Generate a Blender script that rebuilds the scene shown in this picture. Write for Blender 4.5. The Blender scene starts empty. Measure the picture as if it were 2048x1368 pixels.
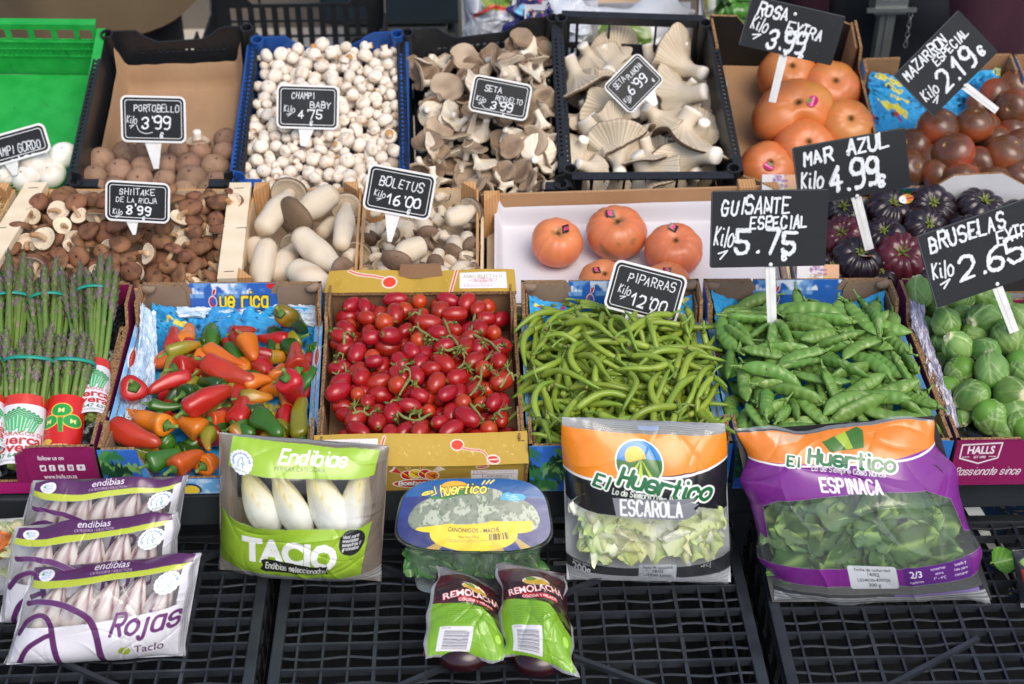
import bpy, math, random
import numpy as np
from mathutils import Vector, Matrix

SC = bpy.context.scene
COL = SC.collection
R = math.radians
random.seed(7)
RNG = np.random.RandomState(11)

# ---------------------------------------------------------------- camera
CAM_H, PITCH, YAW, FPX = 1.76, R(36.0), R(1.9), 2844.4
cd = bpy.data.cameras.new('camera')
cd.sensor_width, cd.lens = 36.0, 50.0
cd.clip_start, cd.clip_end = 0.05, 200
cd.dof.use_dof = True
cd.dof.focus_distance = 2.02
cd.dof.aperture_fstop = 5.6
cam = bpy.data.objects.new('camera', cd)
cam.location = (0, 0, CAM_H)
cam.rotation_euler = (R(90) - PITCH, 0, -YAW)
COL.objects.link(cam)
SC.camera = cam

# ---------------------------------------------------------------- sky and sun (open shade, soft)
SUN_EL, SUN_AZ = R(52), R(28)          # azimuth measured from -Y (behind the camera) towards +X
w = bpy.data.worlds.new('World')
SC.world = w
w.use_nodes = True
nt = w.node_tree
sky = nt.nodes.new('ShaderNodeTexSky')
sky.sky_type = 'NISHITA'
sky.sun_disc = False
sky.sun_elevation = SUN_EL
sky.sun_rotation = math.pi - SUN_AZ
sky.air_density, sky.dust_density, sky.ozone_density = 1.0, 3.0, 1.0
bg = nt.nodes['Background']
nt.links.new(sky.outputs[0], bg.inputs[0])
bg.inputs[1].default_value = 0.15
sl = bpy.data.lights.new('sun', 'SUN')
sl.energy, sl.angle, sl.color = 1.15, R(40), (1.0, 0.95, 0.87)
sun = bpy.data.objects.new('sun', sl)
sd = Vector((math.sin(SUN_AZ) * math.cos(SUN_EL), -math.cos(SUN_AZ) * math.cos(SUN_EL), math.sin(SUN_EL)))
sun.rotation_euler = sd.to_track_quat('Z', 'Y').to_euler()
sun.location = sd * 20
COL.objects.link(sun)
SC.view_settings.view_transform = 'Standard'
SC.view_settings.look = 'None'
SC.view_settings.gamma = 1
SC.view_settings.exposure = 0.42
SC.view_settings.use_curve_mapping = False
SC.cycles.max_bounces = 8
SC.cycles.transparent_max_bounces = 16

# ---------------------------------------------------------------- pixel rays onto real planes
CP = np.array([0, 0, CAM_H])
FWD = np.array([math.sin(YAW) * math.cos(PITCH), math.cos(YAW) * math.cos(PITCH), -math.sin(PITCH)])
RGT = np.array([math.cos(YAW), -math.sin(YAW), 0])
UPV = np.cross(RGT, FWD)
def ray(u, v):
    return FWD * FPX + RGT * (u - 1024) + UPV * (684 - v)
def on_plane(u, v, p, n):
    r = ray(u, v)
    return CP + r * (np.dot(np.asarray(p) - CP, n) / np.dot(r, n))
def at_d(u, v, d):
    return on_plane(u, v, (0, d, 0), np.array([0, 1.0, 0]))
def proj(p):
    d = np.array([float(k) for k in p]) - CP; f = d @ FWD
    return 1024 + FPX * (d @ RGT) / f, 684 - FPX * (d @ UPV) / f
def at_z(u, v, z):
    return on_plane(u, v, (0, 0, z), np.array([0, 0, 1.0]))

class Frame:
    """a shelf: origin on its front edge, x to the right, y up the slope, h off the slope"""
    def __init__(s, d, z, tilt):
        c, q = math.cos(R(tilt)), math.sin(R(tilt))
        s.o = np.array([0, d, z]); s.ex = np.array([1.0, 0, 0]); s.ey = np.array([0, c, q]); s.ez = np.array([0, -q, c])
        s.M = Matrix(((1, 0, 0, 0), (0, c, -q, d), (0, q, c, z), (0, 0, 0, 1)))
    def loc(s, u, v, h=0):
        p = on_plane(u, v, s.o + s.ez * h, s.ez) - s.o
        return np.array([np.dot(p, s.ex), np.dot(p, s.ey), h])
    def world(s, p):
        return s.o + s.ex * p[0] + s.ey * p[1] + s.ez * p[2]
FRONT = Frame(1.515, 0.415, 0)
MID = Frame(1.93, 0.40, 7)
BACK = Frame(2.245, 0.385, 18)
GRID_Z = 0.30

# ---------------------------------------------------------------- object helpers
def lin(c):
    if isinstance(c, str):
        if len(c) == 4: c = '#' + ''.join(k * 2 for k in c[1:])
        c = [int(c[i:i + 2], 16) / 255 for i in (1, 3, 5)]
    c = np.asarray(c, float)
    return np.where(c <= 0.04045, c / 12.92, ((c + 0.055) / 1.055) ** 2.4)
def link(o, parent=None, M=None):
    COL.objects.link(o)
    if parent is not None: o.parent = parent
    if M is not None: o.matrix_basis = M
    return o
def tag(o, label=None, cat=None, group=None, kind=None):
    if label: o['label'] = label
    if cat: o['category'] = cat
    if group: o['group'] = group
    if kind: o['kind'] = kind
    return o
def thing(name, label, cat, M=None, group=None):
    o = bpy.data.objects.new(name, None)
    o.empty_display_size = 0.03
    return tag(link(o, None, M), label, cat, group)
def T(x, y, z): return Matrix.Translation((float(x), float(y), float(z)))
def RZ(a): return Matrix.Rotation(a, 4, 'Z')
def RX(a): return Matrix.Rotation(a, 4, 'X')
def RY(a): return Matrix.Rotation(a, 4, 'Y')
def SCL(x, y, z): return Matrix.Diagonal((float(x), float(y), float(z), 1))
def axes(o, x, y, z):
    m = Matrix.Identity(4)
    for i, a in enumerate((x, y, z, o)):
        for k in range(3): m[k][i] = float(a[k])
    return m
def aim(p, d, roll=0.0):
    """matrix at p whose local +Z runs along d"""
    d = Vector([float(k) for k in d]).normalized()
    return Matrix.Translation([float(k) for k in p]) @ d.to_track_quat('Z', 'Y').to_matrix().to_4x4() @ RZ(roll)
def mesh(name, V, F, mats, mi=None, col=None, smooth=True):
    me = bpy.data.meshes.new(name)
    V = np.asarray(V, np.float32).reshape(-1, 3)
    me.vertices.add(len(V)); me.vertices.foreach_set('co', V.ravel())
    if isinstance(F, np.ndarray):
        n, k = F.shape
        tot = np.full(n, k, np.int32); fl = F.ravel().astype(np.int32)
    else:
        tot = np.array([len(f) for f in F], np.int32)
        fl = np.array([i for f in F for i in f], np.int32)
    me.loops.add(len(fl)); me.loops.foreach_set('vertex_index', fl)
    me.polygons.add(len(tot))
    st = np.zeros(len(tot), np.int32); st[1:] = np.cumsum(tot)[:-1]
    me.polygons.foreach_set('loop_start', st)
    me.polygons.foreach_set('loop_total', tot)
    if mi is not None: me.polygons.foreach_set('material_index', np.asarray(mi, np.int32))
    me.polygons.foreach_set('use_smooth', np.full(len(tot), bool(smooth)))
    for m in (mats if isinstance(mats, (list, tuple)) else [mats]): me.materials.append(m)
    if col is not None:
        a = me.color_attributes.new('Col', 'FLOAT_COLOR', 'POINT')
        c = np.ones((len(V), 4), np.float32); col = np.asarray(col, np.float32)
        c[:, :col.shape[1]] = col
        a.data.foreach_set('color', c.ravel())
    me.update(calc_edges=True)
    me.validate()
    return me
def obj(name, me, parent=None, M=None):
    return link(bpy.data.objects.new(name, me), parent, M)

class G:
    """collects simple solids into one mesh"""
    def __init__(s): s.V, s.F, s.mi = [], [], []
    def add(s, V, F, m=0):
        b = len(s.V)
        s.V += [tuple(map(float, v)) for v in V]
        s.F += [tuple(int(i) + b for i in f) for f in F]
        s.mi += [m] * len(F) if np.isscalar(m) else list(m)
        return s
    def box(s, a, b, m=0):
        (x0, y0, z0), (x1, y1, z1) = a, b
        V = [(x0, y0, z0), (x1, y0, z0), (x1, y1, z0), (x0, y1, z0), (x0, y0, z1), (x1, y0, z1), (x1, y1, z1), (x0, y1, z1)]
        return s.add(V, [(3, 2, 1, 0), (4, 5, 6, 7), (0, 1, 5, 4), (1, 2, 6, 5), (2, 3, 7, 6), (3, 0, 4, 7)], m)
    def prism(s, pts, ext, m=0, me=None):
        """closed outline pts (3D, planar) pushed along ext; me: material of the rim"""
        pts = np.asarray(pts, float); n = len(pts)
        V = np.vstack([pts, pts + np.asarray(ext)])
        F = [tuple(range(n))[::-1], tuple(range(n, 2 * n))] + [(i, (i + 1) % n, n + (i + 1) % n, n + i) for i in range(n)]
        return s.add(V, F, [m, m] + [m if me is None else me] * n)
    def tube(s, path, rad, n=8, m=0):
        V, F, _, _ = tube(path, rad, n)
        return s.add(V, F, m)
    def bar(s, a, b, w, h, m=0, up=(0, 0, 1)):
        a, b, up = np.asarray(a, float), np.asarray(b, float), np.asarray(up, float)
        d = (b - a) / np.linalg.norm(b - a); sd = np.cross(d, up); sd /= np.linalg.norm(sd); uu = np.cross(sd, d)
        o = [a - sd * w / 2 - uu * h / 2, a + sd * w / 2 - uu * h / 2, a + sd * w / 2 + uu * h / 2, a - sd * w / 2 + uu * h / 2]
        return s.prism(o, b - a, m)
    def build(s, name, mats, parent=None, M=None, smooth=False, bevel=0):
        o = obj(name, mesh(name, s.V, s.F, mats, s.mi, None, smooth), parent, M)
        if bevel:
            b = o.modifiers.new('bevel', 'BEVEL'); b.width = bevel; b.segments = 2; b.limit_method = 'ANGLE'
        return o

def tube(path, rad, n=10, ell=None, ph=0.0):
    """swept tube; returns verts, quads/tris, s (0..1 along) and theta per vertex"""
    P = np.asarray(path, float); N = len(P)
    rad = np.broadcast_to(np.asarray(rad, float), (N,))
    Tn = np.gradient(P, axis=0); Tn /= np.linalg.norm(Tn, axis=1)[:, None] + 1e-12
    ref = np.array([1.0, 0, 0]) if abs(Tn[0][0]) < 0.9 else np.array([0, 1.0, 0])
    th = np.linspace(0, 2 * np.pi, n, endpoint=False) + ph
    V = []; X = ref
    for i in range(N):
        X = X - Tn[i] * np.dot(X, Tn[i]); X /= np.linalg.norm(X); Y = np.cross(Tn[i], X)
        a, b = (1, 1) if ell is None else ell
        V.append(P[i] + rad[i] * (a * np.cos(th)[:, None] * X + b * np.sin(th)[:, None] * Y))
    V = np.vstack(V + [P[:1], P[-1:]])
    F = []
    for i in range(N - 1):
        for j in range(n):
            k = (j + 1) % n
            F.append((i * n + j, i * n + k, (i + 1) * n + k, (i + 1) * n + j))
    e0, e1 = N * n, N * n + 1
    for j in range(n):
        k = (j + 1) % n
        F.append((e0, k, j)); F.append((e1, (N - 1) * n + j, (N - 1) * n + k))
    s = np.concatenate([np.repeat(np.linspace(0, 1, N), n), [0, 1]])
    t = np.concatenate([np.tile(th, N), [0, 0]])
    return V, F, s, t

def lathe(r, z, n=24):
    """closed surface of revolution; first and last radius should be about 0"""
    return tube(np.c_[np.zeros(len(z)), np.zeros(len(z)), z], r, n) if False else _lathe(r, z, n)
def _lathe(r, z, n):
    r, z = np.asarray(r, float), np.asarray(z, float); N = len(r)
    th = np.linspace(0, 2 * np.pi, n, endpoint=False)
    V = np.stack([r[:, None] * np.cos(th), r[:, None] * np.sin(th), np.repeat(z[:, None], n, 1)], -1).reshape(-1, 3)
    V = np.vstack([V, [[0, 0, z[0]]], [[0, 0, z[-1]]]])
    F = []
    for i in range(N - 1):
        for j in range(n):
            k = (j + 1) % n
            F.append((i * n + j, i * n + k, (i + 1) * n + k, (i + 1) * n + j))
    for j in range(n):
        k = (j + 1) % n
        F.append((N * n, k, j)); F.append((N * n + 1, (N - 1) * n + j, (N - 1) * n + k))
    s = np.concatenate([np.repeat(np.linspace(0, 1, N), n), [0, 1]])
    t = np.concatenate([np.tile(th, N), [0, 0]])
    return V, F, s, t

def _hash(ix, iy, seed):
    h = (ix.astype(np.int64) * 374761393 + iy.astype(np.int64) * 668265263 + seed * 982451653) & 0x7fffffff
    h = ((h ^ (h >> 13)) * 1274126177) & 0x7fffffff
    return ((h ^ (h >> 16)) & 0xffff) / 65535.0
def vn(x, y, seed=0):
    """smooth value noise 0..1"""
    x, y = np.asarray(x, float), np.asarray(y, float)
    ix, iy = np.floor(x), np.floor(y); fx, fy = x - ix, y - iy
    fx, fy = fx * fx * (3 - 2 * fx), fy * fy * (3 - 2 * fy)
    ix, iy = ix.astype(np.int64), iy.astype(np.int64)
    a, b = _hash(ix, iy, seed), _hash(ix + 1, iy, seed); c, d = _hash(ix, iy + 1, seed), _hash(ix + 1, iy + 1, seed)
    return (a * (1 - fx) + b * fx) * (1 - fy) + (c * (1 - fx) + d * fx) * fy
def fbm(x, y, seed=0, o=3):
    t, a, k = 0, 0.5, 1.0
    for i in range(o):
        t = t + a * vn(np.asarray(x) * k, np.asarray(y) * k, seed + i); a *= 0.5; k *= 2.1
    return t / (1 - 0.5 ** o)
def n3(V, k, seed=0):
    """cheap lumpy noise over 3D points, -1..1"""
    V = np.asarray(V) * k
    return vn(V[:, 0] + V[:, 2] * 0.7, V[:, 1] - V[:, 2] * 0.8, seed) + vn(V[:, 2] + 9.1, V[:, 0] * 0.6 + V[:, 1] * 0.8, seed + 5) - 1
def sst(a, b, x):
    t = np.clip((np.asarray(x, float) - a) / (b - a + 1e-12), 0, 1); return t * t * (3 - 2 * t)
def mixc(a, b, t):
    t = np.asarray(t)[..., None]; return np.asarray(a) * (1 - t) + np.asarray(b) * t

# ---------------------------------------------------------------- materials
def mat(name, c='#808080', rough=0.5, spec=0.5, c2=None, ns=30.0, na=0.5, attr=False, rand=0.0, hrand=0.0,
        bump=0.0, bs=200.0, coat=0.0, metal=0.0, sss=0.0, film=False, wave=None, spots=None, tr=0.0):
    m = bpy.data.materials.new(name); m.use_nodes = True
    n = m.node_tree.nodes; L = m.node_tree.links.new
    b = n['Principled BSDF']
    tc = n.new('ShaderNodeTexCoord')
    if attr:
        a = n.new('ShaderNodeAttribute'); a.attribute_name = 'Col'; col = a.outputs['Color']
    else:
        q = n.new('ShaderNodeRGB'); q.outputs[0].default_value = (*lin(c), 1); col = q.outputs[0]
    def mx(fac, A, B, mode='MIX'):
        k = n.new('ShaderNodeMix'); k.data_type = 'RGBA'; k.blend_type = mode
        if isinstance(fac, float): k.inputs[0].default_value = fac
        else: L(fac, k.inputs[0])
        L(A, k.inputs[6])
        if isinstance(B, (tuple, str, np.ndarray)): k.inputs[7].default_value = (*lin(B), 1)
        else: L(B, k.inputs[7])
        return k.outputs[2]
    def noise(scale, det=4.0, dist=0.0):
        t = n.new('ShaderNodeTexNoise'); t.inputs['Scale'].default_value = scale; t.inputs['Detail'].default_value = det
        t.inputs['Distortion'].default_value = dist
        L(tc.outputs['Object'], t.inputs['Vector']); return t.outputs[0]
    def ramp(v, lo, hi):
        k = n.new('ShaderNodeMapRange'); k.inputs[1].default_value = lo; k.inputs[2].default_value = hi; L(v, k.inputs[0]); return k.outputs[0]
    if c2 is not None:
        f = ramp(noise(ns), 0.5 - na / 2, 0.5 + na / 2)
        col = mx(f, col, c2)
    if wave is not None:                      # (scale, axis, colour, strength): grain or flutes
        wv = n.new('ShaderNodeTexWave'); wv.bands_direction = wave[1]; wv.inputs['Scale'].default_value = wave[0]
        wv.inputs['Distortion'].default_value = wave[4] if len(wave) > 4 else 2.0; wv.inputs['Detail'].default_value = 2
        L(tc.outputs['Object'], wv.inputs['Vector'])
        k = n.new('ShaderNodeMath'); k.operation = 'MULTIPLY'; k.inputs[1].default_value = wave[3]; L(wv.outputs[1], k.inputs[0])
        col = mx(k.outputs[0], col, wave[2])
    if spots is not None:                     # (scale, threshold, colour)
        f = ramp(noise(spots[0], 2.0, 0.6), spots[1], spots[1] + 0.04)
        col = mx(f, col, spots[2])
    if rand or hrand:
        oi = n.new('ShaderNodeObjectInfo')
        h = n.new('ShaderNodeHueSaturation')
        L(ramp(oi.outputs['Random'], 0, 1), h.inputs['Hue'])
        r1 = n.new('ShaderNodeMapRange'); L(oi.outputs['Random'], r1.inputs[0]); r1.inputs[3].default_value = 0.5 - hrand; r1.inputs[4].default_value = 0.5 + hrand
        L(r1.outputs[0], h.inputs['Hue'])
        k = n.new('ShaderNodeMath'); k.operation = 'MULTIPLY'; k.inputs[1].default_value = 7.31; L(oi.outputs['Random'], k.inputs[0])
        k2 = n.new('ShaderNodeMath'); k2.operation = 'FRACT'; L(k.outputs[0], k2.inputs[0])
        r2 = n.new('ShaderNodeMapRange'); L(k2.outputs[0], r2.inputs[0]); r2.inputs[3].default_value = 1 - rand; r2.inputs[4].default_value = 1 + rand * 0.6
        L(r2.outputs[0], h.inputs['Value'])
        L(col, h.inputs['Color']); col = h.outputs[0]
    L(col, b.inputs['Base Color'])
    b.inputs['Roughness'].default_value = rough
    b.inputs['Specular IOR Level'].default_value = spec
    b.inputs['Metallic'].default_value = metal
    if coat: b.inputs['Coat Weight'].default_value = coat; b.inputs['Coat Roughness'].default_value = 0.12
    if sss:
        b.inputs['Subsurface Weight'].default_value = sss; b.inputs['Subsurface Scale'].default_value = 0.004
        b.inputs['Subsurface Radius'].default_value = (1, 0.6, 0.4)
    if bump:
        k = n.new('ShaderNodeBump'); k.inputs['Strength'].default_value = bump; k.inputs['Distance'].default_value = 0.002
        L(noise(bs, 3.0), k.inputs['Height']); L(k.outputs[0], b.inputs['Normal'])
    if film or tr:
        out = n['Material Output']
        t = n.new('ShaderNodeBsdfTransparent'); t.inputs[0].default_value = (0.95, 0.96, 0.96, 1)
        g = n.new('ShaderNodeBsdfGlossy'); g.inputs['Roughness'].default_value = 0.08
        fr = n.new('ShaderNodeLayerWeight'); fr.inputs[0].default_value = 0.3
        pw = n.new('ShaderNodeMath'); pw.operation = 'POWER'; pw.inputs[1].default_value = 2.0; L(fr.outputs['Facing'], pw.inputs[0])
        ad = n.new('ShaderNodeMath'); ad.operation = 'MULTIPLY_ADD'; ad.inputs[1].default_value = 0.6; ad.inputs[2].default_value = 0.05; L(pw.outputs[0], ad.inputs[0])
        s1 = n.new('ShaderNodeMixShader'); L(ad.outputs[0], s1.inputs[0]); L(t.outputs[0], s1.inputs[1]); L(g.outputs[0], s1.inputs[2])
        if bump: L(k.outputs[0], g.inputs['Normal'])
        if attr:
            s2 = n.new('ShaderNodeMixShader'); L(a.outputs['Alpha'], s2.inputs[0]); L(s1.outputs[0], s2.inputs[1]); L(b.outputs[0], s2.inputs[2])
            L(s2.outputs[0], out.inputs[0])
        else: L(s1.outputs[0], out.inputs[0])
    return m
# ---------------------------------------------------------------- printing: artwork rasterised to vertex colours of a fine grid
STROKES = {
 'A':'022842|1434','B':'0208|~082837463505|~053544433202','C':'~4738180604123243','D':'0208|~082846442202','E':'48080242|0535',
 'F':'480802|0535','G':'~473818060412324345|4525','H':'0208|4248|0545','I':'2228','J':'~4843321203','K':'0208|4805|0542','L':'080242',
 'M':'0208254842','N':'02084248','O':'~28070322434728','P':'0208|~083847463505','Q':'~28070322434728|2442','R':'0208|~083847463505|2542',
 'S':'~473818070615354443321203','T':'0848|2822','U':'~080412324448','V':'082248','W':'0812253248','X':'0248|0842','Y':'082548|2522','Z':'08480242',
 '0':'~28070322434728','1':'062822','2':'~071838474502|0242','3':'~07183847463525|~25354443321203','4':'380444|3632',
 '5':'480805|~05354443321203','6':'~3817050312324344351504','7':'084822','8':'~25160718384736251403123243443525','9':'~463515060718384745433212',
 'e$':'~4738180604123243|0535|0434',
 'a':'~463616050312324345|4642','b':'0802|~0516364543321203','c':'~4536160503123243','d':'~463616050312324345|4842','e':'~04444536160503123243',
 'f':'~4738282422|1636','g':'~463616050312324345|~4641301001','h':'0802|~0516364542','i':'~262332|2828','j':'~26211001|2828','k':'0802|460442',
 'l':'2822','m':'0602|~05162522|~25364542','n':'0602|~0516364542','o':'~26050322434526','p':'0600|~0516364543321203','q':'4640|~463616050312324345',
 'r':'0602|~05163646','s':'~45361605143443321203','t':'~28232232|1636','u':'~060312324346|4642','v':'062246','w':'0612243246','x':'0642|4602','y':'0622|4600','z':'06460242',
 "'":'2827','.':'2222','-':'1535','/':'0248','=':'0545|0343',' ':''}
def _catmull(p, k=5):
    p = np.asarray(p, float)
    if len(p) < 3: return p
    closed = np.allclose(p[0], p[-1])
    q = np.vstack([p[-2] if closed else 2 * p[0] - p[1], p, p[1] if closed else 2 * p[-1] - p[-2]])
    out = []
    for i in range(1, len(q) - 2):
        for t in np.linspace(0, 1, k, endpoint=False):
            a, b, c, d = q[i - 1], q[i], q[i + 1], q[i + 2]
            out.append(0.5 * (2 * b + (c - a) * t + (2 * a - 5 * b + 4 * c - d) * t * t + (3 * b - a - 3 * c + d) * t ** 3))
    out.append(p[-1]); return np.array(out)
def glyph(ch):
    out = []
    for s in STROKES.get(ch, '').split('|'):
        if not s: continue
        sm = s[0] == '~'; s = s.lstrip('~')
        p = [((int(s[i])) / 6.0, (int(s[i + 1]) - 2) / 6.0) for i in range(0, len(s), 2)]
        out.append(_catmull(p) if sm else np.array(p, float))
    return out
_TXT = {}
def text_tris(body, bold):
    k = (body, bold)
    if k not in _TXT:
        cu = bpy.data.curves.new('lettering', 'FONT'); cu.body = body; cu.offset = bold; cu.resolution_u = 3
        o = bpy.data.objects.new('lettering', cu); me = o.to_mesh(); me.calc_loop_triangles()
        V = np.zeros(len(me.vertices) * 3); me.vertices.foreach_get('co', V)
        Ft = np.zeros(len(me.loop_triangles) * 3, np.int32); me.loop_triangles.foreach_get('vertices', Ft)
        _TXT[k] = (V.reshape(-1, 3)[:, :2].copy(), Ft.reshape(-1, 3).copy())
        o.to_mesh_clear(); bpy.data.objects.remove(o); bpy.data.curves.remove(cu)
    return _TXT[k]

class Canvas:
    """W x H in artwork units, y down; nx vertices across after 2x supersampling"""
    def __init__(s, W, H, nx, base='#ffffff', alpha=1.0):
        s.W, s.H, s.k = W, H, nx * 2 / W
        s.nx, s.ny = nx, max(2, int(round(nx * H / W)))
        s.a = np.ones((s.ny * 2, nx * 2, 4), np.float32)
        s.a[..., :3] = lin(base); s.a[..., 3] = alpha
    def _win(s, x0, y0, x1, y1):
        h, w = s.a.shape[:2]
        i0, i1 = max(0, int(math.floor(y0 * s.k))), min(h, int(math.ceil(y1 * s.k)) + 1)
        j0, j1 = max(0, int(math.floor(x0 * s.k))), min(w, int(math.ceil(x1 * s.k)) + 1)
        if i0 >= i1 or j0 >= j1: return None
        Y, X = np.mgrid[i0:i1, j0:j1]
        return (slice(i0, i1), slice(j0, j1)), (X + 0.5) / s.k, (Y + 0.5) / s.k
    def _put(s, sl, m, c, alpha=1.0, op=1.0):
        m = (np.asarray(m, np.float32) * op)[..., None]
        col = np.append(lin(c), alpha).astype(np.float32)
        s.a[sl] = s.a[sl] * (1 - m) + col * m
    def poly(s, pts, c, alpha=1.0, op=1.0):
        p = np.asarray(pts, float)
        q = s._win(*p.min(0), *p.max(0))
        if q is None: return s
        sl, X, Y = q; ins = np.zeros(X.shape, bool); j = len(p) - 1
        for i in range(len(p)):
            (xi, yi), (xj, yj) = p[i], p[j]
            if yi != yj:
                ins ^= ((yi > Y) != (yj > Y)) & (X < (xj - xi) * (Y - yi) / (yj - yi) + xi)
            j = i
        s._put(sl, ins, c, alpha, op); return s
    def rect(s, x0, y0, x1, y1, c, alpha=1.0, r=0.0, op=1.0):
        q = s._win(x0, y0, x1, y1)
        if q is None: return s
        sl, X, Y = q
        dx = np.maximum(np.maximum(x0 + r - X, X - x1 + r), 0); dy = np.maximum(np.maximum(y0 + r - Y, Y - y1 + r), 0)
        m = (np.hypot(dx, dy) <= r) if r else (X >= x0) & (X <= x1) & (Y >= y0) & (Y <= y1)
        s._put(sl, m, c, alpha, op); return s
    def ell(s, x, y, rx, ry, c, alpha=1.0, rot=0.0, op=1.0):
        r = max(rx, ry); q = s._win(x - r, y - r, x + r, y + r)
        if q is None: return s
        sl, X, Y = q; cr, sr = math.cos(rot), math.sin(rot)
        u, v = (X - x) * cr + (Y - y) * sr, -(X - x) * sr + (Y - y) * cr
        s._put(sl, (u / rx) ** 2 + (v / ry) ** 2 <= 1, c, alpha, op); return s
    def stroke(s, pts, wd, c, alpha=1.0, chalk=0.0, seed=0, op=1.0):
        p = np.asarray(pts, float)
        if len(p) == 1: p = np.vstack([p, p + 0.01])
        q = s._win(*(p.min(0) - wd), *(p.max(0) + wd))
        if q is None: return s
        sl, X, Y = q; D = np.full(X.shape, 1e9)
        for a, b in zip(p[:-1], p[1:]):
            d = b - a; t = np.clip(((X - a[0]) * d[0] + (Y - a[1]) * d[1]) / (d @ d + 1e-9), 0, 1)
            D = np.minimum(D, np.hypot(X - a[0] - t * d[0], Y - a[1] - t * d[1]))
        m = np.clip((wd / 2 - D) * s.k + 0.5, 0, 1)
        if chalk:
            u = 14.0 / (wd + 2)
            nz = vn(X * u * 0.55 + Y * 0.9, Y * u * 0.55 - X * 0.9, seed)
            m = m * (1 - chalk * sst(0.35, 0.75, nz))
        s._put(sl, m, c, alpha, op); return s
    def hand(s, txt, x, y, size, wd, c, rot=0.0, adv=0.98, slant=0.0, alpha=1.0, chalk=0.0, jit=0.0, passes=1, seed=0, wx=0.85, op=1.0, arc=0.0):
        """hand lettering: baseline starts at x, y; size = cap height"""
        rn = np.random.RandomState(seed + len(txt) * 7); cr, sr = math.cos(rot), math.sin(rot); px = 0.0
        for ch in txt:
            key = 'e$' if ch == '\u20ac' else ch
            nar = {'i': 0.55, 'l': 0.75, 'j': 0.7, 'I': 0.6, "'": 0.4, '.': 0.4, '1': 0.7, 't': 0.7, 'r': 0.85, ' ': 0.7, 'm': 1.1}.get(ch, 1.0)
            off = -0.33 * (1 - nar) * 0.9; gs, gb, gr = (1 + rn.uniform(-.13, .13), rn.uniform(-.06, .06), rn.uniform(-.10, .10)) if jit else (1, 0, 0)
            for st in glyph(key):
                for k in range(passes):
                    g = st + rn.uniform(-1, 1, st.shape) * jit; g = g * gs + (0, gb); g = np.c_[g[:, 0] - g[:, 1] * gr, g[:, 1] + g[:, 0] * gr]
                    gx = (g[:, 0] + off) * wx + g[:, 1] * slant + rn.uniform(-1, 1) * jit * (k > 0)
                    gy = g[:, 1] + rn.uniform(-1, 1) * jit * (k > 0)
                    X = px + gx * size; Y = gy * size + arc * px * px
                    s.stroke(np.c_[x + X * cr + Y * sr, y + X * sr - Y * cr], wd, c, alpha, chalk, seed + k, op)
            px += size * adv * wx * nar
        return s
    def text(s, txt, x, y, size, c, bold=0.0, shear=0.0, rot=0.0, align='L', alpha=1.0, sx=1.0, op=1.0, arc=None):
        """printed lettering: size = em height; x, y = baseline start (or centre / end)"""
        V, Ft = text_tris(txt, bold)
        if len(V) == 0: return s
        V = V * size; wd = V[:, 0].max() * sx
        X = V[:, 0] * sx + V[:, 1] * shear; Y = V[:, 1]
        if align == 'C': X = X - wd / 2
        elif align == 'R': X = X - wd
        if arc is not None:                  # wrap round a circle of this radius
            a = X / arc; X, Y = (arc + Y) * np.sin(a), (arc + Y) * np.cos(a) - arc
        cr, sr = math.cos(rot), math.sin(rot)
        P = np.c_[x + X * cr + Y * sr, y + X * sr - Y * cr]
        q = s._win(*P.min(0), *P.max(0))
        if q is None: return s
        (si, sj), _, _ = q; M = np.zeros((si.stop - si.start, sj.stop - sj.start), bool)
        Pk = P * s.k - np.array([sj.start, si.start])
        for a, b, d in Pk[Ft]:
            lo = np.floor(np.minimum(np.minimum(a, b), d)).astype(int); hi = np.ceil(np.maximum(np.maximum(a, b), d)).astype(int) + 1
            j0, i0 = max(lo[0], 0), max(lo[1], 0); j1, i1 = min(hi[0], M.shape[1]), min(hi[1], M.shape[0])
            if j0 >= j1 or i0 >= i1: continue
            yy, xx = np.mgrid[i0:i1, j0:j1] + 0.5
            w0 = (b[0] - a[0]) * (yy - a[1]) - (b[1] - a[1]) * (xx - a[0])
            w1 = (d[0] - b[0]) * (yy - b[1]) - (d[1] - b[1]) * (xx - b[0])
            w2 = (a[0] - d[0]) * (yy - d[1]) - (a[1] - d[1]) * (xx - d[0])
            M[i0:i1, j0:j1] |= ((w0 >= 0) & (w1 >= 0) & (w2 >= 0)) | ((w0 <= 0) & (w1 <= 0) & (w2 <= 0))
        s._put((si, sj), M, c, alpha, op); return s
    def lines(s, x, y, wd, n, dy, th, c, seed=0, op=0.8):
        """tiny unreadable print: rows of short dashes"""
        rn = np.random.RandomState(seed)
        for i in range(n):
            q = x
            while q < x + wd * (1 if i < n - 1 else 0.7):
                l = rn.uniform(0.03, 0.1) * wd; s.rect(q, y + i * dy, min(q + l, x + wd), y + i * dy + th, c, op=op); q += l + wd * 0.015
        return s
    def bars(s, x0, y0, x1, y1, c, n=34, seed=0):
        rn = np.random.RandomState(seed); e = np.sort(rn.uniform(x0, x1, n * 2))
        for a, b in zip(e[::2], e[1::2]): s.rect(a, y0, max(b, a + (x1 - x0) / n / 3), y1, c)
        return s
    def mottle(s, x0, y0, x1, y1, c, sc, thr, seed=0, op=1.0, alpha=1.0, soft=0.05):
        q = s._win(x0, y0, x1, y1)
        if q is None: return s
        sl, X, Y = q; s._put(sl, sst(thr, thr + soft, fbm(X / sc, Y / sc, seed)), c, alpha, op); return s
    def out(s):
        h, w = s.a.shape[:2]
        return s.a.reshape(h // 2, 2, w // 2, 2, 4).mean((1, 3)).reshape(-1, 4)

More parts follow.
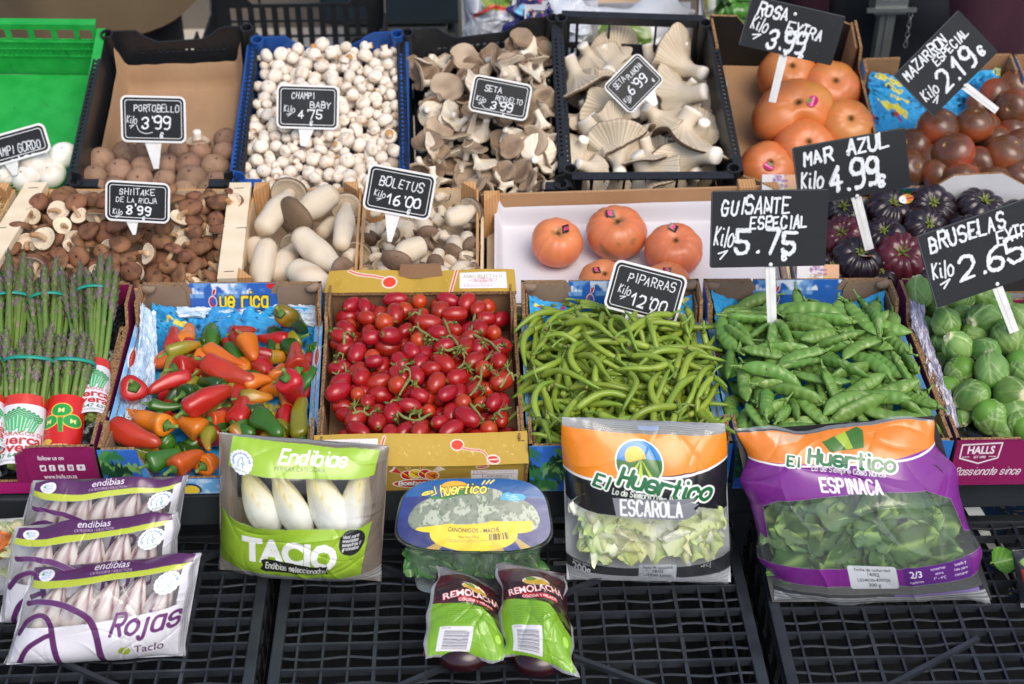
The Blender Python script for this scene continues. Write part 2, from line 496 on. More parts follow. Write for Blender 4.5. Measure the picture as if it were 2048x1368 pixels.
def printed(name, cv, S, m, parent=None, M=None, smooth=True):
    """the artwork cv on the surface S(u, v), u to the right and v down, 0..1"""
    v, u = np.meshgrid(np.linspace(0, 1, cv.ny), np.linspace(0, 1, cv.nx), indexing='ij')
    P = np.asarray(S(u, v), float).reshape(-1, 3)
    i = np.arange(cv.ny - 1)[:, None] * cv.nx + np.arange(cv.nx - 1)[None]
    F = np.stack([i, i + cv.nx, i + cv.nx + 1, i + 1], -1).reshape(-1, 4)
    return obj(name, mesh(name, P, F, m, None, cv.out(), smooth), parent, M)
def quad(tl, tr, br, bl):
    tl, tr, br, bl = [np.asarray(p, float) for p in (tl, tr, br, bl)]
    def S(u, v):
        u, v = np.asarray(u)[..., None], np.asarray(v)[..., None]
        return (tl * (1 - u) + tr * u) * (1 - v) + (bl * (1 - u) + br * u) * v
    return S
def qnorm(tl, tr, br, bl):
    n = np.cross(np.asarray(tr) - np.asarray(bl), np.asarray(tl) - np.asarray(br)); return n / np.linalg.norm(n)

# ---------------------------------------------------------------- shared materials
MT = {}
def m_(key, *a, **k):
    if key not in MT: MT[key] = mat(key, *a, **k)
    return MT[key]
m_('print_paper', attr=True, rough=0.55, spec=0.35)
m_('print_card', attr=True, rough=0.6, spec=0.3, bump=0.15, bs=120)
m_('print_gloss', attr=True, rough=0.28, spec=0.5, coat=0.2)
m_('print_film', attr=True, rough=0.25, spec=0.5, coat=0.25, film=True, bump=0.12, bs=60)
m_('clear_film', film=True, bump=0.25, bs=70)
m_('board_face', attr=True, rough=0.45, spec=0.3)
m_('sign_white', '#e4e4e2', rough=0.4, c2='#cfcfcb', ns=40)
m_('sign_edge', '#22252a', rough=0.5)
m_('card', '#b58e68', rough=0.85, spec=0.15, c2='#a88260', ns=25, na=0.8, bump=0.1, bs=150)
m_('card_dark', '#8d6d52', rough=0.88, spec=0.15, c2='#80624a', ns=25, na=0.8)
m_('card_edge', '#b08a62', rough=0.9, spec=0.1, c2='#57402c', ns=420, na=0.3)
m_('card_grey', '#8f7c6a', rough=0.85, spec=0.15, c2='#857161', ns=30)
m_('card_white', '#d9d9dc', rough=0.75, spec=0.2, c2='#c9cbd2', ns=15)
m_('card_black', '#2b2723', rough=0.7, spec=0.3, c2='#231f1c', ns=18)
m_('card_purple', '#8a1c58', rough=0.55, spec=0.3, c2='#7c184f', ns=20)
m_('card_gold', '#a98a38', rough=0.5, spec=0.4, c2='#a98427', ns=18)
m_('card_blue', '#5a9fd6', rough=0.5, spec=0.4, c2='#3f80c0', ns=12)
m_('wood', '#e6d3b5', rough=0.75, spec=0.2, c2='#d8c19f', ns=12, wave=(9, 'Z', '#c9ae88', 0.35, 6.0), bump=0.08, bs=150)
m_('wood_end', '#d4a878', rough=0.8, spec=0.15, c2='#c4935f', ns=30, wave=(60, 'X', '#a87546', 0.6, 3.0))
m_('wood_top', '#eadbc0', rough=0.75, spec=0.2, c2='#e0cdae', ns=14, wave=(7, 'Y', '#d2ba95', 0.3, 5.0))
m_('staple', '#55585c', rough=0.35, metal=0.9)
m_('plastic_black', '#1d1e20', rough=0.38, spec=0.5, c2='#26282b', ns=60, bump=0.05, bs=300)
m_('plastic_grid', '#1b1e22', rough=0.38, spec=0.6, c2='#33383e', ns=22, na=0.5, bump=0.08, bs=250)
m_('plastic_blue', '#1f4f97', rough=0.4, spec=0.5, c2='#1a4484', ns=30, bump=0.05, bs=300)
m_('plastic_green', '#0f8f36', rough=0.45, spec=0.4, c2='#2fa84c', ns=26, na=0.6, bump=0.3, bs=90, spots=(30, .69, '#1d7a34'))
m_('paper_white', '#e2e0e4', rough=0.8, spec=0.15, c2='#d6d4da', ns=10, bump=0.3, bs=40)
m_('paper_brown', '#a98a6b', rough=0.9, spec=0.1, c2='#9c7c5e', ns=14, bump=0.25, bs=30, spots=(42, 0.72, '#6a513c'))
m_('steel_beam', '#3a4044', rough=0.5, spec=0.5, metal=0.3, c2='#2f3438', ns=14)
m_('steel_light', '#8d928f', rough=0.4, metal=0.7, c2='#757a78', ns=12)

# ---------------------------------------------------------------- price signs
CHALK = '#dfe3e6'
def sign(px, d, lean, art, label, big=False, stake=None, group=None, rnd=None):
    """px: photo corners TL TR BR BL; the board stands at distance d and leans back"""
    n = np.array([0, -math.cos(R(lean)), math.sin(R(lean))])
    c0 = np.mean([ray(*p) for p in px], 0); p0 = CP + c0 * (d / c0[1])
    q = [on_plane(u, v, p0, n) for u, v in px]
    eu = (q[1] + q[2] - q[0] - q[3]) / 2; W = np.linalg.norm(eu); eu /= W
    ev = np.cross(n, eu); H = abs(np.dot((q[0] + q[1] - q[2] - q[3]) / 2, ev))
    c = np.mean(q, 0); M = axes(c, eu, ev, n)
    root = thing('price_sign', label, 'price sign', M, group or ('large chalkboard price signs' if big else 'small framed chalkboard price signs'))
    def rr(w, h, r, k=5):
        o = []
        for cx, cy, a0 in ((w - r, h - r, 0), (-w + r, h - r, 90), (-w + r, -h + r, 180), (w - r, -h + r, 270)):
            for i in range(k + 1):
                a = R(a0 + 90 * i / k); o.append((cx + r * math.cos(a), cy + r * math.sin(a), 0))
        return np.array(o)
    U = 100.0; cv = Canvas(U, U * H / W, 340 if big else 250, '#1c1f23')
    hh = cv.H
    cv.mottle(0, 0, U, hh, '#22262b', 30, 0.5, seed=len(label), op=0.6, soft=0.3)
    cv.mottle(0, 0, U, hh, '#565b60', 3, 0.86, seed=len(label) + 3, op=0.5)
    if not big:
        wd = 1.3
        cv2 = cv; r = 7
        cv.rect(0, 0, U, hh, '#dcdcda'); cv.rect(3.2, 3.2, U - 3.2, hh - 3.2, '#131518', r=7); cv.rect(6.4, 6.4, U - 6.4, hh - 6.4, '#d8dadb', r=5); cv.rect(7.4, 7.4, U - 7.4, hh - 7.4, '#16181b', r=4.4)
        cv.mottle(8, 8, U - 8, hh - 8, '#23272c', 26, 0.5, seed=len(label), op=0.6, soft=0.3)
    else:
        for a in ((0.3, 0.3, U - 0.3, 0.9), (0.3, 0.3, 0.9, hh)): cv.rect(*a, '#6c7278', op=0.5)
    art(cv)
    th = 0.0016
    b = G(); o = rr(W / 2, H / 2, 0.012 if not big else 0.004) - np.array([0, 0, th])
    b.prism(o, (0, 0, th), 0)
    b.build('board', [MT['sign_edge' if big else 'sign_white']], root)
    rad = (0.012 if not big else 0.004) * 0.99
    def S(u, v):
        x, y = (u - 0.5) * W * 0.996, (0.5 - v) * H * 0.996
        ax, ay = np.abs(x) - (W / 2 - rad), np.abs(y) - (H / 2 - rad)
        cm = (ax > 0) & (ay > 0); L = np.hypot(ax, ay); f = np.where(cm & (L > rad), rad / (L + 1e-9), 1)
        x = np.where(cm, np.sign(x) * (W / 2 - rad + ax * f), x); y = np.where(cm, np.sign(y) * (H / 2 - rad + ay * f), y)
        return np.stack([x, y, np.full_like(x, 0.0006)], -1)
    printed('chalk_face', cv, S, MT['board_face'], root)
    Mi = M.inverted()
    if stake is not None:
        (sx, sy, sw), (tx, ty, tw) = stake
        a, e = [Mi @ Vector(on_plane(u, v, p0, n)) for u, v in ((sx, sy), (tx, ty))]
        k = W / np.hypot(px[1][0] - px[0][0], px[1][1] - px[0][1])
        dr = (e - a).normalized(); sd = Vector((-dr.y, dr.x, 0))
        a = a - dr * (0.012 if not big else 0.10 * H)
        g = G(); zz = Vector((0, 0, -0.004 if big else -0.0042))
        g.prism([a + sd * sw * k / 2 + zz, e + sd * tw * k / 2 + zz, e - sd * tw * k / 2 + zz, a - sd * sw * k / 2 + zz], (0, 0, 0.0018))
        if big:
            g.prism([a + sd * sw * k * .1 + zz, e + sd * sw * k * .1 + zz, e - sd * sw * k * .1 + zz, a - sd * sw * k * .1 + zz], (0, 0, 0.0024))
        g.build('stake', [MT['sign_white']], root)
    if big:
        for (u, v) in (rnd or ()):
            p = Mi @ Vector(on_plane(u, v, p0, n)); V, F, _, _ = lathe([0, .0028, .0034, .0026, 0], [0, 0, .0006, .0014, .0016], 12)
            obj('rivet', mesh('rivet', V, F, MT['sign_white']), root, T(p.x, p.y, 0.0005))
    return root
NAR = {'i': 0.55, 'l': 0.75, 'j': 0.7, 'I': 0.6, "'": 0.4, '.': 0.4, '1': 0.7, 't': 0.7, 'r': 0.85, ' ': 0.7, 'm': 1.1}
def chalk(cv, t, x, y, s, fit, wd=1.6, seed=0, rot=0, jit=0.035, passes=1, ch=0.5, slant=0.08):
    """chalk lettering squeezed to the width fit"""
    n = sum(NAR.get(c, 1.0) for c in t); wx = fit / (s * .98 * n)
    cv.hand(t, x, y, s, wd, CHALK, rot=R(rot), chalk=ch, jit=jit, passes=passes, seed=seed, wx=wx, slant=slant)
# ---------------------------------------------------------------- ground behind and under the stall
def structure(name, me, M=None): return tag(obj(name, me, None, M), kind='structure')
m_('asphalt', '#4a4a4c', rough=0.9, c2='#3a3a3c', ns=6, bump=0.3, bs=80)
m_('paving', '#e3d8c5', rough=0.85, c2='#d3c7b3', ns=2.5, na=0.7, bump=0.2, bs=60, spots=(9, 0.66, '#a39783'))
m_('kerb', '#8b8378', rough=0.9, c2='#6f685f', ns=5, na=0.8, bump=0.2, bs=60)
g = G(); g.box((-40, -10, -0.3), (40, 3.02, 0)); structure('ground', mesh('ground', g.V, g.F, MT['asphalt'], smooth=False))
g = G(); g.box((-40, 3.02, -0.3), (40, 4.05, 0.004)); structure('road', mesh('road', g.V, g.F, MT['paving'], smooth=False))
g = G()
for i in range(-12, 13): g.box((i * 1.0 + 0.004 - 0.62, 4.05, -0.3), (i * 1.0 + 0.996 - 0.62, 4.23, 0.155))
structure('kerb', mesh('kerb', g.V, g.F, MT['kerb'], smooth=False))
g = G(); g.box((-40, 4.23, -0.3), (40, 60, 0.15)); structure('pavement', mesh('pavement', g.V, g.F, MT['paving'], smooth=False))

# ---------------------------------------------------------------- the stall's own frame
st = thing('market_stand', 'dark steel tiered display stand carrying all the produce boxes', 'display stand', T(0, 1.5, 0))
Si = st.matrix_basis.inverted()
def sw(p): return tuple(Si @ Vector([float(k) for k in p]))
g = G(); g.box(sw((-1.6, 1.505, 0.352)), sw((1.7, 1.55, 0.410))); g.build('front_beam', [MT['steel_beam']], st, bevel=0.003)
g = G(); g.box(sw((-1.6, 1.90, 0.345)), sw((1.7, 1.94, 0.39))); g.box(sw((-1.6, 2.20, 0.33)), sw((1.7, 2.236, 0.37))); g.box(sw((-1.6, 2.60, 0.44)), sw((1.7, 2.64, 0.478)))
g.build('cross_beam', [MT['steel_beam']], st)
g = G(); g.box(sw((-1.6, 1.556, 0.400)), sw((1.7, 1.895, 0.4105)))
g.build('shelf_board', [MT['card_black']], st)
for k, x in enumerate((-1.45, -0.3, 0.95, 1.6)):
    for y in (1.58, 2.62):
        g = G(); g.box(sw((x, y, 0)), sw((x + 0.04, y + 0.04, 0.40 if y < 2 else 0.44))); g.build('leg', [MT['steel_beam']], st)
p1, p2 = at_d(1925, 985, 1.58), at_d(2000, 1110, 1.52)
g = G(); g.bar(sw(p1 + (p1 - p2) * 0.35), sw(p2 + (p2 - p1) * 1.0), 0.022, 0.006, up=(0.3, -1, 0.4)); g.build('brace', [MT['steel_light']], st)

# ---------------------------------------------------------------- upturned black crates that make the low front shelf
def grid_crate(x0, x1, y0, y1, label, skew, seed):
    """upside-down black crate: a base lattice on top, walls below; skew shifts x with y"""
    rn = np.random.RandomState(seed)
    cx, cy = (x0 + x1) / 2, y0
    W, D = x1 - x0, y1 - y0
    M = Matrix(((1, skew, 0, cx), (0, 1, 0, cy), (0, 0, 1, GRID_Z), (0, 0, 0, 1)))
    M = T(cx, cy, GRID_Z) @ RZ(-math.atan(skew))
    root = thing('grid_crate', label, 'crate', M, 'upturned black crates used as the front shelf')
    b = G(); hw = W / 2
    fr = 0.016
    b.box((-hw, 0, -0.012), (hw, fr, 0)); b.box((-hw, D - fr, -0.012), (hw, D, 0)); b.box((-hw, fr, -0.012), (-hw + fr, D - fr, 0)); b.box((hw - fr, fr, -0.012), (hw, D - fr, 0))
    b.build('base_rim', [MT['plastic_grid']], root, bevel=0.002)
    b = G(); ny = 18
    for i in range(1, ny):
        y = D * i / ny; hv = i % 2 == 0
        if hv: b.box((-hw + fr, y - 0.0019, -0.013), (hw - fr, y + 0.0019, -0.0006))
        else:
            xs = np.linspace(-hw + fr, hw - fr, 41); ph = rn.uniform(0, 6)
            b.tube(np.c_[xs, y + 0.0022 * np.sin(xs * 62 + ph), np.full(41, -0.0055)], 0.0019, 6)
    nx = 19
    for i in range(1, nx):
        x = -hw + W * i / nx; t = 0.0026 if i % 4 == 0 else 0.0016
        b.box((x - t, fr, -0.0135), (x + t, D - fr, -0.003))
    b.build('lattice', [MT['plastic_grid']], root)
    b = G()
    for sx, sy in ((-1, 0), (1, 0), (-1, 1), (1, 1)):
        e = (sx * (hw - 0.02), 0.02 if sy == 0 else D - 0.02, 0.0006); c = (sx * W * 0.06, D * (0.40 if sy == 0 else 0.6), 0.0006)
        b.bar(e, c, 0.0065, 0.008)
    b.build('brace_rib', [MT['plastic_grid']], root)
    for sx in (-1, 1):
        for y in (0.014, D - 0.014):
            th = np.linspace(0, 2 * np.pi, 25); ring = np.c_[sx * (hw - 0.014) + 0.0105 * np.cos(th), y + 0.0105 * np.sin(th), np.full(25, 0.0012)]
            V, F, _, _ = tube(ring[:-1], 0.0034, 8); n = 24 * 8
            F = [f for f in F if max(f) < n] + [((23) * 8 + j, 23 * 8 + (j + 1) % 8, (j + 1) % 8, j) for j in range(8)]
            obj('corner_ring', mesh('corner_ring', V, F, MT['plastic_grid']), root)
    wl = G()
    for s in (-1, 1):
        for k in range(9):
            y = D * (k + 0.5) / 9; wl.box((s * hw - 0.0018, y - 0.013, -0.19), (s * hw + 0.0018, y + 0.013, -0.014))
        wl.box((s * hw - 0.0028, 0, -0.075), (s * hw + 0.0028, D, -0.055)); wl.box((s * hw - 0.0028, 0, -0.2), (s * hw + 0.0028, D, -0.19))
    for y in (0.002, D - 0.002):
        for k in range(13):
            x = -hw + W * (k + 0.5) / 13; wl.box((x - 0.014, y - 0.0018, -0.19), (x + 0.014, y + 0.0018, -0.014))
        wl.box((-hw, y - 0.0028, -0.075), (hw, y + 0.0028, -0.055)); wl.box((-hw, y - 0.0028, -0.2), (hw, y + 0.0028, -0.19))
    wl.build('slatted_wall', [MT['plastic_black']], root)
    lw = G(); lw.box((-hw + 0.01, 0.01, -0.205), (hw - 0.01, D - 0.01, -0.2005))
    lw.build('dark_under_plate', [MT['plastic_black']], root)  # black plate added below the lattice, standing in for the darkness beneath
    return root
def gx(u, v): return at_z(u, v, GRID_Z)
A, B = gx(560, 1170), gx(1494, 1170)
C2, D2 = gx(1548, 1170), gx(533, 1170)
k1 = (gx(545, 1120)[0] - gx(535, 1330)[0]) / (gx(545, 1120)[1] - gx(535, 1330)[1])
yb = gx(1000, 1048)[1]; yf = yb - 0.405
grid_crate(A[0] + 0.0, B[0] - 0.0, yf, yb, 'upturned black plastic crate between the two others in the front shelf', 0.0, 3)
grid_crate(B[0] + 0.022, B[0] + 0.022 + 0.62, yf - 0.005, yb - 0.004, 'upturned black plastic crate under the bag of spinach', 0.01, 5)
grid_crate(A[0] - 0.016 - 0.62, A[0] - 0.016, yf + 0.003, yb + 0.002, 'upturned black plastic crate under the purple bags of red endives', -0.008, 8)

# ---------------------------------------------------------------- boxes
class Box:
    """rim px (TL TR BR BL) at height H over the shelf fr -> local corner points"""
    def __init__(s, fr, px, H, name, label, cat, group=None, taper=0.0):
        s.fr, s.H = fr, H
        q = np.array([fr.loc(u, v, H)[:2] for u, v in px]); s.c = q.mean(0)
        s.top = q - s.c; s.bot = s.top * (1 - taper)
        s.M = fr.M @ T(s.c[0], s.c[1], 0)
        s.root = thing(name, label, cat, s.M, group)
    def p(s, t, w, h):
        """point t (0..1 left to right), w (0 front .. 1 back), height h"""
        f = h / s.H; q = s.bot * (1 - f) + s.top * f
        a = (q[0] * (1 - t) + q[1] * t) * w + (q[3] * (1 - t) + q[2] * t) * (1 - w)
        return np.array([a[0], a[1], h])
    def side(s, k):
        """start and end (t, w) of wall k seen from inside: back, right, front, left"""
        return {'back': ((0, 1), (1, 1)), 'right': ((1, 1), (1, 0)), 'front': ((1, 0), (0, 0)), 'left': ((0, 0), (0, 1))}[k]
    def wall(s, g, k, outline, th=0.005, m=(0, 1, 2), inset=0.0, ends=(0.0, 0.0)):
        (t0, w0), (t1, w1) = s.side(k)
        nrm = {'back': (0, -1, 0), 'front': (0, 1, 0), 'left': (1, 0, 0), 'right': (-1, 0, 0)}[k]
        nrm = np.array(nrm, float)
        pts = []
        for a, h in outline:
            a = ends[0] + a * (1 - ends[0] - ends[1]); pts.append(s.p(t0 + (t1 - t0) * a, w0 + (w1 - w0) * a, h) + nrm * inset)
        pts = np.array(pts); n = len(pts)
        V = np.vstack([pts, pts + nrm * th])
        F = [tuple(range(n))[::-1], tuple(range(n, 2 * n))] + [(i, (i + 1) % n, n + (i + 1) % n, n + i) for i in range(n)]
        g.add(V, F, [m[0], m[1]] + [m[2]] * n)
    def floor(s, g, m=0, z=0.004, th=0.004, ins=0.006):
        q = [s.p(t, w, z) for t, w in ((0, 0), (1, 0), (1, 1), (0, 1))]
        c = np.mean(q, 0); q = [c + (k - c) * (1 - 2 * ins / 0.3) for k in q]
        g.prism(np.array(q) - [0, 0, th], (0, 0, th), m)
    def local(s, u, v, h):
        """photo pixel -> box coordinates at height h"""
        l = s.fr.loc(u, v, h); return np.array([l[0] - s.c[0], l[1] - s.c[1], h])
    def W(s): return s.fr.M @ T(s.c[0], s.c[1], 0)
    def inside(s, x, y, h, mg):
        f = h / s.H; q = (s.bot * (1 - f) + s.top * f)
        for i in range(4):
            a, b = q[i], q[(i + 1) % 4]; d = b - a
            if (d[0] * (y - a[1]) - d[1] * (x - a[0])) / np.hypot(*d) > -mg: return False
        return True
RECT = lambda h: [(0, 0.0), (1, 0.0), (1, h), (0, h)]
def holed(g, o, ex, ey, n, xs, ys, holes, m=0):
    """a plate o + x ex + y ey, thickness vector n, with the cells in holes left open"""
    o, ex, ey, n = [np.asarray(k, float) for k in (o, ex, ey, n)]
    for j in range(len(ys) - 1):
        i = 0
        while i < len(xs) - 1:
            if (i, j) in holes: i += 1; continue
            k = i
            while k + 1 < len(xs) - 1 and (k + 1, j) not in holes: k += 1
            a, b, c, d = xs[i], xs[k + 1], ys[j], ys[j + 1]
            g.prism([o + ex * a + ey * c, o + ex * b + ey * c, o + ex * b + ey * d, o + ex * a + ey * d], n, m); i = k + 1
def pipe(root, p, h0, h1, r, material):
    V, F, _, _ = lathe([0, r * 0.72, r * 0.74, r, r, 0], [h1 - 0.03, h1 - 0.03, h1, h1, h0, h0], 18)
    me = mesh('corner_pipe', V, F, material, smooth=False)
    return obj('corner_pipe', me, root, T(p[0], p[1], 0))

def plastic_crate(px, H, key, label, kind, seed=0, rims=(0.0, 0.0)):
    bx = Box(BACK, px, H, 'plastic_crate', label, 'crate', None, taper=0.06)
    rt, mt = bx.root, MT[key]
    g = G(); bx.floor(g); g.build('base_panel', [mt], rt)
    def edge(k):
        (t0, w0), (t1, w1) = bx.side(k); a, b = bx.p(t0, w0, 0), bx.p(t1, w1, 0); a2, b2 = bx.p(t0, w0, H), bx.p(t1, w1, H)
        L = np.linalg.norm(b - a); ex = (b - a) / L; up = ((a2 + b2) - (a + b)) / 2 / H
        nn = {'back': (0, -1, 0), 'front': (0, 1, 0), 'left': (1, 0, 0), 'right': (-1, 0, 0)}[k]
        return a, ex, up, np.array(nn, float), L
    for k in ('back', 'front', 'left', 'right'):
        a, ex, up, nn, L = edge(k); g = G(); th = nn * 0.003
        lo = {'deep': 0.72, 'vent': 1.0, 'green': 1.0, 'blue': 0.78}[kind]
        if k in ('back', 'front'):
            if kind in ('deep', 'blue'):
                if k == 'back':
                    if kind == 'deep':
                        e = np.linspace(0.2, 0.84, 29) * L; ys = [0, H * 0.56, H * 0.61, H * 0.70]
                        hl = {(i, 1) for i in range(1, 28, 2)}; hl |= {(27, 2)}
                        holed(g, a, ex, up, th, [0, *e, L], ys, hl)
                        zt = H * 0.70
                    else:
                        e = np.r_[np.linspace(0.12, 0.72, 23), [0.745, 0.80, 0.835, 0.885]] * L; ys = [0, H * 0.30, H * 0.38, H * 0.42, H * 0.5, H * 0.54, H * 0.64, H * 0.7]
                        hl = {(i, j) for i in range(1, 28, 2) for j in (1, 3, 5)}
                        holed(g, a, ex, up, th, [0, *e, L], ys, hl); zt = H * 0.7
                    o = [(0, zt), (L, zt), (L, H), (L * 0.83, H), (L * 0.77, H * 0.94), (L * 0.73, H * 0.86), (L * 0.66, H * 0.78), (L * 0.34, H * 0.76), (L * 0.29, H * 0.82), (L * 0.24, H * 0.9), (L * 0.2, H), (0, H)]
                    g.prism([a + ex * x + up * y for x, y in o], th)
                else:
                    o = [(0, 0), (L, 0), (L, H * 0.97), (L * 0.86, H * 0.97), (L * 0.80, H * 0.8), (L * 0.76, H * 0.74), (L * 0.24, H * 0.74), (L * 0.2, H * 0.8), (L * 0.14, H * 0.97), (0, H * 0.97)]
                    g.prism([a + ex * x + up * y for x, y in o], th)
                    for x0, x1 in ((0.0, 0.14), (0.86, 1.0)):
                        g.prism([a + ex * L * x0 + up * H * 0.97, a + ex * L * x1 + up * H * 0.97, a + ex * L * x1 + up * H * 0.97 + nn * 0.02, a + ex * L * x0 + up * H * 0.97 + nn * 0.02], -up * 0.003)
            elif kind == 'vent':
                e = np.array([0.06, 0.10, 0.12, 0.33, 0.345, 0.66, 0.675, 0.86, 0.88, 0.93]) * L
                e2 = np.array([0.05, .075, .095, .12, .14, .165, .185, .21, .23, .255, .70, .725, .745, .77, .79, .815, .835, .86, .88, .905]) * L
                holed(g, a, ex, up, th, [0, *e2, L], [0, H * 0.24, H * 0.40, H * 0.46], {(i, 1) for i in range(1, 20, 2)})
                holed(g, a, ex, up, th, [0, *e, L], [H * 0.46, H * 0.50, H * 0.86, H * 0.88], {(i, 1) for i in (1, 3, 5, 7, 9)})
                g.prism([a + up * H * 0.88, a + ex * L + up * H * 0.88, a + ex * L + up * H, a + up * H], th)
                g.prism([a + up * H, a + ex * L + up * H, a + ex * L + up * H - nn * 0.014, a + up * H - nn * 0.014], -up * 0.004)
                for q in np.linspace(0.03, 0.97, 12):
                    g.prism([a + ex * (L * q - 0.001) + up * H * 0.88, a + ex * (L * q + 0.001) + up * H * 0.88, a + ex * (L * q + 0.001) + up * (H - 0.004), a + ex * (L * q - 0.001) + up * (H - 0.004)], -nn * 0.011)
                for q in (0.02, 0.05, 0.08, 0.12, 0.34, 0.67, 0.88, 0.95):
                    g.prism([a + ex * (L * q - 0.0015), a + ex * (L * q + 0.0015), a + ex * (L * q + 0.0015) + up * H * 0.46, a + ex * (L * q - 0.0015) + up * H * 0.46], -nn * 0.008)
            else:
                if k == 'back':
                    e = np.array([0.08, 0.20, 0.24, 0.36, 0.40, 0.52, 0.56, 0.68, 0.72, 0.84, 0.875, 0.965]) * L
                    holed(g, a, ex, up, th, [0, *e, L], [H * 0.68, H * 0.71, H * 0.90, H], {(i, 1) for i in (1, 3, 5, 7, 9, 11)})
                    xs = np.linspace(0.02, 0.98, 49) * L
                    g.prism([a, a + ex * L, a + ex * L + up * H * 0.68, a + up * H * 0.68], th)
                    for x in np.linspace(0.03, 0.97, 25): g.prism([a + ex * (x * L - 0.0012) + up * H * 0.38 + th, a + ex * (x * L + 0.0012) + up * H * 0.38 + th, a + ex * (x * L + 0.0012) + up * H * 0.66 + th, a + ex * (x * L - 0.0012) + up * H * 0.66 + th], nn * 0.0025)
                    for h in (0.38, 0.52, 0.66): g.prism([a + up * H * h + th, a + ex * L + up * H * h + th, a + ex * L + up * (H * h + 0.0025) + th, a + up * (H * h + 0.0025) + th], nn * 0.003)
                    g.prism([a + up * H, a + ex * L + up * H, a + ex * L + up * H - nn * 0.014, a + up * H - nn * 0.014], -up * 0.004)
                else:
                    g.prism([a + ex * x + up * y for x, y in ((0, 0), (L, 0), (L, H * 0.62), (L * 0.9, H * 0.62), (L * 0.86, H * 0.45), (0, H * 0.45))], th)
                    g.prism([a + up * H * .45, a + ex * L * .86 + up * H * .45, a + ex * L * .86 + up * H * .45 - nn * .012, a + up * H * .45 - nn * .012], -up * 0.004)
        else:
            if kind == 'green':
                g.prism([a, a + ex * L, a + ex * L + up * H * (0.62 if k == 'right' else 1), a + ex * L * 0.5 + up * H * 0.8, a + up * H], th) if k == 'right' else g.prism([a, a + ex * L, a + ex * L + up * H, a + up * H * 0.62], th)
            else:
                hs = [0, H * 0.9] if kind != 'vent' else [0, H * 0.3, H * 0.45, H * 0.9]
                if kind == 'vent':
                    xs = np.linspace(0.05, 0.95, 26) * L; holed(g, a, ex, up, th, [0, *xs, L], hs, {(i, 1) for i in range(1, 26, 2)})
                else: holed(g, a, ex, up, th, [0, L], hs, set())
                for x in np.linspace(0.08, 0.92, 20):
                    g.prism([a + ex * (x * L - 0.001), a + ex * (x * L + 0.001), a + ex * (x * L + 0.001) + up * H * 0.88, a + ex * (x * L - 0.001) + up * H * 0.88], -nn * 0.006)
            # flanged top edge with its line of square holes
            xs = np.linspace(0.1, 0.9, 57) * L; hh = H * (0.9 if kind != 'green' else 0.97)
            if kind == 'green':
                rail = [a + up * H * 0.62, a + ex * L * 0.5 + up * H * 0.8, a + ex * L + up * H] if k == 'left' else [a + up * H, a + ex * L * 0.5 + up * H * 0.8, a + ex * L + up * H * 0.62]
                for p, q in zip(rail[:-1], rail[1:]): g.prism([p, q, q - nn * 0.014, p - nn * 0.014], -up * 0.004)
            else:
                holed(g, a + up * hh, ex, -nn, up * 0.003, [0, *xs, L], [-0.003, 0.004, 0.009, 0.0125], {(i, 1) for i in range(1, 57, 2)})
                g.prism([a + up * hh - nn * 0.0125, a + ex * L + up * hh - nn * 0.0125, a + ex * L + up * (hh - 0.012) - nn * 0.0125, a + up * (hh - 0.012) - nn * 0.0125], -nn * 0.002)
        g.build({'back': 'back_wall', 'front': 'front_wall'}.get(k, 'side_wall'), [mt], rt)
    if kind in ('deep', 'blue'):
        for t, w in ((0, 1), (1, 1), (0, 0), (1, 0)):
            p = bx.p(t, w, H); c = bx.p(0.5, 0.5, H); d = (c - p) / np.linalg.norm(c - p); p = p + d * 0.014
            pipe(rt, p, 0, H + (0.004 if w else 0.001), 0.0125, mt)
            if w == 0:
                g = G(); s_ = 1 if t == 0 else -1
                q = bx.p(t, 0.0, H); g.prism([q + (s_ * 0.002, 0.018, -0.02), q + (s_ * 0.022, 0.018, -0.02), q + (s_ * 0.018, 0.018, 0.012), q + (s_ * 0.002, 0.018, 0.018)], (0, 0.003, 0)); g.build('stacking_lug', [mt], rt)
    elif kind == 'vent':
        for t, w in ((0, 1), (1, 1), (0, 0), (1, 0)):
            p = bx.p(t, w, H); c = bx.p(0.5, 0.5, H); d = (c - p) / np.linalg.norm(c - p); p = p + d * 0.012
            pipe(rt, p, 0, H + 0.002, 0.0125, mt)
    return bx
CR = {}
CR['green'] = plastic_crate([(-108, 45), (199, 48), (124, 372), (-215, 372)], 0.12, 'plastic_green', 'bright green plastic crate holding a few big white mushrooms', 'green')
CR['porto'] = plastic_crate([(207, 62), (503, 50), (468, 372), (140, 372)], 0.12, 'plastic_black', 'black plastic crate lined with brown paper, half full of brown portobellos', 'deep')
CR['champi'] = plastic_crate([(507, 74), (803, 62), (803, 372), (467, 372)], 0.12, 'plastic_blue', 'blue plastic crate full of baby white mushrooms', 'blue')
CR['seta'] = plastic_crate([(806, 60), (1112, 30), (1132, 378), (815, 378)], 0.12, 'plastic_black', 'black plastic crate of torn grey oyster mushrooms', 'deep')
CR['plancha'] = plastic_crate([(1115, 30), (1417, 40), (1477, 345), (1133, 347)], 0.125, 'plastic_black', 'black slotted crate full of large oyster mushrooms', 'vent')
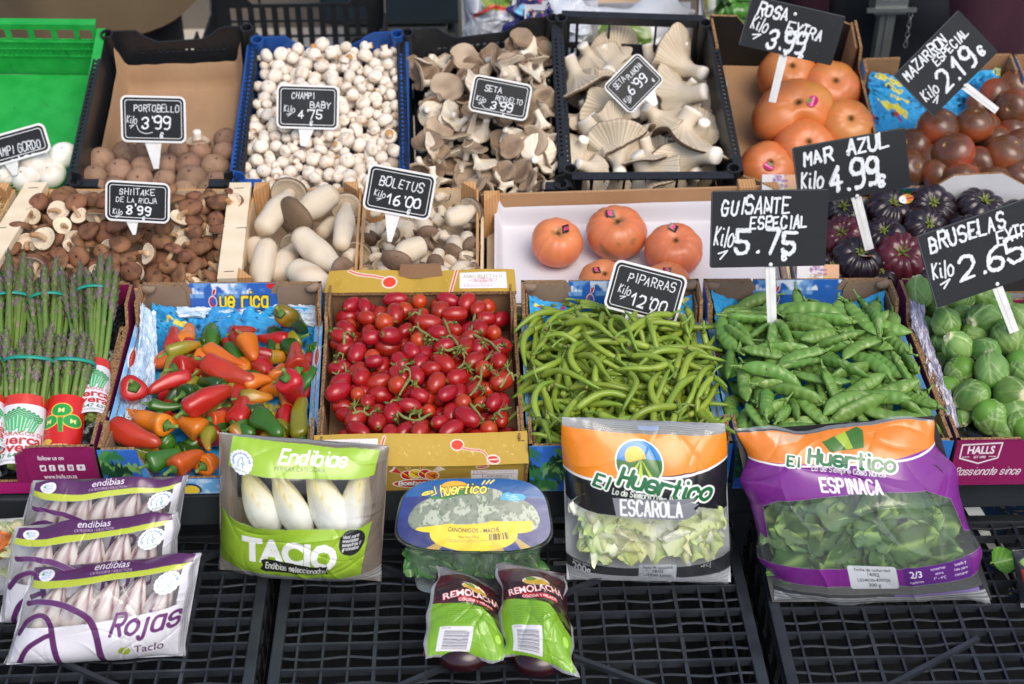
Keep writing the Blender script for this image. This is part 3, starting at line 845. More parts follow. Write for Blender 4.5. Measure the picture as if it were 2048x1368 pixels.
# brown paper in the portobello crate
bx = CR['porto']
def S(u, v):
    P = np.zeros(u.shape + (3,))
    w_ = 0.03 + 0.92 * (1 - v)
    t_ = 0.045 + 0.91 * u
    a = (bx.bot[0] * (1 - t_)[..., None] + bx.bot[1] * t_[..., None]) * w_[..., None] + (bx.bot[3] * (1 - t_)[..., None] + bx.bot[2] * t_[..., None]) * (1 - w_)[..., None]
    P[..., :2] = a; e = np.minimum(u, 1 - u)
    P[..., 2] = 0.008 + 0.05 * sst(0.07, 0.0, e) + 0.045 * sst(0.93, 1.0, w_ / 0.95) + 0.006 * fbm(u * 5, v * 6, 3) + 0.006 * vn(u * 14, v * 3, 8) * sst(0.9, 1, w_)
    return P
v_, u_ = np.meshgrid(np.linspace(0, 1, 50), np.linspace(0, 1, 40), indexing='ij')
ii = np.arange(49)[:, None] * 40 + np.arange(39)[None]
tag(obj('paper_liner', mesh('paper_liner', S(u_, v_).reshape(-1, 3), np.stack([ii, ii + 40, ii + 41, ii + 1], -1).reshape(-1, 4), MT['paper_brown']), None, bx.M), 'sheet of brown wrapping paper lining the portobello crate', 'paper liner')

# ---- cardboard box of rose tomatoes, black inside walls
bx = CR['rosa'] = Box(BACK, [(1417, 52), (1708, 60), (1768, 300), (1482, 348)], 0.10, 'cardboard_box', 'black and brown cardboard box of big orange-pink tomatoes', 'cardboard box')
K3 = [MT['card_black'], MT['card_dark'], MT['card_edge'], MT['card']]
g = G(); bx.floor(g, 0); g.build('base_panel', [MT['card']], bx.root)
g = G(); bx.wall(g, 'back', [(0, 0), (1, 0), (1, 0.10), (0.97, 0.115), (0.86, 0.13), (0.80, 0.105), (0.25, 0.105), (0.18, 0.13), (0, 0.13)], m=(1, 0, 2)); g.build('back_wall', K3, bx.root)
g = G(); bx.wall(g, 'left', [(0, 0), (1, 0), (1, 0.125), (0.8, 0.12), (0.74, 0.085), (0.12, 0.085), (0.08, 0.105), (0, 0.105)], m=(1, 0, 2)); g.build('side_wall', K3, bx.root)
g = G(); bx.wall(g, 'right', [(0, 0), (1, 0), (1, 0.10), (0.92, 0.10), (0.86, 0.085), (0.28, 0.085), (0.22, 0.12), (0, 0.125)], m=(1, 0, 2)); g.build('side_wall', K3, bx.root)
g = G(); bx.wall(g, 'right', [(0, 0.02), (0.2, 0.02), (0.2, 0.112), (0, 0.12)], inset=0.006, m=(3, 3, 2)); g.build('corner_flap', K3, bx.root)
g = G(); bx.wall(g, 'front', [(0, 0), (1, 0), (1, 0.095), (0.85, 0.07), (0.6, 0.05), (0, 0.05)], m=(1, 0, 2)); g.build('front_wall', K3, bx.root)

# ---- palm print: dark fronds on blue
def palm(cv, x0, y0, x1, y1, seed=0, sky='#2f62b5'):
    rn = np.random.RandomState(seed); cv.rect(x0, y0, x1, y1, sky); W, H = x1 - x0, y1 - y0
    cv.mottle(x0, y0, x1, y1, '#3f86d8', H * 0.4, 0.5, seed, 0.8, soft=0.3)
    for k in range(18):
        cx, cy = x0 + rn.uniform(0, W), y0 + rn.uniform(.1, 1.0) * H; c0 = ['#123a26', '#1d4f2c', '#2f6f38', '#4a8a44', '#79a858'][k % 5]
        for f in range(7):
            a0 = -2.9 + f * .45 + rn.uniform(-.2, .2); L = H * rn.uniform(.25, .42); pts = []
            for j in range(9):
                t = j / 8; pts.append((cx + math.cos(a0) * L * t, cy + math.sin(a0) * L * t + L * .55 * t * t))
            pts = [(min(x1, max(x0, x)), min(y1, max(y0, y))) for x, y in pts]
            cv.stroke(pts, H * .035, c0)
            for j in range(1, 9):
                for sg in (-1, 1):
                    px, py = pts[j]; q = (min(x1, max(x0, px + sg * L * .10)), min(y1, max(y0, py + L * .20))); cv.stroke([(px, py), q], H * .016, c0)
def panel_print(bx, name, k, a0, a1, h0, h1, cv, off=0.001, m='print_card'):
    """a printed sheet on the outer face of wall k, from left a0 to right a1 as seen from outside"""
    (t0, w0), (t1, w1) = bx.side(k); nn = -np.array({'back': (0, -1, 0), 'front': (0, 1, 0), 'left': (1, 0, 0), 'right': (-1, 0, 0)}[k], float)
    P = lambda a, h: bx.p(t1 + (t0 - t1) * a, w1 + (w0 - w1) * a, h) + nn * off
    return printed(name, cv, quad(P(a0, h1), P(a1, h1), P(a1, h0), P(a0, h0)), MT[m], bx.root, smooth=False)

# ---- kumato box with blue paper
bx = CR['kumato'] = Box(BACK, [(1722, 128), (2018, 118), (2120, 372), (1775, 372)], 0.09, 'cardboard_box', 'cardboard box of dark red-brown tomatoes lined with blue printed paper', 'cardboard box')
KC = [MT['card_blue'], MT['card_grey'], MT['card_edge'], MT['card']]
g = G(); bx.floor(g); g.build('base_panel', [MT['card']], bx.root)
g = G(); bx.wall(g, 'back', [(0, 0), (1, 0), (1, 0.105), (0.78, 0.105), (0.74, 0.07), (0.26, 0.07), (0.25, 0.105), (0, 0.105)], m=(0, 3, 2)); g.build('back_wall', KC, bx.root)
for k, o in (('left', [(0, 0), (1, 0), (1, 0.105), (0.88, 0.105), (0.84, 0.06), (0.2, 0.06), (0.16, 0.085), (0, 0.085)]), ('right', [(0, 0), (1, 0), (1, 0.085), (0.84, 0.085), (0.8, 0.06), (0.2, 0.06), (0.14, 0.105), (0, 0.105)])):
    g = G(); bx.wall(g, k, o, m=(0, 3, 2)); g.build('side_wall', KC, bx.root)
g = G(); bx.wall(g, 'front', [(0, 0), (1, 0), (1, 0.085), (0.66, 0.085), (0.62, 0.05), (0.3, 0.05), (0.26, 0.085), (0, 0.085)], m=(0, 3, 2)); g.build('front_wall', KC, bx.root)
cv = Canvas(60, 45, 60); palm(cv, 0, 0, 60, 45, 5); panel_print(bx, 'printed_panel', 'front', 0.0, 0.34, 0.0, 0.084, cv)
# neighbour box at the far right edge
bx = CR['edge'] = Box(BACK, [(2024, 120), (2330, 118), (2430, 372), (2128, 372)], 0.09, 'cardboard_box', 'cardboard box cut off by the right edge behind the dark tomatoes', 'cardboard box')
g = G(); bx.floor(g); g.build('base_panel', [MT['card']], bx.root)
for k in ('back', 'left', 'right', 'front'):
    g = G(); bx.wall(g, k, [(0, 0), (1, 0), (1, 0.105), (0.8, 0.105), (0.77, 0.07), (0.23, 0.07), (0.2, 0.105), (0, 0.105)], m=(0, 3, 2)); g.build({'back': 'back_wall', 'front': 'front_wall'}.get(k, 'side_wall'), KC, bx.root)

# ---------------------------------------------------------------- crumpled printed paper sheets
def crumple(name, label, bx, uvw, cv_art, seed, amp=0.010, nx=150, key='print_paper', parent=None):
    """uvw: grid rows (back to front) of (t, w, h) control points in the box"""
    Cn = np.array([[bx.p(*q) for q in row] for row in uvw]); nr, nc = Cn.shape[:2]
    def S(u, v):
        y, x = v * (nr - 1), u * (nc - 1); j, i = np.minimum(y.astype(int), nr - 2), np.minimum(x.astype(int), nc - 2); fy, fx = (y - j)[..., None], (x - i)[..., None]
        P = (Cn[j, i] * (1 - fx) + Cn[j, i + 1] * fx) * (1 - fy) + (Cn[j + 1, i] * (1 - fx) + Cn[j + 1, i + 1] * fx) * fy
        a = np.abs(fbm(u * 9, v * 9, seed) - 0.5) * 2 + 0.5 * np.abs(fbm(u * 22, v * 22, seed + 3) - 0.5) * 2
        b = fbm(u * 7 + 5, v * 7, seed + 7) - 0.5
        return P + np.stack([b * amp, (fbm(u * 6, v * 6 + 9, seed + 9) - 0.5) * amp, a * amp], -1)
    cv = Canvas(100, 100.0 * nr / nc, nx, '#2f9fd6'); cv_art(cv)
    return tag(printed(name, cv, S, MT[key], None, bx.M), label, 'paper liner')
def blue_art(seed):
    def f(cv):
        rn = np.random.RandomState(seed); W, H = cv.W, cv.H
        cv.mottle(0, 0, W, H, '#2380bd', 12, 0.5, seed, 0.8, soft=0.2); cv.mottle(0, 0, W, H, '#0f2a48', 3.5, 0.68, seed + 1, 0.9)
        for k in range(26):
            x, y = rn.uniform(0, W), rn.uniform(0, H)
            if k % 2: cv.hand(['uerica', 'rica', 'Que'][k % 3], x, y, 5, 1.5, '#e5d43a', rot=0.3, jit=0.06, seed=k)
            else: cv.ell(x, y, 3.5, 2.0, '#b3232a', rot=rn.uniform(0, 3)); cv.ell(x + 1, y + 1, 2, 1.3, '#2f6fb8')
    return f
# ---------------------------------------------------------------- middle shelf: slatted wooden trays
def wood_tray(px, label, H=0.075, posts=True, back_in=True, name='wooden_tray', pw=0.026):
    bx = Box(MID, px, H, name, label, 'wooden tray', 'pale wooden produce trays on the middle shelf')
    WM = [MT['wood'], MT['wood'], MT['wood_end']]
    g = G(); bx.floor(g); g.build('base_panel', [MT['wood']], bx.root)
    for k in ('back', 'front', 'left', 'right'):
        g = G(); hh = {'back': H, 'front': H * 0.92}.get(k, H); bx.wall(g, k, RECT(hh), th=0.004, m=(0, 1, 2)); g.build({'back': 'back_board', 'front': 'front_board'}.get(k, 'side_board'), WM, bx.root)
    if posts:
        for t, w in ((0, 1), (1, 1), (0, 0), (1, 0)):
            p = bx.p(t, w, 0); sx, sy = (1 if t == 0 else -1), (1 if w == 0 else -1)
            a = p + (sx * 0.0045, sy * 0.0045, 0.004); h = H + (0.014 if w else 0.012)
            g = G(); g.prism([a, a + (sx * pw, 0, 0), a + (0, sy * pw, 0)][::sx * sy], (0, 0, h), 0); g.build('corner_post', [MT['wood_end']], bx.root, bevel=0.0006)
    for t in (0.06, 0.94):
        p = bx.p(t, 0, H * 0.35) + (0, -0.0008, 0)
        g = G(); g.bar(p + (0.001, 0, -0.005), p + (-0.001, 0, 0.005), 0.0009, 0.0009, up=(0, 1, 0)); g.build('staple', [MT['staple']], bx.root)
    return bx
# the big shiitake tray, with flat battens along its sides
bx = CR['shii'] = wood_tray([(60, 378), (500, 378), (478, 574), (-62, 574)], 'wide wooden tray with thick side battens, full of brown shiitake', posts=False)
for t in (0, 1):
    sx = 1 if t == 0 else -1
    a, b = bx.p(t, 1.0, 0.075), bx.p(t, 0.02, 0.075)
    g = G(); w_ = 0.034
    o = [a + (sx * -0.004, 0, 0.002), a + (sx * w_, 0, 0.002), b + (sx * w_, 0, 0.002), b + (sx * -0.004, 0, 0.002)]
    g.prism(o if t == 0 else o[::-1], (0, 0, 0.013)); g.build('side_batten', [MT['wood_top']], bx.root, bevel=0.0008)
    for w in (1, 0):
        p = bx.p(t, w, 0.004) + (0, 0.005 if w == 0 else -0.038, 0)
        g = G(); g.box((min(p[0] + sx * 0.004, p[0] + sx * 0.034), p[1], p[2]), (max(p[0] + sx * 0.004, p[0] + sx * 0.034), p[1] + 0.033, 0.0765)); g.build('corner_post', [MT['wood_end']], bx.root)
    for k, w in enumerate((0.93, 0.5, 0.06)):
        p = a * w + b * (1 - w) + np.array([sx * (0.016 if k != 1 else 0.004), 0, 0.0155])
        g = G(); g.bar(p - (0.008, 0, 0), p + (0.008, 0.001, 0), 0.0009, 0.0008); 
        if k == 1: g.bar(p - (sx * 0.008, 0, 0), p - (sx * 0.008, 0.012, 0.008), 0.0009, 0.0008)
        g.build('staple', [MT['staple']], bx.root)
g = G(); q = [bx.p(0.03, 0.99, 0.012), bx.p(0.03, 0.35, 0.012), bx.p(0.025, 0.35, 0.065), bx.p(0.022, 0.99, 0.07)]; g.prism(np.array(q) + [0.006, 0, 0], (0.001, 0, 0)); tag(g.build('paper_sheet', [MT['paper_white']], None, bx.M), 'white paper sheet lining the left side of the shiitake tray', 'paper liner')
CR['ery'] = wood_tray([(507, 378), (723, 376), (712, 572), (470, 574)], 'small wooden tray of long king oyster mushrooms')
CR['bol'] = wood_tray([(727, 376), (957, 376), (957, 571), (717, 572)], 'small wooden tray of short boletus-type mushrooms')
# the straw-lined box at the left edge
bx = CR['straw'] = wood_tray([(-300, 378), (30, 378), (-70, 574), (-440, 574)], 'wooden tray with straw at the left edge', posts=True)
# wide tray of pink tomatoes, cardboard back, white paper
bx = CR['pink'] = Box(MID, [(962, 402), (1556, 384), (1590, 578), (960, 584)], 0.062, 'wooden_tray', 'wide low tray lined with white paper holding five pink tomatoes', 'wooden tray')
g = G(); bx.floor(g); g.build('base_panel', [MT['wood']], bx.root)
PC = [MT['card'], MT['card'], MT['card_edge'], MT['wood_end']]
g = G(); bx.wall(g, 'back', RECT(0.078), m=(0, 1, 0)); g.build('back_board', PC, bx.root)
g = G(); bx.wall(g, 'front', RECT(0.03), m=(0, 1, 0)); g.build('front_board', [MT['wood']] * 3, bx.root)
for k in ('left', 'right'):
    g = G(); bx.wall(g, k, RECT(0.05), m=(0, 1, 0)); g.build('side_board', [MT['wood']] * 3, bx.root)
for t, w in ((0, 1), (1, 1), (0, 0), (1, 0)):
    p = bx.p(t, w, 0.004); sx, sy = (1 if t == 0 else -1), (1 if w == 0 else -1); a = p + (sx * 0.005, sy * 0.006, 0)
    g = G(); g.prism([a, a + (sx * 0.028, 0, 0), a + (0, sy * 0.028, 0)][::sx * sy], (0, 0, 0.085 if w else 0.05)); g.build('corner_post', [MT['wood_end']], bx.root, bevel=0.0006)
def S(u, v):
    t_, w_ = 0.045 + 0.94 * u, 1.0 - 0.985 * v
    P = np.zeros(u.shape + (3,))
    a = (bx.top[0] * (1 - t_)[..., None] + bx.top[1] * t_[..., None]) * w_[..., None] + (bx.top[3] * (1 - t_)[..., None] + bx.top[2] * t_[..., None]) * (1 - w_)[..., None]
    P[..., :2] = a; P[..., 2] = 0.010 + 0.040 * sst(0.06, 0, v) + 0.022 * sst(0.93, 1.0, v) + 0.035 * sst(0.035, 0, u) + 0.002 * fbm(u * 7, v * 3, 4)
    P[..., 1] -= 0.006 * sst(0.06, 0, v)
    return P
cv = Canvas(100, 50, 170, '#d4d2d6'); cv.mottle(0, 0, 100, 50, '#6d675f', 1.0, 0.86, 4, 0.5)
tag(printed('paper_sheet', cv, S, MT['print_paper'], None, bx.M), 'white paper sheet under the five pink tomatoes', 'paper liner')
# white card box of black tomatoes with colour-printed end battens
bx = CR['black'] = Box(MID, [(1570, 392), (2100, 366), (2160, 556), (1598, 570)], 0.07, 'cardboard_box', 'white cardboard box of dark purple-black ribbed tomatoes', 'cardboard box')
WC = [MT['card_white'], MT['card_white'], MT['card_edge'], MT['card']]
g = G(); bx.floor(g); g.build('base_panel', [MT['card_black']], bx.root)
g = G(); bx.wall(g, 'back', [(0, 0), (1, 0), (1, 0.06), (0.92, 0.065), (0.8, 0.10), (0.62, 0.10), (0.55, 0.075), (0.5, 0.062), (0, 0.055)][::1], m=(0, 1, 2)); g.build('back_wall', WC, bx.root)
g = G(); bx.wall(g, 'front', [(0, 0), (1, 0), (1, 0.07), (0.94, 0.07), (0.92, 0.04), (0, 0.04)], m=(0, 1, 2)); g.build('front_wall', WC, bx.root)
for k in ('left', 'right'):
    g = G(); bx.wall(g, k, RECT(0.06), m=(0, 1, 2)); g.build('side_wall', WC, bx.root)
def batten_art(cv):
    W, H = cv.W, cv.H
    cv.rect(0, 0, W, H, '#e8e2dc'); cv.rect(W * .62, 0, W, H, '#eab48e'); cv.mottle(W * .3, H * .05, W * .7, H * .75, '#a06a9a', 6, 0.42, 3, 0.9, soft=.2); cv.mottle(W * .25, H * .55, W * .9, H, '#c9c46a', 6, 0.45, 8, 0.8, soft=.2)
for (px, py, ww, hh, h) in ((1560, 371, 72, 42, 0.085), (1636, 548, 84, 36, 0.072)):
    a, b, c, d = [bx.local(px + i * ww / 2, py + j * hh / 2, h) for i, j in ((-1, -1), (1, -1), (1, 1), (-1, 1))]
    g = G(); g.prism([a, d, c, b], (0, 0, -h + 0.004), 0); k = g.build('corner_block', [MT['card_white']], bx.root)
    cv = Canvas(72, 42, 60); batten_art(cv)
    printed('printed_top', cv, quad(*[q + (0, 0, 0.001) for q in (a, b, c, d)]), MT['print_paper'], bx.root, smooth=False)
a = bx.local(1495, 366, 0.085); g = G(); g.prism([a + (-0.016, -0.014, 0), a + (0.014, -0.014, 0), a + (0.014, 0.012, 0), a + (-0.016, 0.012, 0)], (0, 0, -0.08)); 
tag(g.build('wooden_post', [MT['wood_end']], None, bx.M), 'short wooden corner post between the pink and black tomato trays', 'wooden post')

# ---------------------------------------------------------------- front shelf: fruit boxes
FB = [MT['card_blue'], MT['card_grey'], MT['card_edge'], MT['card']]
def blob_logo(cv, x, y, s):
    cv.ell(x, y, 0.9 * s, s, '#e8e8ee'); cv.ell(x, y, 0.78 * s, 0.86 * s, '#c22a2a'); cv.ell(x + 0.15 * s, y - .05 * s, 0.5 * s, 0.62 * s, '#2a62b4')
    cv.poly([(x - .1 * s, y - .8 * s), (x + .1 * s, y - 2.0 * s), (x + 1.0 * s, y - 2.3 * s), (x + .8 * s, y - 1.3 * s)], '#e8e8ee'); cv.poly([(x + 0 * s, y - .9 * s), (x + .2 * s, y - 1.9 * s), (x + .85 * s, y - 2.1 * s), (x + .6 * s, y - 1.3 * s)], '#c22a2a')
def rica_art(cv, words=True):
    W, H = cv.W, cv.H
    cv.rect(0, 0, W, H, '#2a62b4'); cv.mottle(0, 0, W, H * .5, '#7fb2e2', H * .5, 0.5, 4, 0.8, soft=.2); cv.mottle(0, 0, W, H * 0.35, '#e3ecf5', H * .4, 0.55, 9, 0.9, soft=.15)
    blob_logo(cv, W * .25, H * .66, H * .22)
    if words:
        for wd, c in ((H * .17, '#17233c'), (H * .10, '#f0d93c')):
            cv.hand('ue rica', W * .33, H * .84, H * .52, wd, c, wx=0.74, adv=1.0, slant=.08)
        cv.ell(W * .93, H * .1, W * .07, H * .12, '#c22a2a')
def fruit_box(key, px, label, back_words=True, hc=0.095, hl=0.058):
    bx = CR[key] = Box(FRONT, px, 0.085, 'cardboard_box', label, 'cardboard box', 'blue fruit boxes on the front shelf', taper=0.01)
    g = G(); bx.floor(g); g.build('base_panel', [MT['card']], bx.root)
    for k in ('left', 'right'):
        o = [(0, 0), (1, 0), (1, hc), (0.85, hc), (0.81, hl), (0.2, hl), (0.16, 0.085), (0, 0.085)]
        if k == 'right': o = [(1 - a, h) for a, h in o][::-1]
        g = G(); bx.wall(g, k, o, m=(0, 3, 2)); g.build('side_wall', FB, bx.root)
    o = [(0, 0), (1, 0), (1, hc), (0.75, hc), (0.72, hc - 0.012), (0.71, 0.05), (0.29, 0.05), (0.28, hc - 0.012), (0.25, hc), (0, hc)]
    g = G(); bx.wall(g, 'back', o, m=(0, 1, 2)); g.build('back_wall', FB, bx.root)
    o = [(0, 0), (1, 0), (1, 0.085), (0.83, 0.085), (0.79, 0.05), (0.77, 0.03), (0.23, 0.03), (0.21, 0.05), (0.17, 0.085), (0, 0.085)]
    g = G(); bx.wall(g, 'front', o, m=(0, 1, 2)); g.build('front_wall', FB, bx.root)
    # folded-in corner flaps, doubled card seen from the front
    for s in (0, 1):
        f = (lambda a: a) if s == 0 else (lambda a: 1 - a)
        q = [bx.p(f(0.02), 1, 0.005), bx.p(f(0.245), 1, 0.005), bx.p(f(0.25), 1, hc - 0.016), bx.p(f(0.235), 1, hc - 0.004), bx.p(f(0.02), 1, hc + 0.002)]
        g = G(); g.prism((np.array(q) + [0, -0.0085, 0])[::1 if s == 0 else -1], (0, 0.003, 0), 1, 2); g.build('corner_flap', FB, bx.root)
        q = [bx.p(f(0.0), 1, 0.08), bx.p(f(0.0), 0.86, 0.08), bx.p(f(0.0), 0.80, 0.005), bx.p(f(0.0), 1, 0.005)]; sx = 1 if s == 0 else -1
        g = G(); g.prism((np.array(q) + [sx * 0.0065, 0, 0]), (sx * 0.003, 0, 0), 1, 2); g.build('corner_flap', FB, bx.root)
        q = [bx.p(f(0.0), 0, 0.08), bx.p(f(0.0), 0.15, 0.07), bx.p(f(0.0), 0.18, 0.005), bx.p(f(0.0), 0, 0.005)]
        g = G(); g.prism((np.array(q) + [sx * 0.0065, 0, 0]), (sx * 0.003, 0, 0), 1, 2); g.build('corner_flap', FB, bx.root)
        # crumpled glued paper tab
        p = bx.p(f(0.045), 0.985, hc + 0.0); V, F, s_, t_ = lathe([0, .008, .013, .011, .004, 0], [0, .001, .005, .011, .014, .015], 12); V = np.array(V); V = V * (1, .5, 1) + 0.003 * n3(V, 260, s)[:, None]
        obj('torn_tab', mesh('torn_tab', V, F, MT['card_grey']), bx.root, T(*(p + (0, -0.006, -0.012))))
    cv = Canvas(60, 45, 70); palm(cv, 0, 0, 60, 45, len(label)); panel_print(bx, 'printed_panel', 'front', 0.0, 0.185, 0.002, 0.084, cv)
    cv = Canvas(60, 45, 60); cv.rect(0, 0, 60, 45, '#2d76c4'); cv.mottle(0, 26, 60, 45, '#cfe2f2', 8, 0.45, 3, .9, soft=.2); panel_print(bx, 'printed_panel', 'front', 0.815, 1.0, 0.002, 0.084, cv)
    cv = Canvas(150, 22, 120); cv.rect(0, 0, 150, 22, '#6fb0e4'); cv.mottle(0, 0, 150, 22, '#c9e0f2', 12, .5, 5, .9, soft=.2); cv.ell(48, 16, 14, 9, '#1d2f6a'); cv.ell(48, 17, 11, 7, '#e8c93a'); cv.rect(86, 2, 120, 20, '#2a56a8'); panel_print(bx, 'printed_panel', 'front', 0.23, 0.77, 0.002, 0.029, cv)
    # the printed flap standing up behind the back wall
    A, B = bx.p(0.265, 1, 0), bx.p(0.765, 1, 0)
    up = np.array([0, 0.010, 0.046]); a, b = A + (0, -0.007, 0.046), B + (0, -0.007, 0.046)
    cv = Canvas(186, 44, 200); rica_art(cv, back_words)
    k = np.array([0, -0.0025, 0.0006])
    f = printed('printed_flap', cv, quad(a + up + k, b + up + k, b + k, a + k), MT['print_gloss'], bx.root, smooth=False)
    g = G(); g.prism([a, b, b + up, a + up], (0, 0.003, 0), 0, 2); g.build('flap_backing', FB, bx.root)
    for s in (0, 1):    # blue print folded over the low side edges
        x = 0 if s == 0 else 1; sg = 1 if s == 0 else -1
        q = [bx.p(x, 0.84, hl + 0.004), bx.p(x, 0.17, hl + 0.004)]
        cv = Canvas(30, 160, 24); cv.rect(0, 0, 30, 160, '#74b3e6'); cv.mottle(0, 0, 30, 160, '#b9d8f0', 14, .5, 3, .8, soft=.2); cv.ell(15, 52, 10, 17, '#e8e8ee'); cv.ell(15, 52, 7, 13, '#c22a2a')
        printed('printed_edge', cv, quad(q[0] + (sg * -0.002, 0, 0.001), q[0] + (sg * 0.012, 0, -0.012), q[1] + (sg * 0.012, 0, -0.012), q[1] + (sg * -0.002, 0, 0.001)), MT['print_card'], bx.root, smooth=False)
    return bx
fruit_box('pepper', [(282, 575), (644, 573), (626, 893), (193, 900)], 'blue fruit box lined with blue paper, full of small red, orange and green peppers')
fruit_box('chilli', [(1042, 571), (1396, 568), (1466, 886), (1058, 892)], 'blue fruit box piled with thin green chillies', False)
fruit_box('pea', [(1406, 568), (1779, 566), (1908, 880), (1474, 886)], 'blue fruit box piled with green pea pods', False)

# gold cherry tomato box
bx = CR['cherry'] = Box(FRONT, [(652, 576), (1030, 573), (1050, 880), (632, 888)], 0.085, 'cardboard_box', 'gold printed cardboard box full of red plum cherry tomatoes', 'cardboard box', None, taper=0.01)
GB = [MT['card_gold'], MT['card_dark'], MT['card_edge']]
g = G(); bx.floor(g); g.build('base_panel', [MT['card']], bx.root)
for k in ('left', 'right'):
    g = G(); bx.wall(g, k, [(0, 0), (1, 0), (1, 0.084), (0.8, 0.084), (0.76, 0.07), (0.24, 0.07), (0.2, 0.084), (0, 0.084)], m=(0, 1, 2)); g.build('side_wall', GB, bx.root)
    g = G(); bx.wall(g, k, [(0, 0.002), (.22, 0.002), (.2, 0.09), (0, 0.09)], inset=0.006, th=0.003, m=(1, 1, 2)); bx.wall(g, k, [(.8, 0.002), (1, 0.002), (1, 0.09), (.82, 0.09)], inset=0.006, th=0.003, m=(1, 1, 2)); g.build('corner_flap', GB, bx.root)
g = G(); bx.wall(g, 'back', RECT(0.078), m=(0, 1, 2)); g.build('back_wall', GB, bx.root)
g = G(); bx.wall(g, 'front', RECT(0.078), m=(0, 1, 2)); g.build('front_wall', GB, bx.root)
def agro(cv, x, y, w, h, flip=False):
    cv.rect(x, y, x + w, y + h, '#e9e6e6')
    r = math.pi if flip else 0; f = (lambda q: y + h - q) if flip else (lambda q: y + q)
    cv.text('AGRO SELECT S.L.U.', x + w / 2, f(h * .34), h * .3, '#9a8a4a', align='C', rot=r, sx=1.05, bold=.01)
    cv.ell(x + w / 2, f(h * .5), w * .3, h * .12, '#c25a50'); cv.ell(x + w / 2, f(h * .5), w * .285, h * .095, '#e9e6e6')
    cv.text('FRUTAS SELECTAS', x + w / 2, f(h * .56), h * .16, '#b03a34', align='C', rot=r, bold=.01)
    for i in range(2): cv.lines(x + w * .08, f(h * (.7 + .13 * i)), w * .84, 1, 1, h * .05, '#b27878', i, .7)
def tomato_vine(cv, x, y, s, fl=1):
    cv.ell(x, y, 14 * s, 9 * s, '#f0e6dc'); cv.ell(x, y, 12.3 * s, 7.6 * s, '#d9442c')
    pts = _catmull([(x + fl * 10 * s, y + 5 * s), (x + fl * 26 * s, y + 8 * s), (x + fl * 48 * s, y + 10 * s), (x + fl * 60 * s, y + 17 * s), (x + fl * 62 * s, y + 30 * s)])
    cv.stroke(pts, 3.6 * s, '#f0e6dc'); cv.stroke(pts, 2.0 * s, '#c9402c')
    for (a, b, r) in ((73, 22, .1), (52, 38, -.1)):
        cv.ell(x + fl * a * s, y + b * s, 14 * s, 6 * s, '#f0e6dc', rot=r); cv.ell(x + fl * a * s, y + b * s, 12 * s, 4.6 * s, '#c23a2a', rot=r); cv.stroke([(x + fl * (a - 10) * s, y + b * s), (x + fl * (a + 10) * s, y + b * s)], 1.2 * s, '#f0e6dc')
# back flap folded outwards
W0 = 372.0
def ridge(u): return 0.004 * np.exp(-((u - .46) / .05) ** 2) * -1 + 0.003 * np.sin(u * 9)
A, B = bx.p(0.0, 1, 0.082) + (-0.002, -0.012, 0), bx.p(1.0, 1, 0.082) + (0.002, -0.012, 0)
A2, B2 = A + (0.006, 0.045, 0.012), B + (-0.002, 0.045, 0.012)
def SF(u, v):
    P = quad(A2, B2, B, A)(u, v); P[..., 2] += ridge(u) * (1 - 0.4 * v) + 0.001 * fbm(u * 12, v * 3, 5); P[..., 1] -= ridge(u) * 0.8; return P
cv = Canvas(372, 40, 340, '#b8963c'); cv.mottle(0, 0, 372, 40, '#ab8428', 50, .5, 3, .7, soft=.3); cv.mottle(0, 0, 372, 40, '#d9b75c', 5, .8, 6, .6)
cv.stroke(_catmull([(40, 2), (60, 8), (95, 12), (118, 16)]), 5, '#f0e6dc'); cv.stroke(_catmull([(40, 2), (60, 8), (95, 12), (118, 16)]), 2.6, '#c9402c'); cv.ell(124, 22, 15, 11, '#f0e6dc'); cv.ell(124, 22, 13, 9.3, '#d9442c')
cv.stroke([(256, 0), (244, 40)], 6.5, '#f0e6dc'); cv.stroke([(256, 0), (244, 40)], 3.6, '#d9442c')
agro(cv, 262, 6, 92, 28)
printed('printed_flap', cv, lambda u, v: SF(u, v) + [0, -.001, .002], MT['print_card'], bx.root)
cv2 = Canvas(372, 10, 200, '#9c7a52'); printed('flap_edge', cv2, lambda u, v: SF(u, np.ones_like(u)) + np.stack([0 * u, 0 * u, 0.002 - 0.006 * v], -1), MT['card_edge'], bx.root)
a = bx.p(.5, 1, .085); g = G(); g.prism([a + (-.035, .02, .004), a + (.035, .02, .004), a + (.032, .028, .024), a + (-.032, .028, .024)], (0, .004, 0)); g.build('torn_tab', [MT['card_dark']], bx.root)
# front lip and printed front
A, B = bx.p(0.0, 0, 0.086) + (-0.003, 0.012, 0.004), bx.p(1.0, 0, 0.086) + (0.003, 0.012, 0.004)
A2, B2 = bx.p(0.0, 0, 0.058) + (-0.005, -0.020, 0), bx.p(1.0, 0, 0.058) + (0.005, -0.020, 0)
def SL(u, v):
    P = quad(A, B, B2, A2)(u, v); P[..., 2] += 0.0015 * np.sin(u * 7) + 0.004 * v * (1 - v) * 4 + 0.0008 * fbm(u * 30, v * 5, 2); return P
cv = Canvas(430, 48, 400, '#b8983e'); cv.mottle(0, 0, 430, 48, '#b48c2c', 60, .5, 3, .7, soft=.3); cv.mottle(170, 20, 400, 40, '#dfc37a', 4, .74, 6, .8)
agro(cv, 14, 10, 115, 28, True); cv.stroke([(142, 8), (128, 46)], 6.5, '#f0e6dc'); cv.stroke([(142, 8), (128, 46)], 3.6, '#d9442c'); tomato_vine(cv, 288, 20, .98)
printed('printed_flap', cv, SL, MT['print_card'], bx.root)
A3, B3 = bx.p(0.0, 0, 0.001) + (-0.002, -0.0065, 0), bx.p(1.0, 0, 0.001) + (0.002, -0.0065, 0)
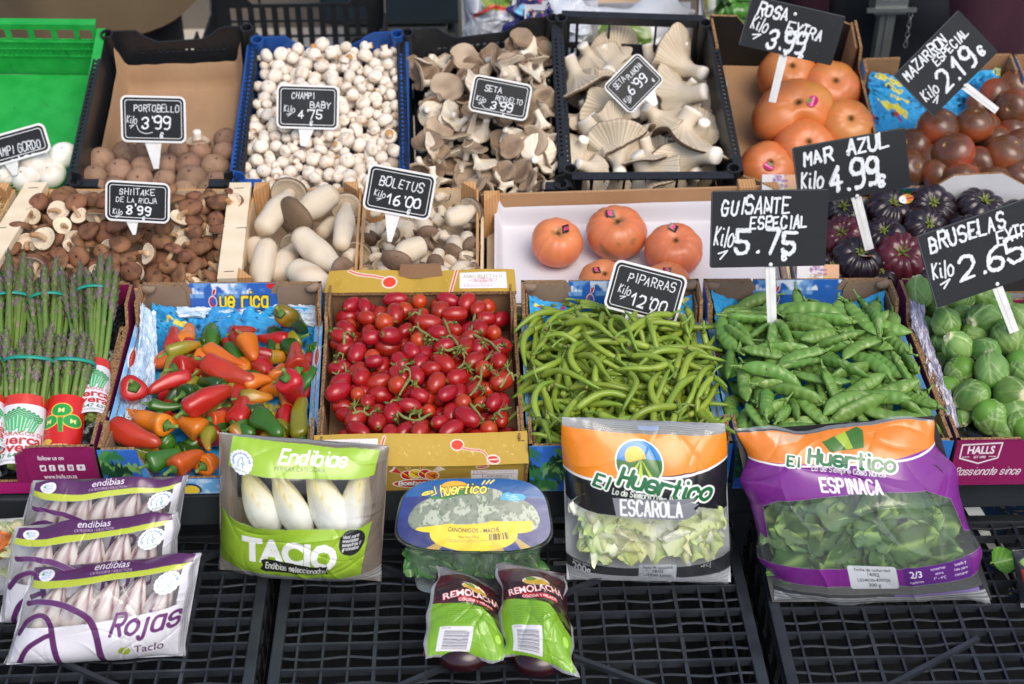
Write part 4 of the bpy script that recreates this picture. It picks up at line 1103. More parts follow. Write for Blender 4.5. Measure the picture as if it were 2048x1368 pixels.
cv = Canvas(430, 76, 420, '#a88a3a'); cv.mottle(0, 0, 430, 76, '#a8832b', 60, .5, 3, .7, soft=.3)
tomato_vine(cv, 288, -26, .98)
X, Y = 206, 40
def sweet(x, y, a, c, l):
    ca, sa = math.cos(a), math.sin(a); P = lambda u, v: (x + u * ca - v * sa, y + u * sa + v * ca)
    for k, col in ((1.25, '#f2e6d8'), (1.0, c)):
        cv.poly([P(0, -2 * k), P(l * k, -8 * k), P(l * k * .9, 0), P(l * k, 8 * k), P(0, 2 * k)], col)
    for t in (-.5, 0, .5): cv.stroke([P(2, 0), P(l * .9, t * 12)], .9, '#8a3418')
for x, y, a, c in ((172, 26, -2.5, '#c9342c'), (190, 16, -1.9, '#e5c23a'), (214, 16, -1.2, '#e5a23a'), (240, 24, -.7, '#efe0c8')): sweet(x, y, a, c, 18)
for x, y, c in ((186, 32, '#b3231f'), (203, 28, '#e8c22e'), (222, 29, '#b3231f'), (236, 34, '#e0822a')):
    cv.ell(x, y, 15, 13, '#f2e6d8'); cv.ell(x, y, 13.4, 11.4, c); cv.stroke([(x - 9, y - 6), (x + 6, y + 8)], 2.4, '#e8c22e' if c == '#b3231f' else '#b3231f'); 
    for k in range(5): cv.stroke([(x + 4, y), (x + 4 + 6 * math.cos(k * 1.26), y + 6 * math.sin(k * 1.26))], 1.8, '#16351c')
cv.ell(X, 56, 53, 13, '#f2e6d8'); cv.ell(X, 56, 50, 11, '#b5342a'); cv.ell(X, 53, 44, 6, '#d9603f', op=.6)
for wd, c in ((4.6, '#3c100c'), (2.7, '#f6efe6')): cv.hand('Bombonitos', X - 40, 60, 11, wd, c, wx=.95, adv=.93, slant=.12)
cv.rect(316, 22, 412, 76, '#e9e8ea'); cv.text('PRODUCIDO Y CONTROLADO POR AGRO SELECT S.L.', 319, 27, 4.2, '#a05050', sx=.9); cv.text('R.S.: EN TRAMITE', 319, 31.5, 4, '#a05050')
cv.rect(318, 33, 409, 34, '#b84a4a'); cv.rect(339, 33, 340, 76, '#b84a4a'); cv.text('CAT', 329, 52, 10, '#b02a2a', align='C', bold=.012); cv.text('I', 329, 63, 10, '#b02a2a', align='C', bold=.012)
for i, (s, t) in enumerate((('AGRO SELECT S.L.U.', 6), ('C.I.F. B-64840747', 5), ('TOMATE CHERRY RAMA ESPECIAL', 4.2), ('CAT - I - CALIBRE 20-30mm', 5), ('ORIGEN - ESPAÑA', 5), ('Peso Neto: 3 KG', 5.4))): cv.text(s, 375, 41 + i * 6.2, t, '#26262a', align='C', bold=.012)
printed('front_panel', cv, quad(A2 + (0.002, 0.006, -0.001), B2 + (-0.002, 0.006, -0.001), B3, A3), MT['print_card'], bx.root)
g = G(); k = bx.p(.5, 0, .06); g.prism([k + (-.05, -.0205, -.03), k + (.062, -.0205, -.03), k + (.062, -.021, .013), k + (.058, -.021, .017), k + (-.046, -.021, .017), k + (-.05, -.021, .013)], (0, -.002, 0), 0, 2) if False else None
for s in (0, 1):
    q = bx.p(s, 0, 0); sx = 1 if s == 0 else -1
    g = G(); g.prism([q + (0, 0.012, 0.002), q + (0, -0.006, 0.002), q + (-sx * .002, -0.02, 0.056), q + (-sx * .002, 0.012, 0.086)], (-sx * 0.004, 0, 0), 1, 2); g.build('end_gusset', [MT['card_gold'], MT['card_dark'], MT['card_edge']], bx.root)

# purple boxes at both ends
def halls_box(key, px, label, art_l, art_r):
    bx = CR[key] = Box(FRONT, px, 0.085, 'cardboard_box', label, 'cardboard box', 'purple fruit boxes at the ends of the front shelf', taper=0.01)
    PB = [MT['card_purple'], MT['card_purple'], MT['card_edge'], MT['card']]
    g = G(); bx.floor(g); g.build('base_panel', [MT['card_black']], bx.root)
    g = G(); bx.wall(g, 'back', [(0, 0), (1, 0), (1, .095), (.8, .095), (.76, .07), (.7, .055), (.3, .055), (.24, .07), (.2, .095), (0, .095)], m=(0, 1, 2)); g.build('back_wall', PB, bx.root)
    for k in ('left', 'right'):
        o = [(0, 0), (1, 0), (1, .095), (.85, .095), (.8, .062), (.18, .062), (.14, .085), (0, .085)]
        if k == 'right': o = [(1 - a, h) for a, h in o][::-1]
        g = G(); bx.wall(g, k, o, m=(0, 1, 2)); g.build('side_wall', PB, bx.root)
        g = G(); bx.wall(g, k, [(a, h) for a, h in ((.2, .064), (.8, .064), (.8, .0655), (.2, .0655))], th=.013, m=(3, 3, 2)); g.build('edge_fold', PB, bx.root)
    g = G(); bx.wall(g, 'front', [(0, 0), (1, 0), (1, .085), (.7, .085), (.67, .07), (.655, .022), (.4, .022), (.38, .07), (.3, .085), (0, .085)], m=(0, 3, 2)); g.build('front_wall', PB, bx.root)
    for a0, a1, art in ((0.0, .375, art_l), (.665, 1.0, art_r)):
        cv = Canvas(150, 83, 150, '#8a1c58'); cv.mottle(0, 0, 150, 83, '#7c184f', 30, .5, 2, .6, soft=.3); art(cv); panel_print(bx, 'printed_panel', 'front', a0, a1, .001, .084, cv)
    cv = Canvas(90, 20, 60, '#a51c68'); panel_print(bx, 'printed_panel', 'front', .38, .66, .001, .021, cv)
    return bx
WH = '#f0e8ee'
def art_follow(cv):
    cv.text('follow us on', 28, 22, 11, WH, bold=.02)
    for i in range(5):
        x = 28 + i * 19.5; cv.rect(x, 31, x + (13 if i < 4 else 18), 42, WH, r=2)
        c = '#8a1c58'
        if i == 0: cv.ell(x + 6, 37.5, 3.5, 2.6, c); cv.ell(x + 9, 35, 1.9, 1.8, c); cv.poly([(x + 2, 34), (x + 6, 37), (x + 4, 39)], c)
        elif i == 1: cv.text('f', x + 6.5, 41, 11, c, align='C', bold=.03)
        elif i == 2: cv.text('in', x + 6.5, 40, 8.5, c, align='C', bold=.03)
        elif i == 3: cv.rect(x + 3, 33.3, x + 10, 39.8, c, r=2); cv.rect(x + 4.1, 34.4, x + 8.9, 38.7, WH, r=1.4); cv.ell(x + 6.5, 36.6, 1.5, 1.4, c)
        else: cv.poly([(x + 7, 33.5), (x + 13, 36.5), (x + 7, 39.5)], c)
    cv.text('www.halls.co.za', 32, 56, 11, WH, bold=.02)
def art_halls(cv):
    pts = [(12, 8), (86, 5), (84, 32), (49, 42), (12, 32), (12, 8)]
    cv.stroke(pts, 2.4, WH); cv.text('HALLS', 49, 24, 19, WH, align='C', bold=.03, sx=.95); cv.text('EST 1890', 49, 32.5, 6, WH, align='C', bold=.02)
    cv.rect(16, 29.5, 30, 30.5, WH); cv.rect(66, 29, 80, 30, WH); cv.hand('Passionate since', 9, 63, 13, 1.5, WH, slant=.35, wx=.7, adv=.95)
halls_box('spear', [(-100, 578), (268, 576), (186, 893), (-240, 900)], 'purple printed cardboard box holding bundles of green asparagus', art_halls, art_follow)
halls_box('sprout', [(1795, 567), (2160, 564), (2340, 874), (1915, 880)], 'purple printed cardboard box of green brussels sprouts', art_halls, art_follow)
# ---------------------------------------------------------------- produce: shapes
m_('fruit_gloss', attr=True, rough=0.25, spec=0.5, rand=0.12, hrand=0.006, coat=0.15)
m_('fruit_satin', attr=True, rough=0.34, spec=0.5, rand=0.10, hrand=0.006)
m_('leaf_satin', attr=True, rough=0.45, spec=0.4, rand=0.16, hrand=0.012)
m_('mush', attr=True, rough=0.7, spec=0.25, rand=0.10, bump=0.12, bs=420)
m_('mush_brown', attr=True, rough=0.66, spec=0.3, rand=0.22, hrand=0.008, bump=0.3, bs=300, spots=(330, 0.66, '#5c4433'))
m_('pod', attr=True, rough=0.36, spec=0.45, rand=0.16, hrand=0.010, spots=(110, 0.70, '#a9bd74'))
m_('stalk', attr=True, rough=0.6, spec=0.3, rand=0.15)
C_ = lambda h: lin(h)
def cgrad(t, stops):
    """stops: (position, hex)"""
    t = np.asarray(t, float); x = [p for p, _ in stops]; c = np.array([C_(h) for _, h in stops])
    return np.stack([np.interp(t, x, c[:, k]) for k in range(3)], -1)

def mk_button(seed, r=0.013, stem=True, white='#e8ddcd', tan='#bb9263', squash=0.85, sl=0.9, tanamt=0.5, seg=18):
    """round closed mushroom: cap with rolled-under edge and a short stem"""
    rn = np.random.RandomState(seed)
    a = np.linspace(0, 1, 13); ang = a * 2.25
    rr = np.sin(np.minimum(ang, 2.25)); zz = np.cos(ang) * squash
    prof_r = list(rr * 1.0); prof_z = list(zz)
    sr = rn.uniform(0.36, 0.48); L = sl * rn.uniform(0.7, 1.1)
    if stem:
        prof_r += [0.60, sr * 0.95, sr, sr * 1.08, sr * 0.98, 0.0]; prof_z += [zz[-1] + .05, zz[-1] + .03, zz[-1] - L * .4, zz[-1] - L * .8, zz[-1] - L, zz[-1] - L]
    else:
        prof_r += [0.4, 0.0]; prof_z += [zz[-1] + .02, zz[-1] + .02]
    V, F, s, t = _lathe(prof_r, prof_z, seg); V = np.array(V)
    n = n3(V, 1.6, seed) ; V = V * (1 + 0.09 * n[:, None]) * (rn.uniform(.92, 1.08), rn.uniform(.92, 1.08), 1)
    k = n3(V, 2.6, seed + 9); base = mixc(C_(white), C_(tan), np.clip(sst(-.05, .8, k) * tanamt + 0.10 * (s > .68), 0, 1))
    end = (V[:, 2] < V[:, 2].min() + .1); base = np.where(end[:, None] & stem, C_('#b98a55'), base)
    return mesh('mushroom', V * r, F, MT['mush'], None, base)

def mk_cap(seed, R_, hgt, top, under, edge, gill=0.0, seg=28, wob=.06, roll=.35, speck=None):
    """flat open cap, stem side down: top colour, cream underside"""
    rn = np.random.RandomState(seed)
    u = np.linspace(0, 1, 9); r1 = np.sin(u * np.pi / 2); z1 = hgt * np.cos(u * np.pi / 2)
    r2 = np.array([1.0, .93, .84, .70, .45, .2, 0.0]); z2 = np.array([-hgt * roll * .6, -hgt * roll, -hgt * roll * .7, -.02, .05, .08, .08])
    V, F, s, t = _lathe(np.r_[r1, r2], np.r_[z1, z2], seg); V = np.array(V)
    V = V * (1 + wob * n3(V, 1.5, seed)[:, None]); V[:, 2] += wob * 1.2 * np.sin(2 * np.arctan2(V[:, 1], V[:, 0]) + seed) * (V[:, 0] ** 2 + V[:, 1] ** 2)
    n = 9 * seg; idx = np.arange(len(V)); isu = (idx >= n + seg) & (idx != len(V) - 2)
    c = mixc(C_(top[0]), C_(top[1]), sst(-.3, .5, n3(V, 2.2, seed + 4)))
    cu = mixc(C_(under[0]), C_(under[1]), .5 + .5 * np.sin(t * 14) * gill)
    c = np.where(isu[:, None], cu, c); c = np.where(((idx >= n) & (idx < n + seg))[:, None], C_(edge), c)
    return V * R_, F, c
def mk_stem(seed, r0, r1, L, c0, c1, bend=.15, seg=10, nk=8):
    rn = np.random.RandomState(seed); z = np.linspace(0, 1, nk); a = rn.uniform(0, 6.28)
    P = np.c_[math.cos(a) * bend * L * z ** 2, math.sin(a) * bend * L * z ** 2, -z * L]
    rad = (r0 * (1 - z) + r1 * z) * (1 + .06 * np.sin(z * 5 + seed)); rad[-1] *= .8
    V, F, s, t = tube(P, rad, seg); V = np.array(V) + n3(V, 150, seed)[:, None] * .0008
    return V, F, mixc(C_(c0), C_(c1), np.clip(s + .2 * n3(V, 300, seed + 2), 0, 1))

def mk_oyster(seed, R_, L, sr, asym=.6, top=('#8b7a68', '#6d5d4f'), under=('#eadfcb', '#c9b594'), seg=96, wave=.16):
    """funnel-shaped oyster mushroom: stem end at the origin, cap opening along +Z, lobed rim, fluted underside"""
    rn = np.random.RandomState(seed)
    th = np.linspace(0, 2 * np.pi, seg, endpoint=False); a0 = rn.uniform(0, 6.28)
    lob = vn(np.cos(th) * 1.6 + 5, np.sin(th) * 1.6 + 5, seed); lob2 = vn(np.cos(th) * 4 + 9, np.sin(th) * 4 + 9, seed + 3)
    rho = R_ * (1 + asym * np.cos(th)) * (.86 + .28 * lob + .08 * lob2)
    zr = L + R_ * wave * 2.2 * (lob - .5) + R_ * .10 * np.sin(th * 5 + a0) * lob2 - R_ * .22 * asym * np.cos(th)
    rows, cols, gl = [], [], []
    stripe = .5 + .5 * np.sin(th * (58 if seg > 100 else 28) + 2 * np.sin(th * 3 + a0))
    for z, k in ((0.0, .92), (.10, 1.0), (.25, .95), (.42, .98)):
        rows.append(np.c_[sr * k * np.cos(th), sr * k * np.sin(th), np.full(seg, z * L)]); cols.append(np.tile(C_('#f0e8da') if z == 0 else C_(under[0]), (seg, 1)) * (1 - .06 * stripe[:, None] * (z > 0)))
    for q in (.12, .25, .4, .55, .7, .84, .94, 1.0):
        r = sr + (rho - sr) * q ** 1.25; z = L * .42 + (zr - L * .42) * (q ** .62)
        r = r * (1 + .010 * (stripe - .5) * (q < .99))
        rows.append(np.c_[r * np.cos(th), r * np.sin(th), z + (stripe - .5) * .0006 * (q < .96)]); cols.append(mixc(C_(under[0]), C_(under[1]), stripe ** 2.5 * (.45 + .45 * q)))
    for q, dz, lift in ((1.005, .0018, 1), (.97, .0042, 1), (.85, .0055, 1), (.65, .005, .95), (.4, .003, .85), (.15, .001, .75), (0.0, 0, .72)):
        r = sr * .2 + (rho - sr * .2) * q if q > .2 else rho * q
        z = (zr + dz) * q ** .5 * lift + (L * .80) * (1 - q ** .5 * lift) if q < .9 else zr + dz
        rows.append(np.c_[r * np.cos(th), r * np.sin(th), z]); k = n3(rows[-1], 60, seed + 4)
        cols.append(mixc(C_(top[0]), C_(top[1]), sst(-.4, .5, k)) * (1 if q < 1 else .9))
    V = np.vstack(rows); N = len(rows); C = np.vstack(cols); C = mixc(C, C_('#a58a68'), .45 * sst(.1, .9, n3(V, 42, seed + 11)))
    i = np.arange(N - 1)[:, None] * seg + np.arange(seg)[None]; j = np.arange(N - 1)[:, None] * seg + (np.arange(seg) + 1)[None] % seg
    F = np.stack([i, j, j + seg, i + seg], -1).reshape(-1, 4)
    V = np.vstack([V, [[0, 0, 0]]]); C = np.vstack([C, [C_('#f3ece0')]])
    Fl = [tuple(f) for f in F] + [(len(V) - 1, (q + 1) % seg, q) for q in range(seg)]
    V[:, 0] += .25 * sr * np.sin(V[:, 2] / L * 2 + seed)
    V += (n3(V, 45, seed + 8) * R_ * .05)[:, None] * np.array([.6, .6, 1])
    return mesh('oyster_mushroom', V, Fl, MT['mush'], None, C)

def mk_tomato(seed, r, ribs=0, rib=.0, squash=.8, cols=None, scar=None, seg=48, dimple=.22, lump=.05, shoulder=None, pinch=0.0, mk='fruit_satin', blotch=None, mott=None):
    rn = np.random.RandomState(seed); N = 26
    a = np.linspace(0, np.pi, N); rr = np.sin(a) ** .85; zz = np.cos(a) * squash
    zz = zz - dimple * np.exp(-(rr / .32) ** 2) * (a < 1.5) * .9 + .10 * np.exp(-(rr / .3) ** 2) * (a > 1.6)
    V, F, s, t = _lathe(rr, zz, seg); V = np.array(V)
    rad = np.hypot(V[:, 0], V[:, 1]); ph = rn.uniform(0, 6.28)
    if ribs:
        tt = t + .25 * np.sin(t * 2 + ph); k = np.abs(np.sin(tt * ribs / 2)) ** .7 - .62
        k = k * (.75 + .5 * vn(np.cos(t) * 2 + 4, np.sin(t) * 2 + 4, seed)); top = sst(-.9, .3, V[:, 2])
        V[:, :2] *= (1 + rib * k * top * sst(0, .35, rad))[:, None]; V[:, 2] += rib * .6 * k * sst(.1, .6, rad) * (V[:, 2] > 0)
    if pinch: V[:, 0] *= 1 + pinch * .35; V[:, 1] *= 1 - pinch * (.55 * np.exp(-((V[:, 0] + .1) / .28) ** 2)) * (V[:, 1] < 0) * sst(0, .4, -V[:, 1])
    V *= (1 + lump * n3(V, 1.3, seed + 2))[:, None]
    V[:, 0] *= rn.uniform(.97, 1.06)
    c = cgrad(sst(-.9, .9, V[:, 2] + .25 * n3(V, 1.5, seed + 5)), cols)
    if shoulder:
        c = mixc(c, C_(shoulder[0]), np.clip(sst(shoulder[1], shoulder[1] + .35, V[:, 2] + .22 * n3(V, 2.2, seed + 6)) * shoulder[2], 0, 1))
    streak = sst(.55, .85, vn(t * 11, V[:, 2] * .8, seed + 8)) * sst(0.05, .3, rad); c = mixc(c, np.minimum(cgrad(np.full(len(V), 1.0), cols) * (1.25, 1.4, 1.3), 1), streak * .45)
    if mott: c = mixc(c, C_(mott), sst(-.1, .7, n3(V, 1.7, seed + 12)) * .55)
    if blotch: c = mixc(c, C_(blotch), sst(.72, .78, vn(V[:, 0] * 4 + 3, V[:, 2] * 5 + seed, seed)) * .6 * (rad > .6))
    if scar: c = np.where(((rad < scar[1] * (1 + .5 * np.sin(t * 3 + ph))) & (V[:, 2] > 0))[:, None], C_(scar[0]), c)
    me = mesh('tomato', V * r, F, MT[mk], None, c)
    return me

def mk_pepper(seed, L, wd, cols, blunt=.4, bend=.12):
    """small pointed sweet pepper lying along +Z, stem end at the origin"""
    rn = np.random.RandomState(seed); N = 26; z = np.linspace(0, 1, N)
    r = np.where(z < .10, .52 + .48 * np.sqrt(np.clip(z / .10, 0, 1)), 1.0) * (1 - (1 - blunt) * sst(.15, 1, z)) * np.sqrt(np.clip(1 - ((z - .78) / .225).clip(0, 1) ** 2, 0.0, 1))
    r *= 1 + .06 * np.sin(z * 7 + seed); r[-1] = .02
    a = rn.uniform(0, 6.28); b = bend * rn.uniform(.4, 1.3)
    P = np.c_[math.cos(a) * b * L * np.sin(z * 2.6), math.sin(a) * b * L * np.sin(z * 2.6), z * L]; P[0, 2] += .02 * L
    V, F, s, t = tube(P, r * wd / 2, 26); V = np.array(V)
    lob = 1 + .10 * np.cos(3 * t + rn.uniform(0, 6)) * (1 - .6 * s) + .03 * np.cos(2 * t + 1)
    ctr = np.stack([np.interp(s, z, P[:, k]) for k in range(3)], -1); V = ctr + (V - ctr) * lob[:, None] * (1 + .09 * n3(V, 60, seed)[:, None])
    c = cgrad(np.clip(s * .8 + .25 * n3(V, 28, seed + 2) + .2, 0, 1), cols)
    me = mesh('pepper', V, F, MT['fruit_gloss'], None, c)
    k = np.linspace(0, 1, 8); sl = wd * .35 + .006; a2 = rn.uniform(0, 6.28)
    Ps = np.c_[math.cos(a2) * .004 * k ** 2, math.sin(a2) * .004 * k ** 2, .002 + .0 * k - k * sl]
    rs = wd / 2 * np.array([.52, .42, .22, .16, .15, .15, .17, .14])
    Vs, Fs, s2, t2 = tube(Ps, rs, 14); Vs = np.array(Vs); Vs[:, :2] *= (1 + .12 * np.cos(5 * t2) * (s2 < .35))[:, None]
    st = mesh('stem', Vs, Fs, MT['stalk'], None, mixc(C_('#35672a'), C_('#7f9a4a'), np.clip(s2 + .3 * n3(Vs, 400, seed), 0, 1)))
    return me, st

def mk_chilli(seed):
    rn = np.random.RandomState(seed); L = rn.uniform(.068, .104); N = 22; z = np.linspace(0, 1, N); w_ = rn.uniform(.0047, .0062)
    r = w_ * np.minimum(1, .72 + z * 3) * (1 - .25 * z) * np.sqrt(np.clip(1 - z ** 5, 0, 1)) * (1 + .07 * np.sin(z * 17 + seed) + .05 * rn.uniform(-1, 1, N)); r[-1] = .0006; r = np.maximum(r, .0006)
    a = rn.uniform(0, 6.28); b = rn.uniform(.06, .30) * rn.choice([-1, 1]); h = rn.uniform(-.1, .1)
    P = np.c_[L * b * np.sin(z * 3.0) + L * .3 * np.clip(z - .75, 0, 1) * rn.uniform(-1, 1), L * h * np.sin(z * 4 + 1) - L * h * math.sin(1), (z - .5) * L]
    V, F, s, t = tube(P, r, 10, (1, .92)); V = np.array(V)
    c = cgrad(np.clip(s + .25 * n3(V, 90, seed), 0, 1), [(0, '#93a83c'), (.5, '#849a32'), (1, '#72902c')]); c = mixc(c, C_('#38481c'), sst(.55, .8, n3(V, 160, seed + 4)) * .5)
    me = mesh('chilli', V, F, MT['fruit_satin'], None, c)
    k = np.linspace(0, 1, 10); sl = rn.uniform(.022, .036); a2 = rn.uniform(-1, 1); e = P[0]
    Ps = e + np.c_[a2 * sl * .5 * k ** 1.8, rn.uniform(-.2, .2) * sl * k, -k * sl * (1 - .2 * abs(a2) * k)]
    Vs, Fs, s2, t2 = tube(Ps, np.array([w_ * .82, w_ * .72, .0022, .0018, .0017, .0017, .0018, .0019, .0021, .0022]), 8)
    st = mesh('stem', Vs, Fs, MT['stalk'], None, cgrad(np.clip(s2 + .12 * n3(np.array(Vs), 300, seed), 0, 1), [(0, '#5f6a2a'), (.15, '#6f8a35'), (.8, '#8aa84e'), (1, '#7b6a45')]))
    ch = [(P[i], max(r[i], .003)) for i in range(0, N, 3)] + [(Ps[5], .002)]
    return me, st, ch, L

def mk_pod(seed):
    rn = np.random.RandomState(seed); L = rn.uniform(.072, .098); N = 28; z = np.linspace(0, 1, N); w_ = rn.uniform(.0100, .0118)
    r = w_ * np.sqrt(np.clip(np.minimum(1, z * 4.5 + .03), 0, 1)) * np.clip(1 - ((z - .72) / .28).clip(0, 1) ** 1.6, .04, 1)
    b = rn.uniform(-.16, .16)
    P = np.c_[L * b * (np.sin(z * np.pi) - .5), 0 * z, (z - .5) * L]
    V, F, s, t = tube(P, r, 20, (1, .60)); V = np.array(V)
    bump = 1 + .16 * np.sin(z * 2 * np.pi * rn.randint(6, 8) + 1); k = np.interp(s, z, bump); V[:, 1] *= np.where((s > .12) & (s < .9), k, 1)
    seam = np.exp(-((np.abs(np.cos(t)) - 1) / .02) ** 2); V[:, 0] += np.sign(np.cos(t)) * .0006 * seam
    c = cgrad(np.clip(.5 + .5 * n3(V, 60, seed), 0, 1), [(0, '#5c8434'), (1, '#7ba34f')]); c = mixc(c, C_('#35611f'), seam * .5)
    c = mixc(c, C_('#b5c184'), sst(.40, .55, n3(V, 170, seed + 3)) * .5)
    me = mesh('pea_pod', V, F, MT['pod'], None, c)
    g = []; e = P[0]; Vs, Fs, s2, t2 = tube(e + np.c_[np.linspace(0, .4, 7) ** 2 * .03 * rn.choice([-1, 1]), np.zeros(7), -np.linspace(0, 1, 7) * .017], [.0046, .0030, .0017, .0015, .0015, .0017, .0018], 8)
    Vs = [tuple(v) for v in Vs]; Fs = [tuple(f) for f in Fs]; cs = [C_('#7c9c52')] * len(Vs)
    for j in range(5):
        a = j * 1.2566 + rn.uniform(0, .4); b0 = len(Vs); d = np.array([math.cos(a), math.sin(a) * .8, 0]); q = np.array([-math.sin(a), math.cos(a), 0])
        for kk, (rr, zz, ww) in enumerate(((.003, 0, .0022), (.007, .003, .0026), (.0105, .008 + .004 * rn.rand(), .0003))):
            Vs += [tuple(e + d * rr + q * ww + (0, 0, zz)), tuple(e + d * rr - q * ww + (0, 0, zz))]
        Fs += [(b0, b0 + 1, b0 + 3, b0 + 2), (b0 + 2, b0 + 3, b0 + 5, b0 + 4)]; cs += [C_('#6f9246')] * 6
    st = mesh('calyx', Vs, Fs, MT['stalk'], None, cs)
    ch = [(P[i], max(r[i] * .72, .003)) for i in range(1, N, 3)]
    return me, st, ch, L

def mk_sprout(seed):
    rn = np.random.RandomState(seed); nt_, np_ = 72, 40
    th, ph = np.meshgrid(np.linspace(0, 2 * np.pi, nt_, endpoint=False), np.linspace(0.02, np.pi - .02, np_))
    V = np.stack([np.sin(ph) * np.cos(th), np.sin(ph) * np.sin(th), np.cos(ph)], -1).reshape(-1, 3)
    c = np.tile(C_('#5f8f35'), (len(V), 1)); rad = np.ones(len(V)); top = np.zeros(len(V))
    for k in range(7):                     # overlapping leaves, each a cap rising from the base
        a = k * 2.4 + rn.uniform(-.3, .3); tilt = rn.uniform(.55, 1.15); d = np.array([math.sin(tilt) * math.cos(a), math.sin(tilt) * math.sin(a), -math.cos(tilt) * .55]); d /= np.linalg.norm(d)
        ang = np.arccos(np.clip(V @ d, -1, 1)); lim = 1.12 + .08 * np.sin(np.arctan2(V @ np.array([-math.sin(a), math.cos(a), 0]), V[:, 2]) * 3)
        ins = ang < lim; ed = sst(lim - .10, lim, ang)
        rad = np.where(ins, rad + .058 - .020 * ed, rad)
        u = V @ np.array([-math.sin(a), math.cos(a), 0]); w_ = V[:, 2] + .9
        f = rn.uniform(-.3, .3)
        base = mixc(C_('#4a7430'), C_('#8aae60'), np.clip(.35 + f + .4 * ed + .2 * n3(V, 3, seed + k), 0, 1))
        vein = np.exp(-(u / .045) ** 2) * .95
        for sgn in (-1, 1):
            for q in (.45, .85, 1.25, 1.6): vein = np.maximum(vein, np.exp(-((np.abs(u) * .9 - (w_ - q) * .8) / .030) ** 2) * (w_ > q) * .7)
        base = mixc(base, C_('#b9cf8f'), np.clip(vein, 0, 1) * .75); c = np.where(ins[:, None], base, c)
    stem = sst(-.90, -.96, V[:, 2]); c = mixc(c, C_('#d5d5a8'), stem)
    V = V * rad[:, None]; V[:, 2] *= rn.uniform(.98, 1.22); V *= (1 + .05 * n3(V, 1.4, seed))[:, None]
    V[:, 2] = np.where(stem > .5, V[:, 2] - .10, V[:, 2])
    i = np.arange(np_ - 1)[:, None] * nt_ + np.arange(nt_)[None]; j = np.arange(np_ - 1)[:, None] * nt_ + (np.arange(nt_) + 1)[None] % nt_
    F = [tuple(f) for f in np.stack([i, i + nt_, j + nt_, j], -1).reshape(-1, 4)]
    V = np.vstack([V, [[0, 0, V[0, 2] + .005]], [[0, 0, V[-1, 2] - .01]]]); c = np.vstack([c, c[:1], c[-1:]])
    n = len(V); F += [(n - 2, q, (q + 1) % nt_) for q in range(nt_)] + [(n - 1, (np_ - 1) * nt_ + (q + 1) % nt_, (np_ - 1) * nt_ + q) for q in range(nt_)]
    return mesh('brussels_sprout', V * .0195, F, MT['leaf_satin'], None, c)

# ---------------------------------------------------------------- heaping: things dropped one on another
class Heap:
    def __init__(s, bx, floor): s.bx, s.fl = bx, floor; s.P = np.zeros((0, 3)); s.r = np.zeros(0)
    def drop(s, ch, R3, x, y, give=.8):
        """ch: (offset, radius) spheres turned by R3; returns resting z of the origin"""
        o = np.array([c[0] for c in ch]) @ R3.T; r = np.array([c[1] for c in ch]); z = np.max(s.fl(x + o[:, 0], y + o[:, 1]) + r - o[:, 2])
        if len(s.P):
            d2 = (s.P[None, :, 0] - x - o[:, 0:1]) ** 2 + (s.P[None, :, 1] - y - o[:, 1:2]) ** 2; q = ((s.r[None] + r[:, None]) * give) ** 2 - d2
            zz = np.where(q > 0, s.P[None, :, 2] + np.sqrt(np.maximum(q, 0)) - o[:, 2:3], -1e9); z = max(z, zz.max())
        return z, o, r
    def put(s, o, r, x, y, z): s.P = np.vstack([s.P, o + (x, y, z)]); s.r = np.r_[s.r, r]
def rot3(yaw, pitch, roll):
    """lying thing: +Z turned to point along yaw in the plane, raised by pitch, spun by roll"""
    return (RZ(yaw) @ RY(math.pi / 2 - pitch) @ RZ(roll)).to_3x3()
def heap_long(bx, kinds, n, floor, target, mg, seed, make, tries=12, give=.78, pit=.22):
    """n long things dropped where the heap is lowest below its target surface"""
    rn = np.random.RandomState(seed); hp = Heap(bx, floor); q = bx.top; lo, hi = q.min(0), q.max(0); got = 0
    for i in range(n):
        best = None
        me = kinds[rn.randint(len(kinds))]
        for k in range(tries):
            x, y = rn.uniform(lo, hi); 
            if not bx.inside(x, y, bx.H, mg): continue
            yaw, roll = rn.uniform(0, 6.28), rn.uniform(0, 6.28); p = rn.normal(0, pit)
            M3 = rot3(yaw, p, roll); A = np.array(M3); z, o, r = hp.drop(me[2], A, x, y, give)
            e = o + (x, y, z)
            if not all(bx.inside(a, b, bx.H, mg * .45) for a, b in (e[0, :2], e[-1, :2])): continue
            sc = z - target(x, y)
            if best is None or sc < best[0]: best = (sc, x, y, z, M3, o, r)
        if best is None: continue
        sc, x, y, z, M3, o, r = best
        if sc > .012: continue
        hp.put(o, r, x, y, z); make(me, bx.M @ T(x, y, z) @ M3.to_4x4(), got); got += 1
    return hp
def heap_ball(bx, n, rad, floor, target, mg, seed, make, tries=14, give=.86):
    rn = np.random.RandomState(seed); hp = Heap(bx, floor); q = bx.top; lo, hi = q.min(0), q.max(0); got = 0
    for i in range(n):
        r = rn.uniform(*rad); best = None
        for k in range(tries):
            x, y = rn.uniform(lo, hi)
            if not bx.inside(x, y, bx.H, mg + r * .6): continue
            z, o, rr = hp.drop([(np.zeros(3), r)], np.eye(3), x, y, give); sc = z - target(x, y)
            if best is None or sc < best[0]: best = (sc, x, y, z, o, rr)
        if best is None or best[0] > r * .9: continue
        sc, x, y, z, o, rr = best; hp.put(o, rr, x, y, z); make(r, bx.M @ T(x, y, z), got, (x, y)); got += 1
    return hp
